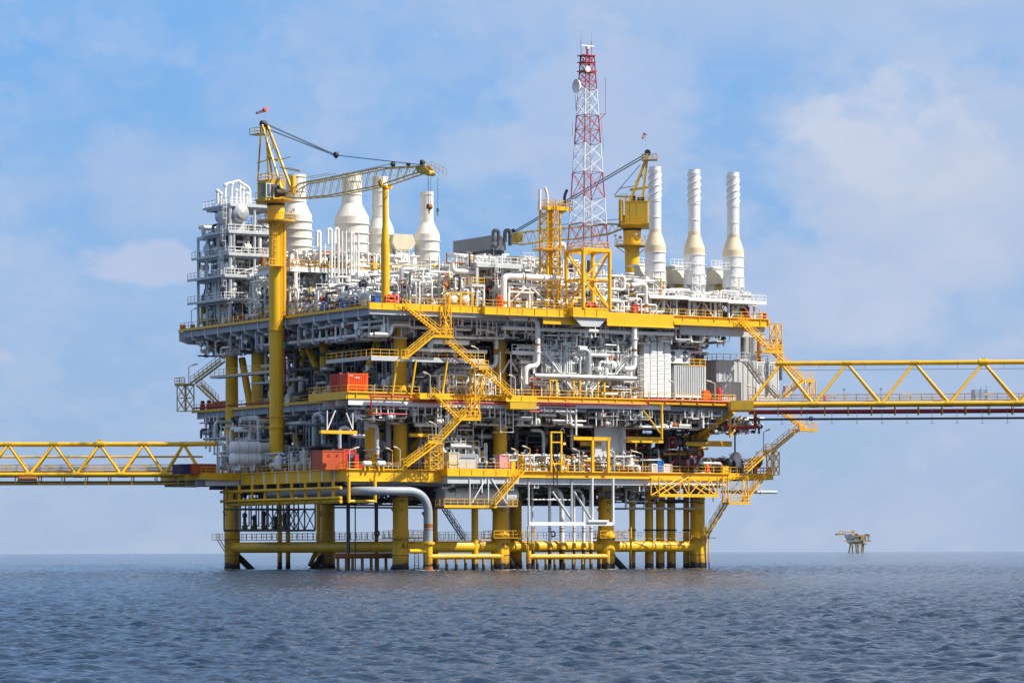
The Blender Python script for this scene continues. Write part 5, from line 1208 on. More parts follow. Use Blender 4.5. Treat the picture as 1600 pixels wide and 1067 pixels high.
# big grey elbow riser
z0 = F(640, 767, -5.2)[2]; pts = [L(433, 767, -9.0)[:2] + (z0,), (F(545, 0, -5.2)[0], -5.0, z0), (F(667, 0, -5.2)[0], -5.2, z0), (F(667, 0, -5.2)[0], -5.2, F(667, 846, -5.2)[2])]
pts = [(-9.2, 26.0, z0), (-9.2, -5.0, z0), (F(667.5, 0, -5.2)[0], -5.2, z0), (F(667.5, 0, -5.2)[0], -5.2, F(667, 846, -5.2)[2])]
uu = pts[2][0]
def arc(c0, c1, c2, r, n=12):
    return bend([c0, c1, c2], r, n)
pp = [pts[0]] + bend([pts[0], pts[1], pts[2], pts[3]], 4.6, 14)[1:]
T = Thing('large_riser', 'thick pale grey pipe bending down into the sea beside the left marked leg', 'pipe', (uu, -5.2, 0))
T.part('riser', MB().tube(pp, 0.66, 22), 'gry2')
z = lambda y: F(667, y, -5.2)[2]
for (a, b) in ((818, 824), (826.5, 828)): T.part('corroded_band', MB().tube([(uu, -5.2, z(a)), (uu, -5.2, z(b))], 0.68, 20), 'brn')
T.part('yellow_sleeve', MB().lathe((uu, -5.2, 0), [(0.62, 0.8), (0.62, z(852)), (0.95, z(850)), (0.95, z(846.5)), (0.6, z(846))], 18), 'yrust')
T.part('waterline_growth', MB().lathe((uu, -5.2, 0), [(0.64, -3), (0.65, 0.7)], 16), 'brn')
def barrier(x0, x1, vs, label, v=-5.4, m='yrust', y=869.5, r=0.42):
    a, b = F(x0, y, v), F(x1, y, v); T = Thing('boat_barrier', label, 'barrier', (a[0], a[1], 0), 'low pipe barriers against boats'); z = a[2]
    T.part('top_pipe', MB().tube([a, (b[0], b[1], z)], r, 16), m)
    for px in vs:
        c = F(px, y, v); T.part('post', MB().tube([(c[0], c[1], z), (c[0], c[1], 0.4)], 0.25, 10), m); T.part('wet_post', MB().tube([(c[0], c[1], 0.5), (c[0], c[1], -1.5)], 0.255, 10), 'mar' if m == 'yrust' else m)
    return T, z
T, z = barrier(668, 785, (684, 698, 713, 727.5, 742, 755.5, 769), 'yellow boat barrier with rusty posts left of the second marked leg')
for x in (783,): c = F(x, 870, -5.4); T.part('end_post', MB().tube([(c[0], c[1], -1.2), (c[0], c[1], z+1.0)], 0.42, 14), 'yrust')
T.part('branch_pipe', MB().tube([F(640, 861, -4.4), F(668, 861, -5.2)], 0.36, 12), 'yel')
T, z = barrier(825, 950, (839.5, 853, 867, 881.5, 895.5, 910, 923.5, 938), 'yellow boat barrier with rusty posts in front of the white risers')
for x in (826, 949): c = F(x, 870, -5.4); T.part('end_post', MB().tube([(c[0], c[1], -1.2), (c[0], c[1], z+1.0)], 0.42, 14), 'yrust')
T, z = barrier(523, 612, (528, 541, 551, 566, 580, 590, 603), 'dark brown boat barrier behind between the second left leg and the left marked leg', v=12, m='brn', y=868, r=0.45)
mb = MB()
for px in (544, 588): c = F(px, 800, 14); mb.tube([(c[0], c[1], -2), (c[0], c[1], ZL-1)], 0.3, 8)
c = F(555, 800, 14); mb.tube([(c[0], c[1], -2), (c[0], c[1], ZL-1)], 0.1, 6)
T = Thing('caisson_pipe', 'dark upright pipes between the second left leg and the left marked leg', 'pipe', (F(566, 0, 14)[0], 14, 0)); T.part('pipe', mb, 'grd')
mb = MB(); mb.tube([F(545, 861, 14), F(612, 861, 14)], 0.5, 12)
c = F(589, 833, 4.2); solo('life_ring', MB().ring((c[0], 4.2, c[2]), 0.42, 0.12, 'v'), 'blk', 'dark life ring on the sea walkway rail left of the left marked leg', 'life ring', group='life rings on the sea walkway')
c = F(864, 834, 4.2); solo('life_ring', MB().ring((c[0], 4.2, c[2]), 0.42, 0.12, 'v'), 'blk', 'dark life ring on the sea walkway rail beside the white risers', 'life ring', group='life rings on the sea walkway')
# caissons and columns between A1 and A3
for (px, v, r, y0, m, lb) in ((742, 4.6, 0.55, 795, 'yel', 'yellow upright pipe between the first and second marked legs'), (806, 13, 1.0, 790, 'yel', 'thick yellow upright pipe right behind the second marked leg'),
        (437, 64, 0.42, 790, 'yel', 'left one of two slim yellow piles far behind the left legs'), (450, 64, 0.42, 790, 'yel', 'right one of two slim yellow piles far behind the left legs'), (498, 64, 0.42, 790, 'yel', 'slim yellow pile just left of the second left leg')):
    c = F(px, 850, v); T = Thing('pile', lb, 'pile', (c[0], c[1], 0)); T.part('shaft', MB().lathe((c[0], c[1], 0), [(r, -3), (r, ZL-1.2)], 18), m); T.part('waterline_growth', MB().lathe((c[0], c[1], 0), [(r+.02, -3), (r+.03, 0.5)], 16), 'mar')
mb = MB(); mb.tube([F(484, 884, 60), F(498, 852, 60)], 0.42, 12); solo('slanted_pile', mb, 'yel', 'slanting yellow pile beside the second left leg', 'pile')
# barrier frame on the left face under the lower deck
T = Thing('pipe_guard', 'yellow guard frame of long level pipes under the left edge of the lower deck', 'guard frame', (-11.6, 15, 10))
zt = ZL - 1.7
for zz_, r in ((F(543, 762, -2)[2], 0.24), (F(543, 777.5, -2)[2], 0.24)): T.part('level_pipe', MB().tube([(-11.9, 38.3, zz_), (-11.9, -2.6, zz_)], r, 10), 'yel')
zb = F(543, 783, -2.6)[2]
for k in range(9): v = 37.2 - k*4.55; T.part('post', MB().tube([(-11.4, v, ZL-0.1-1.7*(k > 0)), (-11.4, v, zb-0.1)], 0.26, 8), 'yel')
T.part('level_pipe', MB().tube([(-11.0, 37, zb), (-11.0, -1, zb)], 0.3, 10), 'yel')
a, b = F(545, 780, -2.8), F(586, 780, -2.8)
for c in (a, b): T.part('front_post', MB().tube([(c[0], -2.8, ZL-1.2), (c[0], -2.8, zb-.2)], 0.27, 12), 'yel'); T.part('post_tip', MB().lathe((c[0], -2.8, ZL-1.2), [(0.27, 0), (0.02, 0.7)], 8), 'brn')
T.part('front_bar', MB().tube([(a[0], -2.8, zb), (b[0], -2.8, zb)], 0.25, 12), 'yel')
# tray frames by the risers
T = Thing('riser_tray', 'white angle tray hung on posts in front of the risers', 'tray', F(890, 818, -3.5)); z = F(890, 818, -3.5)[2]
for (x0, x1, v) in ((826, 958, -3.5), (836, 950, -1.8)): p, q = F(x0, 818, v), F(x1, 818, v); T.part('channel', MB().box(p[0], q[0], v-.12, v+.12, z-.28, z+.28), 'wht' if v < -3 else 'gry')
mb = MB(); p, q = F(918, 818, -3.7), F(950, 818, -3.7); mb.box(p[0], q[0], -3.95, -3.65, z+.3, z+.62); T.part('small_box', mb, 'wht')
for (x, v) in ((958, -3.5), (925.5, -3.5), (826, -1.8), (893, -1.8)): p = F(x, 800, v); T.part('post', MB().tube([(p[0], v, z-.2), (p[0], v, ZL-.9)], 0.16 if v > -3 else .2, 6), 'wht' if v < -3 else 'gry')
for (x0, x1) in ((863, 893), (897, 924)): T.part('diagonal', MB().tube([F(x0, 768, -1.6), F(x1, 812, -1.6)], 0.2, 8), 'gry')
# big horizontal tank
c = F(690, 774, 0.5); r = 1.5; T = Thing('storage_tank', 'big pale grey horizontal tank hanging under the lower deck behind the hanging platform', 'tank', c)
p = F(688, 774, 1.0); q = F(803, 774, 1.0); mb = MB(); mb.lathe((p[0], 1.0, c[2]), [(0.01, 0), (1.45, 0.02), (1.55, 0.12), (1.55, q[0]-p[0]), (0.01, q[0]-p[0]+.02)], 28, 'u'); T.part('shell', mb, 'gry')
mb = MB(); mb.lathe((p[0]+2.2, 1.0-1.62, c[2]), [(0.4, -.1), (0.4, 0.2)], 14, 'v'); mb.lathe((p[0]+8.2, 1.0-1.62, c[2]), [(0.4, -.1), (0.4, 0.2)], 14, 'v'); T.part('manway', mb, 'gry')
# dark pump platform below deck on the left
T = Thing('pump_platform', 'dark open truss platform with pumps below the lower deck behind the left legs', 'platform', (4, 46, 9)); v = 44
p, q = F(376, 828, v), F(493, 828, v); zb = p[2]; zt = F(376, 795, v)[2]; mb = MB()
for vv in (v, v+6):
    mb.box(p[0], q[0], vv, vv+.2, zb-.2, zb+.1); mb.box(p[0], q[0], vv, vv+.2, zt-.15, zt+.15); n = 7
    for k in range(n+1):
        u = p[0]+(q[0]-p[0])*k/n; mb.tube([(u, vv+.1, zb), (u, vv+.1, ZL-2)], 0.14, 4)
        if k >= n-3 and k < n: u2 = p[0]+(q[0]-p[0])*(k+1)/n; mb.tube([(u, vv+.1, zt), (u2, vv+.1, zb)], 0.1, 4); mb.tube([(u2, vv+.1, zt), (u, vv+.1, zb)], 0.1, 4)
T.part('truss', mb, 'gry2'); mb = MB(); mb.box(p[0], q[0], v, v+6.2, zb+.1, zb+.16); T.part('floor', mb, 'grd'); rl = MB(); rl.rail([(p[0], v+.1, zb+.1), (q[0]-6, v+.1, zb+.1)], sp=1.2); T.part('railing', rl, 'yel2')
for k, (du, hh) in enumerate(((1.8, 2.6), (3.6, 2.2), (5.4, 2.9), (7.6, 2.0), (9.3, 2.5))): mb = MB(); u = p[0]+du; mb.lathe((u, v+2, zb+.1), [(.5, 0), (.5, .6), (.28, .8), (.28, hh-.6), (.42, hh-.5), (.42, hh), (.1, hh+.3)], 10); mb.tube(bend([(u+.3, v+1.6, zb+.8), (u+.3, v+1, zb+.8), (u+.3, v+1, ZL-2)], .3), 0.12, 6); T.part('pump', mb, 'grd')
# long dark beams under the deck between the rows
T = Thing('pipe_trestle', 'long dark beam grid hanging under the lower deck seen between the legs', 'beam grid', (15, 30, 10)); mb = MB()
for v, y in ((22, 791), (40, 787)): p, q = F(520, y, v), F(775, y, v); mb.box(p[0], q[0], v, v+.25, p[2]-.3, p[2])
for v, y in ((22, 786),): p, q = F(700, y, v), F(935, y, v); mb.box(p[0], q[0], v, v+.25, p[2]-.35, p[2]-.05)
T.part('beam', mb, 'grd')

# ================================================================ people
def person(p, label, yaw, pose, suit='org', frame=WF, hat='wht', h=1.76):
    """one continuous skinned body; pose 'stand', 'climb' or 'sit'; p = world point of the feet"""
    T = Thing('person', label, 'person', p, frame=frame); k = h/1.76
    J = {'pelvis': (0,0,.95), 'waist': (0,0,1.12), 'chest': (0,-.01,1.36), 'neck': (0,0,1.50), 'head': (0,.01,1.60), 'crown': (0,.0,1.70)}
    for s, sg in (('l', -1), ('r', 1)):
        J['hip'+s] = (.10*sg, 0, .90); J['sho'+s] = (.19*sg, 0, 1.43)
        if pose == 'sit': J['knee'+s] = (.12*sg, .42, .93); J['ank'+s] = (.12*sg, .46, .50); J['toe'+s] = (.12*sg, .62, .46)
        elif pose == 'climb': st = .26*sg; J['knee'+s] = (.11*sg, st*.7+.08, .52); J['ank'+s] = (.11*sg, st*.8-.05, .09 + (.12 if sg > 0 else 0)); J['toe'+s] = (.12*sg, st*.8+.12, .05 + (.12 if sg > 0 else 0))
        else: J['knee'+s] = (.11*sg, .02, .50); J['ank'+s] = (.12*sg, 0, .09); J['toe'+s] = (.13*sg, .17, .04)
        J['elb'+s] = (.27*sg, -.02 if pose != 'climb' else .1, 1.15); J['wri'+s] = (.26*sg, .16 if pose != 'stand' else .05, .98 if pose != 'stand' else .92); J['han'+s] = (.25*sg, .22 if pose != 'stand' else .07, .93 if pose != 'stand' else .84)
    names = list(J); E = [('pelvis','waist'),('waist','chest'),('chest','neck'),('neck','head'),('head','crown')]
    for s in 'lr': E += [('pelvis','hip'+s),('hip'+s,'knee'+s),('knee'+s,'ank'+s),('ank'+s,'toe'+s),('chest','sho'+s),('sho'+s,'elb'+s),('elb'+s,'wri'+s),('wri'+s,'han'+s)]
    rad = dict(pelvis=.15, waist=.14, chest=.16, neck=.06, head=.10, crown=.08, hip=.11, knee=.075, ank=.05, toe=.045, sho=.07, elb=.055, wri=.036, han=.04)
    pts = [J[n] for n in names]; ed = [(names.index(a), names.index(b)) for a, b in E]
    for s in 'lr':
        sg = -1 if s == 'l' else 1; hb = names.index('han'+s); hp = Vector(J['han'+s])
        for j, (dx, ln) in enumerate(((-.027, .075), (-.009, .085), (.009, .08), (.027, .065))):
            a = hp + Vector((dx, .015, -.03)); b = a + Vector((0, .015, -ln)); pts += [tuple(a), tuple(b)]; ed += [(hb, len(pts)-2), (len(pts)-2, len(pts)-1)]
        a = hp + Vector((-.04*sg, .03, -.005)); pts += [tuple(a), tuple(a + Vector((-.01*sg, .03, -.04)))]; ed += [(hb, len(pts)-2), (len(pts)-2, len(pts)-1)]
    me = bpy.data.meshes.new('body'); R_ = Matrix.Rotation(yaw, 3, 'Z')
    me.from_pydata([tuple(R_ @ (Vector(q)*k)) for q in pts], ed, []); o = bpy.data.objects.new('body', me); COL.objects.link(o); o.parent = T.o
    sk = o.modifiers.new('skin', 'SKIN'); sl_ = me.skin_vertices[0].data if me.skin_vertices else None
    if sl_ is None:
        bm_ = __import__('bmesh').new(); bm_.from_mesh(me); bm_.verts.layers.skin.verify(); bm_.to_mesh(me); bm_.free(); sl_ = me.skin_vertices[0].data
    for i in range(len(pts)):
        n_ = names[i] if i < len(names) else 'fin'
        r = rad.get(n_, rad.get(n_[:-1], .011))*k; sl_[i].radius = (r, r); sl_[i].use_root = (i == 0)
    sb = o.modifiers.new('smooth', 'SUBSURF'); sb.levels = 1; sb.render_levels = 1; me.materials.append(M[suit])
    tr = lambda q: (p[0] + (R_ @ (Vector(q)*k)).x, p[1] + (R_ @ (Vector(q)*k)).y, p[2] + q[2]*k)
    mb = MB(); mb.ball(tr((0, .035, 1.615)), .098*k, 12, 1.2); mb.ball(tr((0, .14, 1.61)), .018*k, 6); T.part('face', mb, 'skin', kind='one')
    mb = MB(); c = tr((0, .01, 1.68)); mb.lathe(c, [(.17*k, -.01), (.135*k, .01), (.125*k, .07), (.07*k, .125), (.01, .14)], 14); T.part('helmet', mb, hat)
    for s in 'lr':
        mb = MB(); mb.ball(tr(J['han'+s]), .045*k, 8); T.part('glove', mb, 'blk' if suit == 'org' else 'skin')
        mb = MB(); a, b = tr(J['ank'+s]), tr(J['toe'+s]); mb.tube([(a[0], a[1], a[2]-.03), b], .065*k, 8); T.part('boot', mb, 'blk')
q = F(1225, 621, -4.6); w = toworld(q)
person((w.x, w.y, F(1225, 617.5, -4.6)[2]), 'worker in orange coveralls and white helmet walking towards the stair foot', R(-60), 'climb')
q = PLN(1288.5, 619, (bnb[0].x + bn.x*1.8, bnb[0].y + bn.y*1.8), (bd.x, bd.y))
person((q[0], q[1], bz - 0.05), 'worker in orange coveralls sitting low on the right bridge behind the rail', R(180), 'stand', h=1.72)
for px, lb in ((487.5, 'left one of two workers in white standing deep inside the lower deck'), (494.5, 'right one of two workers in white standing deep inside the lower deck')):
    w = toworld(F(px, 713, 20)); person((w.x, w.y, ZL+.3), lb, R(170), 'stand', 'wht')

# ================================================================ distant platform
D = 5200.0
def DX(px, py): return X(px, py, D)
c = DX(1335, 861); T = Thing('distant_platform', 'tiny hazy yellow platform far off on the horizon at the right', 'oil platform', c, frame=WF)
def DB(mb, x0, x1, y0, y1, d0=0, d1=30):
    a, b = DX(x0, y1), DX(x1, y0); mb.box(a[0], b[0], D+d0, D+d1, a[2], b[2])
mb = MB()
for (x0, y0, x1) in ((1330, 848, 1327), (1332, 848, 1333), (1338, 848, 1339), (1341, 848, 1342), (1348, 848, 1347), (1350, 848, 1350)):
    a, b = DX(x0, y0), DX(x1, 862); mb.tube([(a[0], a[1]+8, a[2]), (b[0], b[1]+8, 0)], 1.15, 8)
mb.tube([DX(1331, 850), DX(1341, 859)], .5, 6); mb.tube([DX(1340, 849), DX(1350, 858)], .5, 6); T.part('leg', mb, 'dsty')
mb = MB(); DB(mb, 1333, 1360, 835.3, 838.3); DB(mb, 1345, 1350, 838, 844, -1, 3); DB(mb, 1334, 1361, 843.5, 846); DB(mb, 1329, 1355, 848.5, 850, 4, 20); DB(mb, 1308, 1322, 833, 835.5); T.part('deck', mb, 'dsty')
mb = MB(); DB(mb, 1322, 1332, 834, 840, 3, 20); DB(mb, 1335, 1342, 839, 843.4, 3, 20); DB(mb, 1324, 1334, 840, 847, 6, 20); DB(mb, 1336, 1352, 838, 843, 14, 22); DB(mb, 1330, 1350, 845.5, 849, 8, 24); DB(mb, 1327, 1333, 846, 849, 9, 18); DB(mb, 1340, 1348, 846, 849, 6, 20); T.part('module', mb, 'gry')
mb = MB(); DB(mb, 1346, 1349, 838.4, 843.4, 2, 10); DB(mb, 1352, 1353.5, 838.4, 843.4, 2, 10); DB(mb, 1357, 1358.5, 838.4, 843.4, 2, 10); DB(mb, 1335, 1340, 833, 836, 2, 12); T.part('equipment', mb, 'cream')
mb = MB(); DB(mb, 1336.5, 1341, 833.5, 836, 0, 8); DB(mb, 1352, 1358, 834, 836, 0, 8); T.part('red_equipment', mb, 'red')
mb = MB(); mb.tube([DX(1332, 831), DX(1313, 829.5), DX(1310, 830.5)], 0.9, 6); DB(mb, 1331, 1335, 828, 833, 0, 5); mb.tube([DX(1311, 835.5), DX(1320, 845), DX(1331, 846)], 0.5, 6); T.part('crane', mb, 'yel2')
# ================================================================ deck equipment
def pipe(name, label, pts, r, m, bends=0.6, v=0, bands=(), grp=None, n=10, cat='pipe'):
    """pts: (px, py, v) or (px, py, ('u', u)) ; bands: indices t of painted collars"""
    P = [(L(p[0], p[1], p[2][1]) if isinstance(p[2], tuple) else F(p[0], p[1], p[2])) if len(p) > 2 else F(p[0], p[1], v) for p in pts]
    # keep runs orthogonal: snap nearly level and nearly upright runs
    Q = [list(P[0])]
    for p in P[1:]:
        q = list(p)
        for i in range(3):
            if abs(q[i] - Q[-1][i]) < 0.5: q[i] = Q[-1][i]
        Q.append(q)
    T = Thing(name, label, cat, tuple(Q[0]), grp); T.part('run', MB().tube(bend([tuple(q) for q in Q], bends, 5), r, n), m)
    mb = MB()
    for i in range(len(Q)-1):
        a, b = Vector(Q[i]), Vector(Q[i+1]); l = (b-a).length
        if l > 5:
            for t in (0.33, 0.7): c = a.lerp(b, t); d = (b-a).normalized()*0.07; mb.tube([tuple(c-d), tuple(c+d)], r*1.35, n)
    if mb.v: T.part('flange', mb, m)
    for (i, t, l) in bands:
        a, b = Vector(Q[i]), Vector(Q[i+1]); d = (b-a).normalized(); c = a.lerp(b, t); T.part('rust_band', MB().tube([tuple(c), tuple(c + d*l)], r*1.04, n), 'brn')
    return T
def skidbox(name, label, cat, px0, px1, y0, y1, v, depth, m, m2=None, ribs=0, grp=None, lugs=False, base=None):
    a, b = F(px0, y1, v), F(px1, y1, v); z0 = base if base is not None else a[2]; z1 = F(px0, y0, v)[2]
    T = Thing(name, label, cat, ((a[0]+b[0])/2, v+depth/2, z0), grp)
    mb = MB(); mb.box(a[0], b[0], v, v+depth, z0, z1); T.part('body', mb, m)
    mb = MB(); w = 0.09
    for u in (a[0], b[0]): 
        for vv in (v, v+depth): mb.box(u-w, u+w, vv-w, vv+w, z0, z1+(.25 if lugs else .04))
    for z in (z0+.05, z1): 
        mb.box(a[0], b[0], v-w, v+.02, z-w, z+w); mb.box(a[0]-w, a[0]+.02, v, v+depth, z-w, z+w)
    T.part('frame', mb, m2 or m)
    if ribs:
        mb = MB(); k = ribs; st = (b[0]-a[0])/k
        for i in range(k): mb.box(a[0]+st*(i+.28), a[0]+st*(i+.72), v-.11, v, z0+.15, z1-.12)
        kd = max(2, int(depth/st))
        for i in range(kd): mb.box(a[0]-.11, a[0], v+depth*(i+.28)/kd, v+depth*(i+.72)/kd, z0+.15, z1-.12)
        T.part('ribs', mb, m)
    return T, a, b, z0, z1
# --- containers
T, a, b, z0, z1 = skidbox('cargo_container', 'bright orange ribbed cargo container on the corner of the middle deck', 'container', 544, 574, 584, 613.5, -1.6, 2.4, 'org', 'org', ribs=11, lugs=True, base=ZM)
mb = MB(); mb.box(a[0]+1.1, a[0]+2.0, -1.76, -1.72, z1-.62, z1-.5); mb.box(a[0]+.1, a[0]+.9, -1.76, -1.72, z1-.32, z1-.24); T.part('white_marking', mb, 'wht')
T, a2_, b2_, _, _ = skidbox('cargo_container', 'dark red ribbed container behind the orange one', 'container', 531, 545, 584.5, 613.5, 1.1, 3.0, 'redb', 'red', ribs=4, lugs=True, base=ZM)
mb = MB(); mb.box(b2_[0]-.9, b2_[0]-.3, .94, .98, z1-1.7, z1-1.2); T.part('white_placard', mb, 'wht')
T, a, b, z0, z1 = skidbox('equipment_cabin', 'wide brick red equipment cabin at the railing of the lower deck', 'cabin', 503, 537, 704, 733, 0.4, 3.4, 'orgd', 'orgd', base=ZL)
mb = MB()
for k in (.32, .7): u = a[0]+(b[0]-a[0])*k; mb.lathe((u, .33, z1-.7), [(.25, 0), (.25, .1)], 12, 'v')
T.part('vent', mb, 'red')
skidbox('equipment_cabin', 'open fronted red cabin with dark opening beside the brick red cabin', 'cabin', 537.5, 556, 702, 733, 0.6, 3.0, 'redb', 'orgd', base=ZL)
a = F(546, 733, .5); solo('opening_shade', MB().box(a[0]-.1, a[0]+1.6, .42, .5, ZL+.3, ZL+2.5), 'grd', 'dark panel standing in for the shaded opening of the red cabin beside the brick red cabin', 'dark_panel')  # solid dark slab painted in for the shade inside the cabin opening
a = F(553, 733, 0); solo('electrical_cabinet', MB().box(a[0]-.05, a[0]+.65, -.4, .1, ZL, ZL+2.3).box(a[0]+.6, a[0]+1.3, -.5, .1, ZL, ZL+.9), 'redb', 'bright orange red upright cabinet at the edge of the red cabin', 'cabinet')
skidbox('waste_skip', 'brown red open skip next to the left bridge landing', 'skip', 302, 337, 725, 738, 35.5, 3, 'orgd', 'orgd', ribs=8, base=ZL)
skidbox('waste_skip', 'dark navy skip beside the brown red one at the left bridge landing', 'skip', 283, 301, 725.5, 738, 36.5, 3, 'blud', 'blud', ribs=5, base=ZL)
# blue things on the upper deck left edge
def Lbox(name, label, cat, px0, px1, y0, u, wid, m, h=None, grp=None, base=ZU, ribs=True):
    a, b = L(px1, 0, u), L(px0, 0, u); z1 = L(px1, y0, u)[2] if h is None else base+h
    T = Thing(name, label, cat, (u+wid/2, (a[1]+b[1])/2, base), grp); mb = MB(); mb.box(u, u+wid, a[1], b[1], base+.1, z1); T.part('body', mb, m)
    mb = MB(); w = .07
    for uu in (u, u+wid):
        for vv in (a[1], b[1]): mb.box(uu-w, uu+w, vv-w, vv+w, base, z1+.1)
    mb.box(u-w, u, a[1], b[1], z1-.1, z1+.05); mb.box(u, u+wid, a[1]-w, a[1], z1-.1, z1+.05); 
    if ribs:
        k = max(1, int((b[1]-a[1])/.7))
        for i in range(k): v = a[1]+(b[1]-a[1])*(i+.5)/k; mb.box(u-w, u, v-.08, v+.08, base+.1, z1)
    T.part('frame', mb, m); return T
Lbox('storage_crate', 'big dark blue crate on the left edge of the upper deck', 'crate', 511, 527, 471, -2.6, 2.2, 'blud', None)
Lbox('storage_crate', 'mid blue crate right of the dark blue one on the upper deck edge', 'crate', 528, 545, 467, -2.4, 2.0, 'blu', None)
Lbox('storage_crate', 'small pale blue topped crate behind the mid blue crate', 'crate', 546, 556, 464, -1.2, 1.6, 'blu')
Lbox('storage_tote', 'white caged tote on the left edge of the upper deck', 'tote', 560, 574, 463, -2.6, 1.9, 'wht')
Lbox('blue_drum_rack', 'tall narrow blue rack left of the boom rest column', 'rack', 579, 585, 462, -2.6, 1.0, 'blu')
c = L(508, 487, -2.8); solo('blue_barrel', MB().lathe((c[0], c[1], ZU), [(.62, 0), (.66, .1), (.62, .5), (.66, .9), (.62, 1.4), (.5, 1.65)], 14), 'blu', 'upright bright blue barrel at the left end of the blue crates', 'barrel')
Lbox('brown_bin', 'low brown bin at the upper deck railing before the white tote', 'bin', 545, 557, 476, -3.3, 1.2, 'brn')
for i, (px, y0, y1, m, lb) in enumerate(((612, 461, 474, 'redb', 'bright red hose box at the foot of the boom rest column'), (771, 465, 479, 'org', 'orange red upright drum on the front balcony of the upper deck'), (926, 472, 482, 'red', 'red pump unit inside the mast base frame'), (998, 475, 489, 'red', 'dark red unit at the foot of the white loop pipe'))):
    c = F(px, y1, -2.0 if i != 2 else -3); h = F(px, y0, c[1])[2] - ZU; mb = MB()
    if i == 1: mb.lathe((c[0], -4.0, ZU), [(.55, 0), (.55, h), (.3, h+.15)], 14)
    elif i in (0, 2): mb.ring((c[0]-.3, -2.2, ZU+.85), .5, .28, 'v', 14, 7); mb.ring((c[0]+.7, -2.2, ZU+.85), .5, .28, 'v', 14, 7); mb.box(c[0]-.9, c[0]+1.3, -1.8, -1.2, ZU, ZU+1.3)
    else: mb.box(c[0]-.5, c[0]+.5, -1.2, 0, ZU, ZU+h)
    solo(('hose_box', 'fire_drum', 'pump_unit', 'red_unit')[i], mb, m, lb, 'fire equipment')
# helium style round tanks in yellow racks
for i, (p0, p1) in enumerate(((702, 719), (720, 738))):
    a, b = F(p0, 478, -3.2), F(p1, 478, -3.2); zt = F(p0, 457, -3.2)[2]
    T = Thing('tank_rack', 'yellow frame around a round cream tank on the front balcony, ' + ('left' if i == 0 else 'right') + ' of the pair', 'tank', (a[0], -3, ZU), 'cream tanks in yellow frames')
    mb = MB()
    for u in (a[0], b[0]):
        for v in (-3.3, -1.5): mb.box(u-.1, u+.1, v-.1, v+.1, ZU, zt)
    for z in (ZU+.15, zt): mb.box(a[0], b[0], -3.4, -3.25, z-.08, z+.08); mb.box(a[0]-.1, a[0]+.08, -3.2, -1.4, z-.08, z+.08); mb.box(b[0]-.08, b[0]+.1, -3.2, -1.4, z-.08, z+.08)
    for z in (ZU+.6, ZU+1.1, ZU+1.6): mb.box(b[0]-.06, b[0]+.06, -3.2, -1.4, z-.04, z+.04); mb.box(a[0]-.06, a[0]+.06, -3.2, -1.4, z-.04, z+.04)
    T.part('frame', mb, 'yel'); mb = MB(); mb.tank(((a[0]+b[0])/2, -2.9, ZU+1.15), .78, 1.3, 'v', 20); T.part('shell', mb, 'stk')
    mb = MB()
    for v in (-2.8, -2.2): mb.ring(((a[0]+b[0])/2, v, ZU+1.15), .8, .04, 'v', 18, 4)
    T.part('strap', mb, 'brn')
# --- mezzanine behind the blue crates
V0 = 31.0; a, b = F(453, 416, V0), F(690, 430, V0); z = a[2]
T = Thing('equipment_mezzanine', 'white steel mezzanine with yellow railing carrying the cream stacks', 'mezzanine', (a[0], V0, ZU))
mb = MB(); mb.box(a[0], b[0], V0-.15, V0+.1, z-.75, z-.05); mb.box(a[0]-.1, a[0]+.15, V0, 42, z-.75, z-.05); mb.box(a[0], b[0], V0-.3, V0+.2, z-.85, z-.75); T.part('edge_beam', mb, 'wht')
mb = MB(); mb.box(a[0], b[0], V0, 42, z-.08, z); T.part('floor', mb, 'flr')
mb = MB()
for px in (462, 513, 545, 587, 629, 670, 686): c = F(px, 0, V0); mb.box(c[0]-.22, c[0]+.22, V0-.1, V0+.3, ZU, z-.75)
for px in (470, 520, 600, 660): c = F(px, 0, V0); mb.box(c[0]-.2, c[0]+.2, V0+6.5, V0+6.9, ZU, z-.75)
T.part('column', mb, 'wht')
mb = MB()
for (p0, p1) in ((515, 525), (585, 575), (631, 642), (668, 657), (684, 676)): mb.tube([F(p0, 446 + (p0-515)*.05, V0), F(p1, 430, V0)], .12, 6)
T.part('knee_brace', mb, 'wht'); mb = MB(); mb.rail([(a[0], 42, z), (a[0], V0-.1, z), (b[0], V0-.1, z)], w=.06); T.part('railing', mb, 'yrail')
mb = MB(); c = F(462, 0, V0-1); mb.ladder((c[0], V0-.8, ZU+.2), z+1, (1, 0)); T.part('caged_ladder', mb, 'wht')
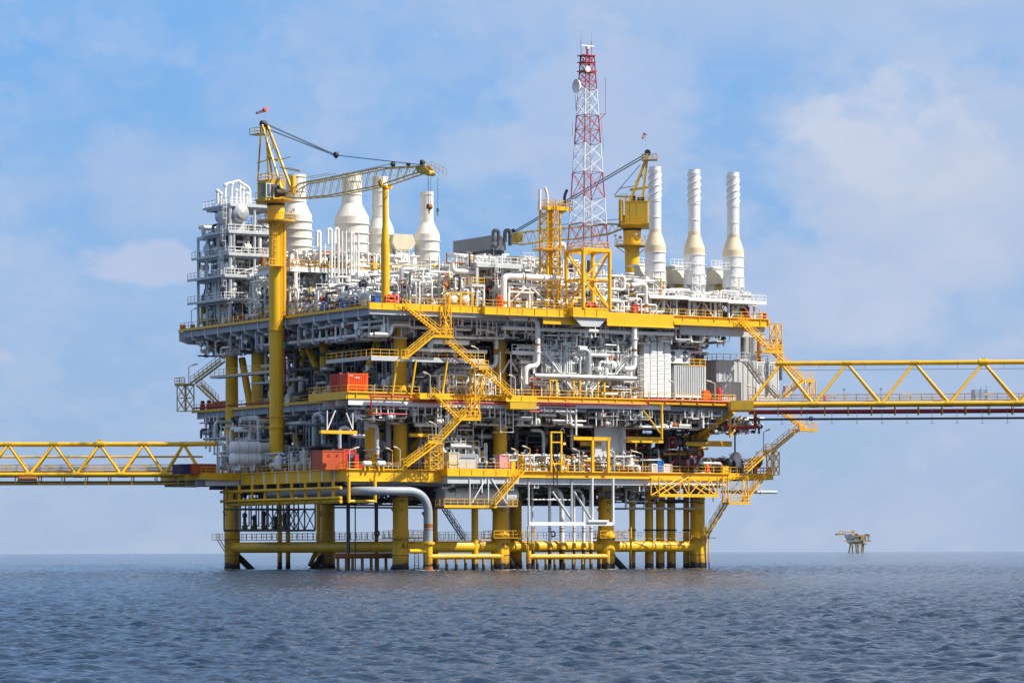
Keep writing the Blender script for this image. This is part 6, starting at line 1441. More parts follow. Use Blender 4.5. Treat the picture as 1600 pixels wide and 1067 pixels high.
# row of tall white vertical pipes before the mezzanine
for i, (px, yt, yb, r, hook) in enumerate(((518, 358, 470, .22, 6), (523, 362, 455, .12, 0), (529, 357, 475, .2, 5), (535, 361, 450, .13, 0), (541, 361, 455, .12, 0), (549, 362, 470, .17, 0), (553, 364, 430, .12, 4), (556, 390, 440, .1, 0), (560, 366, 432, .2, 0), (500, 362, 412, .25, 5), (575, 372, 412, .1, 0), (508, 380, 412, .12, 0))):
    p = F(px, yb, V0-1.5); t = F(px, yt, V0-1.5); pts = [p, (p[0], p[1], t[2])]
    if hook: pts += [(p[0]-hook*.1, p[1]+.1, t[2]), (p[0]-hook*.1, p[1]+.1, t[2]-2.5)]
    lab = ['hooked white pipe at the left of the tall pipe row before the mezzanine', 'thin white pipe right beside the leftmost hooked pipe', 'second hooked white pipe of the row before the widest stack', 'slim white pipe in the middle of the tall pipe row', 'slim white pipe just right of the middle of the tall pipe row', 'long white pipe of the row reaching near the blue crates', 'thin hooked pipe ending above the white panel', 'thinnest short pipe of the row near the white panel', 'thick pipe rising from the white panel', 'short gooseneck pipe between the pedestal stack and the widest stack', 'thin pole pipe right of the tall pipe row', 'thin short pole between two cream stacks'][i]
    solo('standing_pipe', MB().tube(bend(pts, .3), r, 8), 'wht', lab, 'pipe', group='tall white pipes before the mezzanine')
a, b = F(548, 450, V0-1.6), F(557.5, 428, V0-1.6); solo('wall_panel', MB().box(a[0], b[0], V0-1.9, V0-1.6, a[2], b[2]), 'wht', 'blank white upright panel at the pipe row before the mezzanine', 'panel')
a, b = F(520, 460, V0-2), F(538, 453, V0-2); solo('lifting_beam', MB().ibeam((a[0], V0-2, (a[2]+b[2])/2), (b[0], V0-2, (a[2]+b[2])/2), a[2]*0+.75, .4), 'yel2', 'short ochre lifting beam above the dark blue crate', 'beam')
a, b = F(583, 420, V0-.4), F(588, 410, V0-.4); solo('sign_board', MB().box(a[0], b[0], V0-.5, V0-.42, a[2], b[2]), 'yel', 'small yellow board with red lower part on the mezzanine rail', 'sign')
c = F(632, 388, 36); z1 = F(632, 366, 36)[2]; T = Thing('intake_hood', 'cream air intake hood between two cream stacks behind the boom rest column', 'intake hood', (c[0], 36, ZU), 'cream intake hoods by the left stacks')
mb = MB(); mb.prism([(c[0]-2.0, 36, z1), (c[0]+1.6, 36, z1), (c[0]+2.2, 36, c[2]+.9), (c[0]+1.4, 36, c[2]-.2), (c[0]-1.6, 36, c[2]-.2), (c[0]-2.3, 36, c[2]+.9)], (0, 3, 0)); T.part('hood', mb, 'cream'); T.part('duct', MB().box(c[0]-1.2, c[0]+1, 36.4, 38.5, ZU, c[2]-.2), 'stk')
# right mezzanine (grey-silver), walkway and arch pipe
T = Thing('pipe_rack', 'grey two level pipe rack with railings behind the round cream tanks', 'pipe rack', (8, 6, ZU))
un = F(745, 0, 1.0)[0]; zt = F(745, 411, 1.0)[2]; zl = F(748, 446, 0.2)[2]; vf = 26
mb = MB()
uL = un - 0.2; vF = None
va = 1.0
mb.box(uL, uL+.25, va, 30, zt-.7, zt); mb.box(uL, uL+9, va-.1, va+.15, zt-.6, zt); mb.box(uL, uL+9, va, 30, zt-.1, zt-.02)
for v in (va, 9, 18, 27): mb.box(uL, uL+.4, v, v+.4, ZU, zt-.5); mb.box(uL+8.6, uL+9, v, v+.4, ZU, zt-.5)
mb.tube([(uL+.1, va+.2, zt-3), (uL+.1, va+2.6, zt-.6)], .12, 6); mb.tube([(uL+.1, 8.8, zt-3), (uL+.1, 6.2, zt-.6)], .12, 6)
T.part('frame', mb, 'gry')
mb = MB(); ul = un+.3; mb.box(ul-2.4, ul, -.6, 22, zl-.12, zl); mb.box(ul-2.5, ul-2.4, -.6, 22, zl-.35, zl+.1); mb.box(ul-2.4, ul+.1, -.7, -.6, zl-.3, zl+.1); lw = T.part('lower_walkway', mb, 'gry')
mb = MB(); mb.rail([(ul-2.4, 22, zl), (ul-2.4, -.6, zl), (ul, -.6, zl), (ul, 3, zl)], w=.06); T.part('walkway_railing', mb, 'yrail', lw)
mb = MB(); mb.rail([(uL, 30, zt), (uL, va, zt), (uL+9, va, zt)], w=.06, sp=1.3); T.part('railing', mb, 'wht')
mb = MB(); mb.ladder((uL+3.4, va-.5, zl), zt+1, (1, 0)); T.part('caged_ladder', mb, 'wht'); mb = MB(); mb.tube([(ul-2.2, -.4, ZU), (ul-2.2, -.4, zl)], .16, 6); mb.tube([(ul, -.4, ZU), (ul, -.4, zl)], .2, 6); mb.tube([(ul-2.2, -.4, zl-1), (ul-1.4, -.4, zl-.2)], .1, 5); mb.tube([(ul, -.4, zl-1), (ul-.8, -.4, zl-.2)], .1, 5); T.part('post', mb, 'wht')
pipe('arch_pipe', 'silver pipe arching over beside the boom rest column', [(627, 438, 2), (627, 420, 2), (646, 420, 2), (646, 430, 2)], .34, 'slv', 1.5)
pipe('header_pipe', 'long silver level pipe low behind the upper deck stair head', [(630, 454, 3), (688, 457, 3)], .3, 'slv')
pipe('header_pipe', 'grey level pipe under the arching silver pipe', [(632, 442, 4), (690, 441, 4)], .32, 'slv')
# big grey louvre box and frame
u0, u1 = F(765, 0, 9)[0], F(772, 0, 9)[0]; vv1 = L(708, 380, u0)[1]; zt = F(765, 368, 9)[2]; zb = F(765, 390, 9)[2]
T = Thing('cooler_box', 'big dark grey flat topped cooler box above the pipe rack', 'cooler', (u0, 9, zb))
mb = MB(); mb.box(u0, u0+3, 9, vv1, zb, zt); T.part('casing', mb, 'box'); mb = MB(); mb.box(u0+.4, u0+2.6, 9.6, vv1-.5, zb-.7, zb); T.part('plenum', mb, 'grd')
mb = MB()
for v in (9.4, (9+vv1)/2, vv1-.4):
    for u in (u0+.3, u0+2.7): mb.tube([(u, v, ZU+4), (u, v, zb)], .15, 6)
mb.tube([(u0+.3, 9.4, zb-3.6), (u0+.3, (9+vv1)/2, zb-.3)], .09, 5); mb.tube([(u0+.3, 9.4, zb-.3), (u0+.3, (9+vv1)/2, zb-3.6)], .09, 5); mb.tube([(u0+.3, vv1-.4, zb-3.6), (u0+.3, (9+vv1)/2, zb-.3)], .09, 5)
T.part('support_frame', mb, 'grd')
for i, px in enumerate((770, 788)):
    pipe('gooseneck_vent', ('left' if i == 0 else 'right') + ' of two dark gooseneck vents right of the cooler box', [(px+1, 378, 7), (px+1, 360, 7), (px+9, 360, 7), (px+9, 384, 7)], .33, 'grd', .9, grp='dark gooseneck vents')
# cream big vessel behind vent tower
c = F(815, 402, 10); T = Thing('cream_vessel', 'large cream box shaped vessel behind the yellow vent tower', 'vessel', (c[0], 10, ZU)); a, b = F(800, 470, 10), F(881, 470, 10); zt = F(820, 404, 10)[2]
mb = MB(); mb.prism([(a[0]+1.5, 10, ZU+2.5), (b[0]-.6, 10, ZU+2.5), (b[0], 10, ZU+4), (b[0], 10, zt-2.0), (b[0]-2, 10, zt), (a[0]+2.4, 10, zt+.4), (a[0], 10, zt-2.4), (a[0], 10, ZU+4.5)], (0, 5, 0)); T.part('shell', mb, 'stk')
pipe('elbow_duct', 'thick cream elbow duct beside the vent tower', [(868, 402, 12), (868, 386, 12), (880, 380, 12), (887, 405, 12)], .5, 'stk', 1.6)
pipe('elbow_pipe', 'dull grey elbow pipe on the cream vessel', [(799, 403, 7), (811, 403, 7), (811, 425, 7)], .32, 'slv', .9)
# the white portal pipe with its supports
pipe('portal_pipe', 'thick white portal pipe with orange bands at the front of the upper deck', [(787, 480, -1.0), (787, 431.5, -1.0), (875, 437, -1.0)], .52, 'wht', 1.0, bands=((1, .33, .5), (0, .08, .5)), n=14)
T = Thing('pipe_trestle', 'white braced frame under the white portal pipe', 'frame', F(826, 478, -.4)); mb = MB()
zt = F(826, 443, -.4)[2]; a, b = F(793, 0, -.4), F(866, 0, -.4); mb.box(a[0], b[0], -.5, -.25, zt-.35, zt); 
for px in (794, 826, 864): c = F(px, 0, -.4); mb.tube([(c[0], -.4, ZU), (c[0], -.4, zt)], .17, 6)
mb.tube([F(797, 472, -.4), F(824, 447, -.4)], .15, 6); mb.tube([F(828, 447, -.4), F(858, 476, -.4)], .15, 6); T.part('frame', mb, 'wht')
pipe('loop_pipe', 'slim white loop pipe inside the white braced frame', [(795, 478, -1.2), (795, 456, -1.2), (834, 458, -1.2)], .15, 'wht', .4)
pipe('loop_pipe', 'tall white loop pipe left of the first spiral stack', [(981, 447, -.5), (1009, 443, -.5), (1009, 488, -.5)], .42, 'wht', 1.0, bands=((1, .72, .5), (0, .05, .5)), n=12)
pipe('loop_pipe', 'thin white loop pipe left of the first spiral stack', [(978, 466, -.8), (1002, 468, -.8), (1002, 492, -.8)], .14, 'wht', .4)
# --- big runs under the upper deck front
pipe('front_pipe', 'long silver pipe under the front edge of the upper deck', [(640, 511, -.4), (762, 519, -.4), (764, 519, -.4)], .3, 'slv')
pipe('front_pipe', 'long white pipe hung below the tank balcony and mast balcony', [(784, 512, -1.4), (1052, 523, -1.4)], .32, 'wht')
pipe('front_pipe', 'pale pipe with end elbow under the right part of the upper deck', [(1052, 512, -1.3), (1110, 515, -1.3), (1113, 521, -1.3), (1148, 523, -1.3)], .26, 'wht', .4)
pipe('drop_pipe', 'thick white pipe dropping from the tank balcony into the white skid', [(797, 496.5, -2.3), (840, 498.5, -2.3), (840, 573, -2.3), (821, 575, -2.3), (821, 600, -2.3)], .43, 'wht', 1.1, bands=((0, .6, .35), (1, .52, .3)), n=14)
pipe('drop_pipe', 'thick white pipe dropping along the left of the tall louvre panels', [(1024, 508, -2.3), (991, 508, -2.3), (991, 577, -2.3), (975, 580, -2.3)], .45, 'wht', 1.1, bands=((1, .55, .4),), n=14)
pipe('skid_header', 'long silver pipe running level over the white piping skid', [(835, 587, -2.0), (993, 592, -2.0)], .42, 'slv', n=14)
pipe('skid_elbow', 'silver elbow pipe dropping onto the long skid header', [(901, 546, -1.6), (920, 547, -1.6), (921, 589, -1.6)], .44, 'slv', 1.4, n=14)
pipe('big_loop', 'big grey loop pipe beside the second marked leg', [(757, 516, 1.4), (775, 516, 1.4), (775, 574, 1.4), (735, 574, 1.4)], .42, 'slv', 1.4, bands=((1, .5, .9),), n=14)
pipe('big_pipe', 'thick silver pipe with elbow between the stair flights', [(672, 550, .5), (672, 533, .5), (731, 535, .5)], .5, 'slv', 1.4, n=14)
pipe('big_pipe', 'silver level pipe above the intermediate walkway', [(652, 546, .4), (760, 551, .4)], .33, 'slv', n=12)
pipe('big_pipe', 'grey pipe with slanted bend below the intermediate walkway', [(678, 585, 1), (697, 573, 1), (760, 575, 1)], .36, 'gry', .8, n=12)
pipe('big_pipe', 'grey blind ended pipe below the intermediate walkway', [(690, 585, 1.4), (722, 586, 1.4)], .48, 'gry', n=12)
pipe('side_pipe', 'long silver pipe hung under the left edge of the upper deck', [(440, 538, ('u', -2.6)), (575, 523, ('u', -2.6))], .4, 'slv', n=12)
pipe('side_pipe', 'upper thin silver pipe under the left edge of the upper deck', [(508, 510, ('u', -2.9)), (573, 503, ('u', -2.9))], .2, 'slv')
pipe('s_bend_pipe', 'silver S bend pipe under the near corner of the upper deck', [(577, 523, -.8), (598, 521, -.8), (598, 507, -.8), (620, 507, -.8)], .34, 'slv', .8, n=12)
pipe('s_bend_pipe', 'second silver S bend pipe near the top of the left marked leg', [(585, 522, -1.3), (611, 523, -1.3), (613, 507, -1.3), (640, 508, -1.3)], .34, 'slv', .8, n=12)
pipe('corner_pipe', 'dark pipe hung below the far left end of the upper deck', [(302, 534, ('u', -1)), (312, 538, ('u', -1)), (345, 538, ('u', -1))], .22, 'drk')
pipe('corner_pipe', 'lower dark pipe below the far left end of the upper deck', [(314, 548, ('u', 0)), (352, 546, ('u', 0))], .22, 'drk')
pipe('red_riser', 'dark red upright pipe just right of the left crane pedestal', [(445, 515, ('u', -3)), (445, 612, ('u', -3))], .17, 'red')
# fire main on the middle deck
pipe('fire_main', 'red fire main running along the front of the middle deck', [(578, 619, -2.7), (640, 620, -2.7), (646, 627, -2.7), (740, 626, -2.7), (796, 631, -2.7)], .17, 'red', .3)
pipe('fire_main', 'red fire main branch dropping from the corner of the middle deck', [(580, 619, -2.8), (580, 646, -2.8), (636, 649, -2.8)], .13, 'red', .3)
pipe('fire_main', 'red fire main below the right half of the middle deck edge', [(836, 628, -2.7), (910, 633, -2.7), (1011, 635, -2.7), (1011, 624.5, -2.7), (1140, 628, -2.7)], .15, 'redb', .3)
pipe('fire_main', 'lower red pipe looping beneath the middle deck edge', [(825, 643, -2.2), (844, 641, -2.2), (846, 633, -2.2), (900, 636, -2.2)], .13, 'red', .3)
pipe('fire_main', 'long red pipe under the left edge of the middle deck', [(302, 638, ('u', 0.2)), (420, 632, ('u', .2))], .15, 'red', .3)
pipe('fire_main', 'red pipe dropping beside the bridge bearing seat', [(1132, 667, -1), (1180, 666.5, -1), (1181, 644, -1), (1204, 642, -1)], .3, 'red', .5)
c = F(1125, 626, -1.4); h = 3.0; solo('fire_bottle', MB().lathe((c[0], -1.2, ZM), [(.5, 0), (.5, .3), (.34, .4), (.34, 1.1), (.45, 1.2), (.45, 1.8), (.28, 2.0), (.34, 2.1), (.2, 2.3)], 14), 'redb', 'bright red bulging hydrant on the middle deck near the bridge', 'hydrant')
a = F(1101, 622, 0); mb = MB(); mb.prism([(a[0]-.3, 0, ZM), (a[0]+2.0, 0, ZM), (a[0]+.9, 0, ZM+1.9), (a[0]-.1, 0, ZM+1.9)], (0, 1.4, 0)); solo('hose_reel_box', mb, 'org', 'orange sloping box beside the grey ribbed container', 'box')
for i, (px, lb) in enumerate(((315, 'red drum left of the other on the far left middle deck'), (325, 'red drum right of its twin on the far left middle deck'))):
    c = L(px, 0, 1.4); solo('red_drum', MB().lathe((c[0], c[1], ZM), [(.5, 0), (.5, 1.0), (.3, 1.2), (.42, 1.5), (.2, 1.8)], 12), 'red', lb, 'drum', group='red drums on the far left')
c = L(341, 0, 1.0); mb = MB(); mb.box(c[0], c[0]+1.5, c[1]-2.3, c[1]+3, ZM, ZM+1.4); solo('hose_cabinet', mb, 'red', 'wide dark red cabinet at the foot of the far left stairs', 'cabinet')
c = L(286, 505, -3); mb = MB(); mb.lathe((c[0], c[1], ZU), [(.5, 0), (.5, .95)], 12); solo('orange_drum', mb, 'org', 'orange drum at the far left corner of the upper deck', 'drum')
c = L(301, 505, -3); mb = MB(); mb.lathe((c[0], c[1], ZU), [(.4, 0), (.4, .8)], 12); solo('orange_drum', mb, 'brn', 'brown drum right of the orange one on the upper deck corner', 'drum')
for i, px in enumerate((1188, 1194)): c = F(px, 500, 0); solo('life_raft_canister', MB().lathe((c[0], 0, ZU+.8), [(.3, -.45), (.38, -.4), (.38, .4), (.3, .45)], 12), ('stk', 'red')[i], ('pale', 'dark red')[i] + ' canister at the right end railing of the upper deck', 'canister', group='canisters at the right end')
# --- white piping skid on the middle deck
T = Thing('piping_skid', 'white two storey piping skid with railed walkways on the middle deck', 'skid', F(900, 620, 1)); mb = MB(); rl = MB()
za = F(860, 551, -.4)[2]; zb = F(860, 585, 1.0)[2]
for (p0, p1) in ((800, 899), (922, 982)):
    a, b = F(p0, 551, -.4), F(p1, 551, -.4); mb.box(a[0], b[0], -.4, 5, za-.12, za); mb.box(a[0], b[0], -.5, -.4, za-.45, za+.08); rl.rail([(a[0], -.4, za), (b[0], -.4, za), (b[0], 3, za)], sp=1.1, w=.055)
a, b = F(834, 585, .8), F(990, 588, .8); mb.box(a[0], b[0], .9, 6, zb-.12, zb); mb.box(a[0], b[0], .8, .9, zb-.3, zb+.06); rl.rail([(F(870, 0, 1)[0], .9, zb), (F(896, 0, 1)[0], .9, zb)], sp=1.1, w=.05); rl.rail([(F(921, 0, 1)[0], .9, zb), (F(944, 0, 1)[0], .9, zb)], sp=1.1, w=.05)
for px in (833, 862, 895, 915, 940, 966, 985):
    c = F(px, 0, -.2); mb.box(c[0]-.16, c[0]+.16, -.3, 0, ZM, za-.3); mb.box(c[0]-.16, c[0]+.16, 5.6, 5.9, ZM, za-.3)
mb.prism([(F(888, 0, 1)[0], 1.1, za-.4), (F(895, 0, 1)[0], 1.1, za-.4), (F(895, 0, 1)[0], 1.1, za-1.5)], (0, .1, 0))
for (p0, p1) in ((797, 815), (780, 797)): 
    c = F(p0, 0, 1.2); mb.tube([(c[0], 1.2, ZM), (c[0], 1.2, za)], .14, 6)
mb.tube([F(797, 562, 1.2), F(815, 590, 1.2)], .12, 6); mb.tube([F(797, 562, 1.2), F(785, 582, 1.2)], .12, 6); T.part('frame', mb, 'wht'); T.part('railing', rl, 'wht')
mb = MB()
for px in (852, 866, 888, 918, 940, 952):
    c = F(px, 536, 1.6); z = c[2]; mb.tube(bend([(c[0]-.55, 1.6, za), (c[0]-.55, 1.6, z+.7), (c[0]+.55, 1.6, z+.7), (c[0]+.55, 1.6, za)], .5), .24, 8)
T.part('return_bend', mb, 'slv')
for i, px in enumerate((868, 905, 943)):
    c0, c1 = F(px-10, 0, -2.0), F(px, 0, -2.0); z = F(px, 594, -2)[2]; T = Thing('pipe_support', ('left', 'middle', 'right')[i] + ' yellow goalpost holding up the long skid header', 'support', (c1[0], -2, ZM), 'yellow goalposts under the skid header')
    mb = MB(); mb.box(c1[0]-.14, c1[0]+.14, -2.1, -1.85, ZM, z); mb.box(c0[0]-.1, c0[0]+.1, -2.1, -1.85, ZM, z); mb.box(c0[0], c1[0]+.14, -2.12, -1.83, z-.05, z+.22); T.part('portal', mb, 'yel'); T.part('shoe', MB().lathe((c1[0]-.3, -2, z+.2), [(.2, 0), (.14, .2)], 8), 'brn')
# louvre panels
for i, (p0, p1, m) in enumerate(((1006.5, 1015, 'wht'), (1016.5, 1026, 'wht'), (1028, 1037, 'wht'), (1038.5, 1048, 'wht'))):
    a, b = F(p0, 616, 0), F(p1, 616, 0); zt = F(p0, 510 if i > 1 else 527, 0)[2]; z0 = ZM + .5; zm_ = F(p0, 545, 0)[2]
    T = Thing('louvre_bank', ('leftmost', 'second', 'third', 'rightmost')[i] + ' of the four tall white slatted panels on the middle deck', 'louvre panel', ((a[0]+b[0])/2, 0, z0), 'tall white louvre panels')
    mb = MB(); mb.prism([(a[0], 0, z0), (b[0], 0, z0), (b[0], 0, zm_), (b[0]-(.35 if i == 3 else 0), 0, zm_+1), (b[0]-.1, 0, zt), (a[0]+.1, 0, zt), (a[0]+.1, 0, zm_+1), (a[0], 0, zm_)], (0, 1.6, 0)); T.part('casing', mb, m)
    mb = MB(); n_ = int((zt - z0)/.42)
    for k in range(n_): z = z0 + .2 + k*.42; mb.prism([(a[0]+.06, -.08, z), (b[0]-.08, -.08, z), (b[0]-.08, 0, z+.16), (a[0]+.06, 0, z+.16)], (0, .02, .03))
    T.part('slat', mb, m)
c = F(1000, 0, -.2); mb = MB(); mb.ladder((F(998.5, 0, -.2)[0], -.2, ZM), F(1000, 555, -.2)[2], (1, 0), w=.8, cage=True); solo('caged_ladder', mb, 'wht', 'white caged ladder left of the tall slatted panels', 'ladder')
# ribbed grey container and fan unit
T, a, b, z0, z1 = skidbox('ribbed_container', 'light grey deeply ribbed container on the middle deck', 'container', 1054, 1102, 571, 613, .5, 5.0, 'gry', 'gry', ribs=14, base=ZM+.9)
mb = MB(); mb.box(a[0]-.1, b[0]+.1, .3, 5.6, ZM+.6, ZM+.9); 
for k in range(5): u = a[0]+(b[0]-a[0])*k/4; mb.box(u-.12, u+.12, .4, .7, ZM, ZM+.6)
T.part('skid_base', mb, 'wht'); mb = MB(); mb.rail([(a[0]+1.5, .4, z1+.05), (b[0], .4, z1+.05), (b[0], 5, z1+.05)], sp=1.2, w=.06); T.part('roof_railing', mb, 'yrail')
T, a, b, z0, z1 = skidbox('fan_unit', 'white fan unit with four round grilles above the ribbed container', 'fan unit', 1048.5, 1076, 547, 567, .3, 3, 'wht', 'wht')
mb = MB()
for px in (1051.5, 1071):
    for y in (551.5, 561): c = F(px, y, .2); mb.lathe((c[0], .16, c[2]), [(.42, 0), (.42, .12)], 18, 'v')
T.part('fan_grille', mb, 'grd')
# grey building
T, a, b, z0, z1 = skidbox('generator_house', 'grey panelled building behind the stairs at the right of the middle deck', 'building', 1120, 1182, 563, 625, 2.6, 12, 'gry', 'gry', ribs=8, base=ZM)
mb = MB(); mb.rail([(a[0], 2.6, z1), (b[0]-4, 2.6, z1)], sp=1.2, w=.06); mb.rail([(a[0], 2.6, z1), (a[0], 12, z1)], sp=1.4, w=.06); T.part('roof_railing', mb, 'yrail')
T, a2, b2, _, zz_ = skidbox('switch_house', 'pale grey low cabinet block in front of the grey panelled building', 'cabinet', 1129, 1157, 597, 624, .3, 2.2, 'gry', 'gry', ribs=4, base=ZM)
T, a3, b3, _, z3 = skidbox('louvre_house', 'pale grey louvred house beneath the bridge end stairs', 'building', 1183, 1216, 566, 618, 3.0, 6, 'gry', 'wht', base=ZM)
mb = MB()
for px in (1188, 1197, 1206): p, q = F(px-2, 585, 2.9), F(px+3, 571, 2.9); mb.box(p[0], q[0], 2.9, 3.0, p[2], q[2])
T.part('louvre', mb, 'gry2'); mb = MB(); mb.rail([(a3[0], 3, z3), (b3[0], 3, z3)], sp=1.1, w=.06); T.part('roof_railing', mb, 'yrail')
for i, (px, w) in enumerate(((1162, .7), (1175, .7), (1184, .4))): c = F(px, 0, 4); T = solo('exhaust_duct', MB().lathe((c[0], 4, z1-.2), [(w, 0), (w, ZU-1.5-z1)], 14), ('slv', 'slv', 'brn')[i], ('left silver duct', 'right silver duct', 'rusty brown duct')[i] + ' on the roof of the grey panelled building', 'duct', group='roof ducts of the grey building')
p, q = F(1206, 0, 1), F(1221, 0, 1); mb = MB(); zt = F(1215, 531, 1)[2]; mb.box(q[0]-.35, q[0], 1, 1.5, z3-3, zt); mb.box(p[0]-2, q[0], 1, 1.6, zt-.2, zt+.05); solo('cable_trunk', mb, 'grd', 'dark upright cable trunk at the right end behind the lattice stair tower', 'trunk')
# --- lower deck things
a = F(978, 735, 1); b = F(935, 735, 1); zt = F(978, 660, 1)[2]; T = Thing('blast_wall', 'tall pale grey wall panel on the lower deck', 'wall', (a[0], 1, ZL)); mb = MB(); mb.box(b[0], a[0]-.5, 2, 2.3, ZL, zt); mb.box(a[0]-.55, a[0], 1.0, 2.3, ZL, zt+.4); T.part('panel', mb, 'gry')
for i, (x0, x1, y, z, v) in enumerate(((985, 1095, 684, 677, 9), (980, 1035, 684, 684, -1.0))):
    pass
def gantry(p0, p1, y, v, hh, label, rail=False):
    a, b = F(p0, y, v), F(p1, y, v); T = Thing('gantry_beam', label, 'beam', a); T.part('beam', MB().box(a[0], b[0], v-.3, v+.3, a[2]-hh, a[2]), 'yel'); 
    if rail: T.part('railing', MB().rail([(a[0], v-.3, a[2]), (b[0], v-.3, a[2])], sp=1.4, w=.05), 'yrail')
    return T
gantry(985, 1096, 677, 12, .9, 'deep ochre gantry beam with a railing in the dark bay', True)
gantry(980, 1035, 682, .5, .95, 'ochre beam end held by the yellow davit post'); gantry(1070, 1142, 688, 3.0, .9, 'ochre beam sticking out below the bridge bearing seat')
gantry(500, 557, 672, -3.4, .5, 'short yellow monorail beam hung by white rods under the container balcony'); gantry(640, 670, 677, .5, .5, 'short ochre beam beside the left marked leg')
mb = MB()
for (p, y, q, y2) in ((511, 641, 511, 672), (524, 641, 512, 670), (541, 645, 551, 671), (551, 645, 551, 671)): mb.tube([F(p, y, -3.4), F(q, y2, -3.4)], .1, 5)
solo('hanger_rods', mb, 'wht', 'white hanger rods holding the short monorail beam', 'rods')
T = Thing('davit_post', 'yellow davit post and strut hanging below the middle deck', 'davit', F(1034, 685, -2.4)); T.part('post', MB().tube([F(1034, 632, -2.4), F(1034, 686, -2.4)], .2, 10), 'yel'); T.part('strut', MB().tube([F(1005, 641, -2.3), F(1032, 677, -2.3)], .13, 8), 'yel')
T = Thing('davit_post', 'yellow post and strut hanging left of the bridge bearing seat', 'davit', F(1141, 682, -2.4)); T.part('post', MB().tube([F(1141, 634, -2.4), F(1141, 684, -2.4)], .2, 10), 'yel'); T.part('strut', MB().tube([F(1157, 650, -2.3), F(1143, 680, -2.3)], .13, 8), 'yel')
# yellow portals on the lower deck
for (x0, x1, y, v, lb, w) in ((861, 877, 674, -2.6, 'tall yellow portal frame with hanging chains at the lower deck edge', .13), (897, 952, 682, -2.8, 'wide yellow portal frame on the lower deck over the white valves', .2)):
    a, b = F(x0, y, v), F(x1, y, v); T = Thing('goalpost', lb, 'portal', (a[0], v, ZL)); mb = MB(); h = a[2]
    for u in (a[0], b[0]) if x0 < 880 else (F(924, 0, v)[0], b[0]-.2): mb.box(u-w, u+w, v-w, v+w, ZL-.1, h)
    if x0 < 880:
        mb.tube([(a[0], v, ZL+2.4), (a[0]+.9, v, ZL)], .1, 5); mb.tube([(b[0], v, ZL+2.4), (b[0]+.9, v, ZL)], .1, 5); mb.box(a[0], b[0], v-.1, v+.1, ZL+4.6, ZL+4.8); mb.box(a[0], b[0], v-.1, v+.1, ZL+1.2, ZL+1.4)
    mb.box(a[0]-.15, b[0]+.15, v-.2, v+.2, h-.55 if x0 > 880 else h-.2, h); T.part('portal', mb, 'yel')
    if x0 < 880:
        for k in (.5, 1.15): T.part('chain', MB().tube([(a[0]+k, v, h-.2), (a[0]+k, v, ZL-3)], .09, 5), 'blk')
        T.part('hose', MB().tube(bend([(b[0]-.2, v, h-.1), (b[0]-.1, v, h+.4), (b[0]+.4, v, h+.5), (b[0]+.6, v, h-.3)], .3), .1, 6), 'grd')
    else: T.part('lower_beam', MB().box(F(910, 0, v)[0], F(941, 0, v)[0], v+.6, v+1, h-1.4, h-.7), 'yel2')
skidbox('workshop_box', 'beige workshop box on the front balcony of the lower deck', 'box', 702, 716, 707, 732, -4.0, 2.6, 'cream', 'cream', base=ZL+.2)
skidbox('metal_bench', 'grey metal workbench next to the beige box', 'bench', 716.5, 746, 710, 731, -3.6, 2.0, 'gry', 'gry', base=ZL+.2)
a = F(725, 712, -3.7); solo('tarpaulin', MB().prism([(a[0]-1, -3.75, a[2]-.3), (a[0]+2.2, -3.75, a[2]-.3), (a[0]+1.9, -3.75, a[2]+.4), (a[0]+.2, -3.75, a[2]+.25)], (0, 1.2, 0)), 'gry2', 'blue grey cover draped on the metal workbench', 'cover')
skidbox('pink_cabinet', 'pale pink square cabinet on the front balcony', 'cabinet', 781, 795, 711, 732, -3.7, 1.2, 'pnk', 'pnk', base=ZL+.2)
for i, (px, m, lb) in enumerate(((749, 'blu', 'bright blue slim barrel next to the workbench'), (756, 'blud', 'first dark blue barrel beside the bright blue one'), (763, 'blud', 'second dark blue barrel on the front balcony'), (769, 'blud', 'dark blue barrel closest to the pink cabinet'))):
    c = F(px, 0, -3.8); solo('barrel', MB().lathe((c[0], -3.8, ZL+.2), [(.3, 0), (.32, .1), (.3, .5), (.32, .6), (.3, 1.1), (.2, 1.15)], 12), m, lb, 'barrel', group='blue barrels on the front balcony')
a = F(797, 0, -3.5); solo('yellow_locker', MB().box(a[0], a[0]+.7, -3.6, -3.0, ZL+.15, ZL+1.5), 'yel', 'yellow locker right of the pink cabinet', 'locker')
skidbox('blue_bin', 'bright blue wheelie bin standing at the lower deck railing', 'bin', 1028, 1036, 720, 736, -1.2, .9, 'blu', 'blu', base=ZL)
skidbox('grey_cabinet', 'pale grey cabinet left of the blue wheelie bin', 'cabinet', 1019, 1026, 725, 737, -1.2, .9, 'gry', 'wht', base=ZL); skidbox('grey_cabinet', 'pale grey cabinet right of the blue wheelie bin', 'cabinet', 1037, 1050, 726, 738, -1.2, .9, 'gry', 'wht', base=ZL)
c = F(956, 0, -1.5); solo('blue_tub', MB().lathe((c[0], -1.5, ZL), [(.3, 0), (.36, .5)], 12), 'blu', 'small light blue tub right of the wide yellow portal', 'tub')
for i, (px, y, lb) in enumerate(((573, 724, 'left one of two small white tanks at the lower deck front edge'), (595, 724, 'right one of two small white tanks at the lower deck front edge'), (692, 725, 'small white tank under the lattice supported stair landing'))):
    c = F(px, y, -2.6); T = Thing('air_receiver', lb, 'tank', (c[0], -2.6, ZL), 'small white tanks at the edge'); T.part('shell', MB().tank((c[0]-.55, -2.6, c[2]), .42, 1.15, 'u', 14), 'wht'); T.part('saddle', MB().box(c[0]-.5, c[0]-.3, -2.8, -2.4, ZL-.2, c[2]-.3).box(c[0]+.3, c[0]+.5, -2.8, -2.4, ZL-.2, c[2]-.3), 'yel')
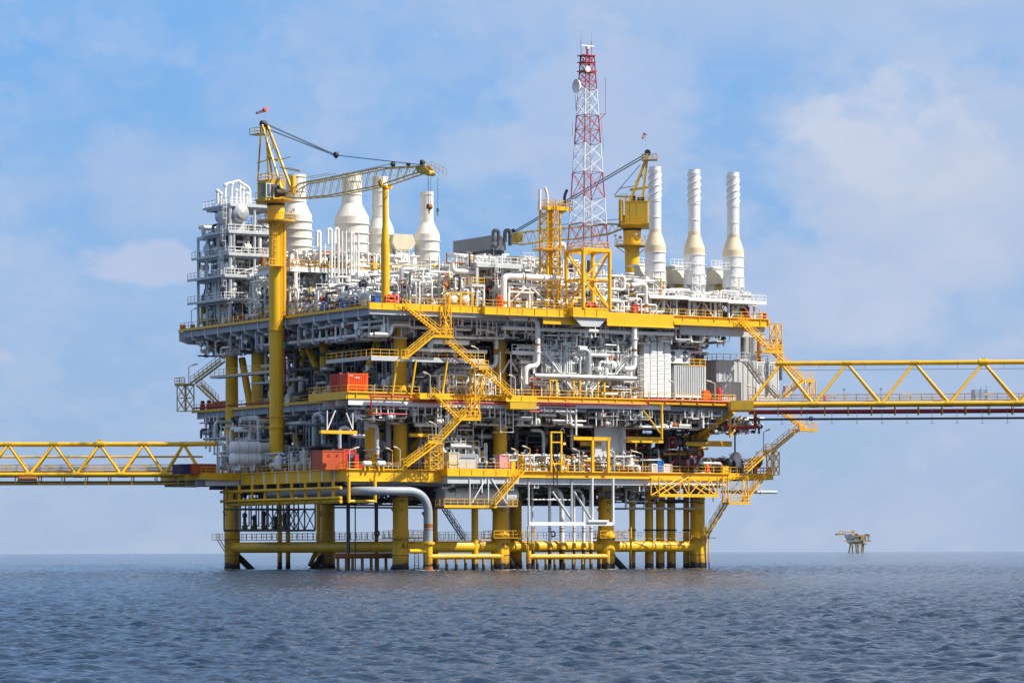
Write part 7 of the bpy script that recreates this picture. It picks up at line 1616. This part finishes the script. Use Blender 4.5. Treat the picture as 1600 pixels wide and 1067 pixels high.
for i, (y, r) in enumerate(((700, 1.05), (717.5, 1.05))):
    c = L(357, y, -9.0); vv = F(405, y, 30)[1]; p = F(405, y, 29); T = Thing('horizontal_vessel', ('upper', 'lower')[i] + ' of two stacked white horizontal vessels at the left of the lower deck', 'vessel', p, 'stacked white vessels')
    q = F(363, y, 29); T.part('shell', MB().tank((q[0], 29, p[2]), r, p[0]-q[0]-.2, 'u', 22), 'stkw'); mb = MB(); [mb.ring((q[0]+k, 29, p[2]), r+.03, .07, 'u', 20, 5) for k in (.8, (p[0]-q[0])/2, p[0]-q[0]-1)]; T.part('strap', mb, 'gry')
    T.part('saddle', MB().box(q[0]+.8, q[0]+1.1, 28.3, 29.7, p[2]-r-.8, p[2]-.6).box(p[0]-1.4, p[0]-1.1, 28.3, 29.7, p[2]-r-.8, p[2]-.6), 'wht')
    q2 = F(377, y+2, 33); T = Thing('horizontal_vessel', ('upper', 'lower')[i] + ' rear vessel half hidden behind the stacked white vessels', 'vessel', q2, 'stacked white vessels'); T.part('shell', MB().tank((q2[0]+2.5, 32.5, p[2]+.1), r*.9, 2.2, 'u', 18), 'gry')
c = F(1150, 722, 1); T = Thing('vertical_vessel', 'silver dome topped vessel at the right end of the lower deck', 'vessel', (c[0], 1, ZL)); zt = F(1150, 706, 1)[2]; T.part('shell', MB().lathe((c[0], 1, ZL), [(.3, .6), (.85, 1.0), (.95, 1.3), (.95, zt-ZL-.7), (.7, zt-ZL-.2), (.25, zt-ZL)], 20), 'slv'); T.part('riser', MB().tube([(c[0]-.2, 1, zt), (c[0]-.2, 1, F(1150, 674, 1)[2])], .14, 8), 'drk'); T.part('leg', MB().tube([(c[0]-.6, 1, ZL), (c[0]-.6, 1, ZL+1.2)], .08, 5).tube([(c[0]+.6, 1, ZL), (c[0]+.6, 1, ZL+1.2)], .08, 5), 'gry')
pipe('drain_pipe', 'grey pipe with a cut end sticking out to the right below the lower deck', [(1128, 768, 4), (1213, 768, 4)], .28, 'gry')
for i, (px, m, lb, k) in enumerate(((1103, 'org', 'orange bottle at the right part of the lower deck railing', 0), (1131, 'yel', 'yellow and black box left of the silver domed vessel', 1), (1178, 'redb', 'red drum under the landing of the right lower stairs', 0), (1186, 'brn', 'rusty funnel hopper at the right end of the lower deck', 2), (1197, 'redb', 'red life ring on the right end railing of the lower deck', 3))):
    c = F(px, 0, -1.0); mb = MB()
    if k == 0: mb.lathe((c[0], -1, ZL), [(.4, 0), (.4, 1.3), (.15, 1.6)], 12)
    elif k == 1: mb.box(c[0]-.5, c[0]+.5, -1.2, -.4, ZL, ZL+1.2); mb.box(c[0]-.6, c[0]+.6, -1.3, -.3, ZL+1.2, ZL+1.3)
    elif k == 2: mb.lathe((c[0], -.5, ZL+1), [(.25, 0), (.9, .9), (.9, 1.5)], 4)
    else: mb.ring((c[0], -1.75, ZL+.7), .42, .11, 'v')
    solo(('gas_bottle', 'tool_box', 'oil_drum', 'hopper', 'life_ring')[i], mb, m, lb, ('bottle', 'box', 'drum', 'hopper', 'life ring')[i])
# vertical white pipes hung under the middle deck at the far left
for i, px in enumerate((320, 326, 333, 338)): c = L(px, 0, 1.0); solo('hanging_pipe', MB().tube([(c[0], c[1], ZM-1), (c[0], c[1], L(px, 692 + i*4, 1.0)[2]), (c[0]-.5, c[1]-1, L(px, 700+i*5, 1.0)[2])], .2, 7), 'wht', ('leftmost white pipe', 'second white pipe', 'third white pipe', 'fourth white pipe')[i] + ' dropping from the far left middle deck to the bridge landing', 'pipe', group='white drop pipes at the far left')
# shaded loops seen below the middle deck
pipe('loop_pipe', 'grey bent pipe in front of the thick yellow caisson on the lower deck', [(572, 672, 2), (570, 652, 2), (577, 652, 2)], .36, 'gry', .7, n=12)
pipe('swan_pipe', 'grey swan neck pipe in the shade above the red cabin', [(531, 700, 1), (531, 668, 1), (545, 668, 1), (550, 681, 1), (569, 682, 1)], .3, 'gry', .9, n=12)
pipe('swan_pipe', 'grey S shaped pipe standing behind the small white tanks', [(572, 654, 1.6), (571, 664, 1.6), (589, 665, 1.6), (589, 715, 1.6)], .36, 'gry', .9, bands=((2, .9, .4),), n=12)
pipe('branch_pipe', 'pale pipe with valve bending down by the lattice stair tower', [(648, 663, .8), (688, 663, .8), (692, 672, .8), (692, 700, .8), (700, 713, .8)], .36, 'wht', 1.0, n=12)
pipe('dark_pipe', 'pale pipe rising in the dark bay of the lower deck', [(830, 672, 3), (849, 672, 3), (849, 706, 3)], .28, 'gry', 1.0)
# lamps glowing in the shade
for i, (px, y) in enumerate(((721, 689), (777, 686), (882, 693))): c = F(px, y, 5); T = Thing('deck_lamp', ('left glowing', 'middle glowing', 'right glowing')[i] + ' orange lamp in the shade above the lower deck', 'lamp', c, 'glowing orange lamps'); T.part('bulb', MB().ball(c, .22, 10), 'lmp'); T.part('housing', MB().lathe((c[0], c[1], c[2]+.12), [(.25, 0), (.2, .25), (.05, .35)], 10).tube([(c[0], c[1], c[2]+.4), (c[0], c[1], c[2]+1.2)], .04, 4), 'gry')
# fluorescent lamp posts
LP = [(299, 505, 485, 11, ('u', -4), 'gry', 'at the far left end of the upper deck'), (350, 502, 477, 13, ('u', -4), 'yrail', 'before the left steel frame'), (379, 497, 472, 14, ('u', -4), 'yrail', 'just left of the left crane pedestal'),
      (295, 599, 573, 13, ('u', -2.2), 'gry2', 'on the landing of the far left stairs'), (747, 575, 545, -11, -5, 'cream', 'on the landing in the middle of the long zigzag stairway'), (672, 616, 586, -11, -4, 'cream', 'at the stair head on the middle deck'),
      (805, 620, 590, -10, -2.6, 'gry', 'on the small middle deck balcony'), (1013, 622, 597, -12, -2.3, 'cream', 'before the tall slatted panels'), (1055, 623, 599, -10, -2.3, 'cream', 'before the grey ribbed container'), (1117, 627, 599, -13, -2.3, 'cream', 'right of the ribbed container'), (1180, 625, 606, -13, -2.3, 'cream', 'before the grey panelled building'),
      (546, 731, 703, 15, -2.3, 'gry', 'before the open fronted red cabin'), (613, 731, 704, -10, -2.3, 'yrail', 'between small white tanks and marked leg'), (625, 730, 702, -10, -2.9, 'cream', 'right at the foot of the lower stairway'), (681, 690, 663, -11, -5, 'cream', 'on the landing over the lattice stair tower'),
      (828, 733, 701, -12, -2.3, 'yrail', 'right of the hanging platform stairs'), (809, 732, 705, -10, -2.3, 'yrail', 'at the head of the hanging platform stairs'), (905, 733, 705, -11, -2.3, 'cream', 'left inside the wide yellow portal'), (960, 734, 707, -10, -2.3, 'cream', 'before the tall grey wall panel'), (1004, 735, 709, -17, 0, 'cream', 'right of the tall grey wall panel'),
      (1193, 703, 675, 10, -3.6, 'gry2', 'on the upper landing of the stairs below the bridge'), (1187, 500, 482, -12, -2, 'yrail', 'at the right end of the upper deck'), (622, 478, 447, -4, -3, 'wht', 'beside the boom rest column'), (340, 738, 710, 12, ('u', -11), 'gry', 'at the left bridge landing'), (697, 478, 452, -6, -2.4, 'yrail', 'left of the round cream tanks')]
for i, (px, y0, y1, dx, pl, m, lb) in enumerate(LP):
    G = (lambda x, y: L(x, y, pl[1])) if isinstance(pl, tuple) else (lambda x, y: F(x, y, pl))
    a, b, c = G(px, y0), G(px, y1), G(px+dx*.45, y1-2.5 if abs(dx) > 5 else y1-2); e = G(px+dx, y1-4.5)
    a = (a[0], a[1], a[2]-.3)
    T = Thing('lamp_post', ('slim lamp post ' if i else 'slim grey lamp post ') + lb, 'lamp post', a, 'slim tube lamp posts on the decks'); T.part('pole', MB().tube([a, (b[0], b[1], b[2])], .07, 6).tube([b, c], .06, 5), m); T.part('lamp_head', MB().tube([c, e], .13, 6), 'cream')
# ================================================================ dense process piping and fittings
WP = ['wht', 'slv', 'gry', 'yrail', 'brn', 'drk', 'red', 'stk', 'grd']
def tangle(label, box, n, seed, w, rr=(.08, .26), vess=0, valves=0.5, frames=0, seg=(1, 4.5), name='process_piping'):
    u0, u1, v0, v1, z0, z1 = box; rn = random.Random(seed); mb = MB(); mats = WP
    cl = lambda p: (min(max(p[0], u0), u1), min(max(p[1], v0), v1), min(max(p[2], z0), z1))
    pick = lambda: rn.choices(range(len(w)), w)[0]
    for i in range(n):
        mb.cur = pick(); r = rn.uniform(*rr)*(1.5 if rn.random() < .12 else 1)
        p = (rn.uniform(u0, u1), rn.uniform(v0, v1), z0 if rn.random() < .45 else rn.uniform(z0, z1)); pts = [p]; ax = 2 if p[2] == z0 else rn.choice((0, 0, 1, 2))
        for k in range(rn.randint(1, 4)):
            l = rn.uniform(*seg)*(1 if rn.random() < .7 or p[2] == z0 and k == 0 else -1); q = list(p); q[ax] += l; q = cl(q)
            if Vector(q) != Vector(p): pts.append(q)
            p = q; ax = rn.choice([a for a in (0, 1, 2) if a != ax])
        if len(pts) > 1: mb.tube(bend(pts, r*2.2, 3), r, 7 if r > .12 else 5, True, True)
        if rn.random() < valves and len(pts) > 1:
            a = Vector(pts[0]).lerp(Vector(pts[1]), rn.uniform(.3, .8)); mb.cur = pick(); s_ = r*2.0
            mb.ball(tuple(a), s_, 8); mb.tube([tuple(a), (a.x, a.y-.1, a.z+s_*2.6)], .05, 4); mb.ring((a.x, a.y-.1, a.z+s_*2.6), .22, .04, 'z', 8, 4)
            mb.tube([(a.x-s_*1.2, a.y, a.z), (a.x-s_, a.y, a.z)], s_*1.1, 8); mb.tube([(a.x+s_*1.2, a.y, a.z), (a.x+s_, a.y, a.z)], s_*1.1, 8)
    for i in range(vess):
        mb.cur = rn.choice((0, 7, 1, 2)); r = rn.uniform(.35, .8); h = min(rn.uniform(1.4, 3.8), z1-z0); p = (rn.uniform(u0+r, u1-r), rn.uniform(v0+r, v1-r))
        if rn.random() < .6: mb.lathe((p[0], p[1], z0+.4), [(.1, 0), (r*.8, .15), (r, .4), (r, h-.5), (r*.8, h-.2), (.15, h), (.15, h+.3)], 14)
        else: mb.tank((p[0]-1, p[1], z0+.5+r), r, rn.uniform(1.2, 3), 'u', 14)
    mb.cur = 0 if w[0] >= w[2] else 2
    for i in range(frames):
        a = rn.uniform(u0, u1-2); v = rn.uniform(v0, v1); b = a+rn.uniform(1.5, 4); h = z0+rn.uniform(.5, 1)*(z1-z0)
        for u in (a, b): mb.tube([(u, v, z0), (u, v, h)], .09, 4, True, False)
        mb.tube([(a, v, h), (b, v, h)], .09, 4, True, False)
        if rn.random() < .5: mb.tube([(a, v, h-1), (b, v, h-1)], .07, 4, True, False)
        if rn.random() < .4: mb.rail([(a, v, h), (b, v, h)], sp=.9, w=.045)
    if not mb.v: return
    solo(name, mb, mats, label, 'piping', kind='stuff', base=(u0, v0, z0))
WL = [10, 3, 2, 1.2, .6, .5, .4, 3, 1]          # bright deck: white first
WS = [6, 4, 3.5, .4, .3, 3.5, .4, .5, 2.5]            # shaded levels: dark paints mixed in to stand in for black shade
WD = [.6, .8, 2.0, .1, .1, 7, .4, .1, 7]              # deep inside: mostly dark paints, standing in for the deep shade
tangle('dense white piping and valves along the left edge of the upper deck', (-2.6, 3.5, 3, 47, ZU, ZU+4.5), 230, 1, WL, vess=18, frames=26)
tangle('dense white piping behind the left edge of the upper deck', (3.5, 14, 15, 32, ZU, ZU+6.5), 170, 2, WL, vess=14, frames=22, rr=(.1, .32))
tangle('small white pipes and valves standing on the mezzanine', (-2, 22, 31.5, 39, ZU+8.4, ZU+11), 120, 3, WL, vess=8, frames=20)
tangle('dense pipes and valves behind the stair head of the upper deck', (2, 12, -.8, 10, ZU, ZU+5.5), 150, 4, WL, vess=7, frames=16)
tangle('dense pipes inside the grey pipe rack', (11, 23, 2, 22, ZU, ZU+9), 190, 5, WL, vess=8, frames=22, rr=(.1, .3))
tangle('pipes and valves on the upper deck around the white portal pipe', (19, 34, -.6, 6, ZU, ZU+3.6), 190, 6, WL, vess=6, frames=10)
tangle('pipes piled above the white portal pipe', (18, 42, 4, 14, ZU+3, ZU+9), 170, 7, WL, vess=7, frames=24, rr=(.1, .34))
tangle('pipes between the radio mast and the first spiral stack', (34, 49, -.6, 10, ZU, ZU+6.2), 200, 8, WL, vess=8, frames=20)
tangle('pipes and valves under the spiral stacks', (46, 68, 0, 9, ZU, ZU+4.6), 170, 9, WL, vess=6, frames=12)
tangle('equipment and pipes behind the spiral stacks', (46, 68, 9, 16, ZU, ZU+8), 110, 19, WL, vess=8, frames=18)
tangle('grey pipes and valves inside the left steel frame', (-2, 6, 53, 66, ZU, ZU+17.5), 420, 10, [5, 3, 5, .4, .2, 3, .1, .3, 3], vess=20, frames=24, rr=(.1, .34))
tangle('white and silver pipes between the left steel frame and the crane', (-1, 9, 38, 52, ZU, ZU+9), 200, 41, WL, vess=10, frames=18, rr=(.1, .34))
tangle('sunlit white pipes along the very front of the middle deck', (6, 17, -1.4, 1.2, ZM, ZM+3.2), 50, 42, [10, 3, 2, 1, .5, .6, .8, .5, .6], frames=8, rr=(.07, .2))
tangle('sunlit white pipes at the foot of the white piping skid', (24, 44, -1.5, .8, ZM, ZM+3), 110, 45, [10, 3, 2, 1, .5, .6, .8, .5, .6], frames=5, rr=(.07, .2))
tangle('sunlit white pipes high in the front of the middle deck bay', (25, 44, -1.2, 2.5, ZM+4, ZM+10.5), 130, 43, [10, 5, 2, .2, .3, .6, .2, .5, .6], frames=12, rr=(.08, .26))
tangle('shaded pipes hung under the upper deck front', (4, 62, -1.0, 5, ZU-4.6, ZU-1.6), 260, 11, WS, frames=0, seg=(1.5, 8))
tangle('shaded pipes hung under the left edge of the upper deck', (-3, 3, 0, 66, ZU-4.8, ZU-2.4), 200, 12, WS, seg=(1.5, 8))
tangle('shaded equipment and pipes on the middle deck behind the left edge', (1, 16, 3, 54, ZM, ZM+8.5), 210, 13, WS, vess=30, frames=34, rr=(.1, .36))
tangle('shaded pipes and vessels on the middle deck front between the marked legs', (6, 17, 3, 12, ZM, ZM+10), 190, 14, WS, vess=10, frames=18, rr=(.1, .34))
tangle('pipes and valves inside the white piping skid', (22, 43, .2, 5, ZM, ZM+8), 380, 15, [9, 5, 2, .4, .5, 1, .2, 1, 2], vess=12, frames=20)
tangle('shaded pipes at the right end under the upper deck', (43, 60, 2, 12, ZM+4, ZM+11), 190, 16, WS, vess=5, frames=10)
tangle('dark pipes and machinery deep in the middle deck', (2, 60, 12, 56, ZM, ZM+11.5), 560, 17, WD, vess=60, frames=60, rr=(.12, .5), seg=(2, 12))
tangle('shaded pipes hung under the middle deck front', (-8, 60, -1.2, 4, ZM-4.4, ZM-1.9), 300, 18, WS, seg=(1.5, 7))
tangle('shaded pipes hung under the left edge of the middle deck', (0, 6, 8, 70, ZM-5, ZM-2.2), 260, 20, WS, seg=(1.5, 7))
tangle('shaded pumps and pipes on the lower deck behind the left railing', (-9, 6, 4, 44, ZL, ZL+3.2), 190, 21, WS, vess=22, frames=14)
tangle('white pipes standing at the far left of the lower deck', (-8, 0, 34, 50, ZL, ZL+9), 90, 31, [6, 2, 3, .3, .1, 1, .5, 1, 1], frames=10)
tangle('dark pumps and pipes deep in the lower deck', (-4, 60, 6, 50, ZL, ZL+9.5), 560, 22, WD, vess=60, frames=50, rr=(.12, .5), seg=(2, 11))
tangle('white valves along the front of the lower deck', (18, 44, -1.4, 3, ZL, ZL+2.6), 240, 23, [9, 3, 2, 2, .2, 1, .6, 1, 1], vess=8, rr=(.07, .2), valves=.9)
tangle('shaded machinery on the lower deck between the marked legs', (6, 17, 1, 9, ZL, ZL+8), 150, 24, WS, vess=10, frames=14)
tangle('dark red machinery in the open bay of the lower deck', (42, 60, 2, 14, ZL, ZL+6), 200, 25, [.6, 1, 1.5, 1.4, .1, 5, 4, .1, 5], vess=10, frames=10)
tangle('dark pipes hung under the lower deck', (-9, 60, -.6, 44, ZL-4.6, ZL-2.2), 420, 26, [.3, .3, 1.5, 0, 0, 6, 0, 0, 6], seg=(1.5, 9))
tangle('slender pipes and valves by the right end stairs of the lower deck', (57, 70, 0, 9, ZL, ZL+2.6), 90, 27, [3, 3, 3, 1, 0, 3, 2, 0, 2])
tangle('dark pipes hung below the bridge bearing seat', (60, 72, 2, 10, ZM-5, ZM-2.4), 90, 28, [3, 1, 3, 0, 0, 4, 2, 0, 3], seg=(1, 5))
# near-black blocks added for deep shade, closing off the view through the decks
for (z0, h, u0, u1, v0, v1, lb, cat) in ((ZM, 11, 9, 34, 19, 50, 'near-black backdrop block added for the deep shade inside the middle deck', 'shade backdrop'), (ZM, 10, 35, 54, 10, 44, 'near-black backdrop block added for the deep shade behind the white piping skid', 'shade backdrop'), (ZL, 9.6, 9, 30, 17, 44, 'near-black backdrop block added for the deep shade inside the lower deck', 'shade backdrop'), (ZL, 9.6, 32, 55, 14, 40, 'near-black backdrop block added for the deep shade behind the open bay of the lower deck', 'shade backdrop')):
    T = Thing('shade_backdrop', lb, cat, ((u0+u1)/2, (v0+v1)/2, z0)); T.part('wall', MB().box(u0, u1, v0, v1, z0, z0+h), 'voi')
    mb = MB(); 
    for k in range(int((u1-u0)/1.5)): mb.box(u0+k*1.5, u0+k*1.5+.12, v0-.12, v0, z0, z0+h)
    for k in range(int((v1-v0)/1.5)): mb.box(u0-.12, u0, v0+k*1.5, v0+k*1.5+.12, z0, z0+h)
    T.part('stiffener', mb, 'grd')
c = F(569, 690, 3.5); T = Thing('yellow_caisson', 'fat yellow upright tube behind the S shaped pipe on the lower deck', 'caisson', (c[0], 6, ZL)); c = F(577, 0, 6); T.part('shell', MB().lathe((c[0], 6, 0), [(.95, ZL), (.95, ZM-1.5)], 22), 'yel')
# trapeze hangers: white frames under the deck edges
def hangers(label, items, z, m='wht', v=-1.5, grp='white trapeze hangers under the upper deck'):
    T = Thing('pipe_hangers', label, 'hangers', (items[0][0] if 0 else F(items[0][0], 0, v)[0], v, z), grp)
    for (px, y, w) in items:
        a = F(px, y, v); b = F(px + w, y, v); mb = MB()
        mb.tube([(a[0], v, z), (a[0], v, a[2]), (b[0], v, a[2]), (b[0], v, z)], .1, 4, True, False); mb.tube([(a[0], v, a[2]), (a[0], v+2.5, a[2])], .1, 4, True, False)
        T.part('hanger', mb, m)
hangers('white trapeze hangers beneath the front edge of the upper deck, left half', [(600, 518, 6), (640, 511, 7), (681, 516, 12), (700, 512, 9), (716, 509, 5), (723, 510, 14), (745, 523, 6), (762, 520, 8), (792, 515, 12)], ZU-1.9, grp=None)
hangers('white trapeze hangers beneath the front edge of the upper deck, right half', [(822, 520, 9), (848, 516, 5), (864, 519, 3), (885, 522, 8), (930, 526, 9), (946, 528, 4), (968, 522, 6), (1056, 530, 22), (1080, 534, 18), (1100, 528, 14), (1120, 533, 20)], ZU-1.9, grp=None)
hangers('white trapeze hangers beneath the front edge of the middle deck, left part', [(588, 648, 7), (606, 646, 9), (645, 640, 8), (664, 647, 11), (684, 652, 5), (700, 662, 2), (727, 655, 22), (765, 652, 8), (790, 668, 12), (782, 675, 20)], ZM-1.6, grp=None)
hangers('white trapeze hangers beneath the front edge of the middle deck, right part', [(850, 644, 10), (886, 661, 6), (900, 680, 1), (942, 650, 24), (974, 648, 26), (985, 655, 30), (1003, 652, 16), (1070, 652, 10), (1082, 654, 10), (1096, 651, 12), (1112, 654, 16)], ZM-1.4, grp=None)
hangers('white rods and hangers beneath the lower deck front', [(706, 760, 3), (740, 762, 6), (790, 765, 12), (835, 762, 6), (861, 757, 8), (965, 760, 7), (999, 767, 7)], ZL-1.9, grp=None)
T = Thing('edge_hangers', 'grey square hangers under the left edge of the upper deck', 'hangers', (-3, 20, ZU-4))
for px, y0, y1 in ((489, 515, 538), (510, 512, 536), (466, 505, 541), (532, 508, 533), (577, 500, 527), (400, 520, 545), (378, 522, 546), (360, 524, 548)):
    a = L(px, y1, -3.0); mb = MB(); mb.box(-3.1, -2.8, a[1]-.14, a[1]+.14, a[2], ZU-1.8); mb.box(-2.8, .5, a[1]-.1, a[1]+.1, a[2], a[2]+.22); T.part('hanger', mb, 'gry')
for k, (px, y0) in enumerate(((693, 690), (834, 770), (795, 762))): pass

# ================================================================ haze
hz = bpy.data.materials.new('haze'); hz.use_nodes = True; t = hz.node_tree; t.nodes.clear()
vv = N(t, 'ShaderNodeVolumePrincipled'); vv.inputs['Color'].default_value = (0.75, 0.85, 1.0, 1); vv.inputs['Density'].default_value = 9e-6; vv.inputs['Anisotropy'].default_value = 0.2
oo = N(t, 'ShaderNodeOutputMaterial'); LK(t, vv.outputs[0], oo.inputs['Volume'])
mb = MB(); mb.box(-15000, 15000, -3500, 15000, -2, 130); solo('haze', mb, hz, 'thin pale sea haze softening the far platform and horizon', 'haze', kind='stuff', frame=WF, base=(0, 0, -2))
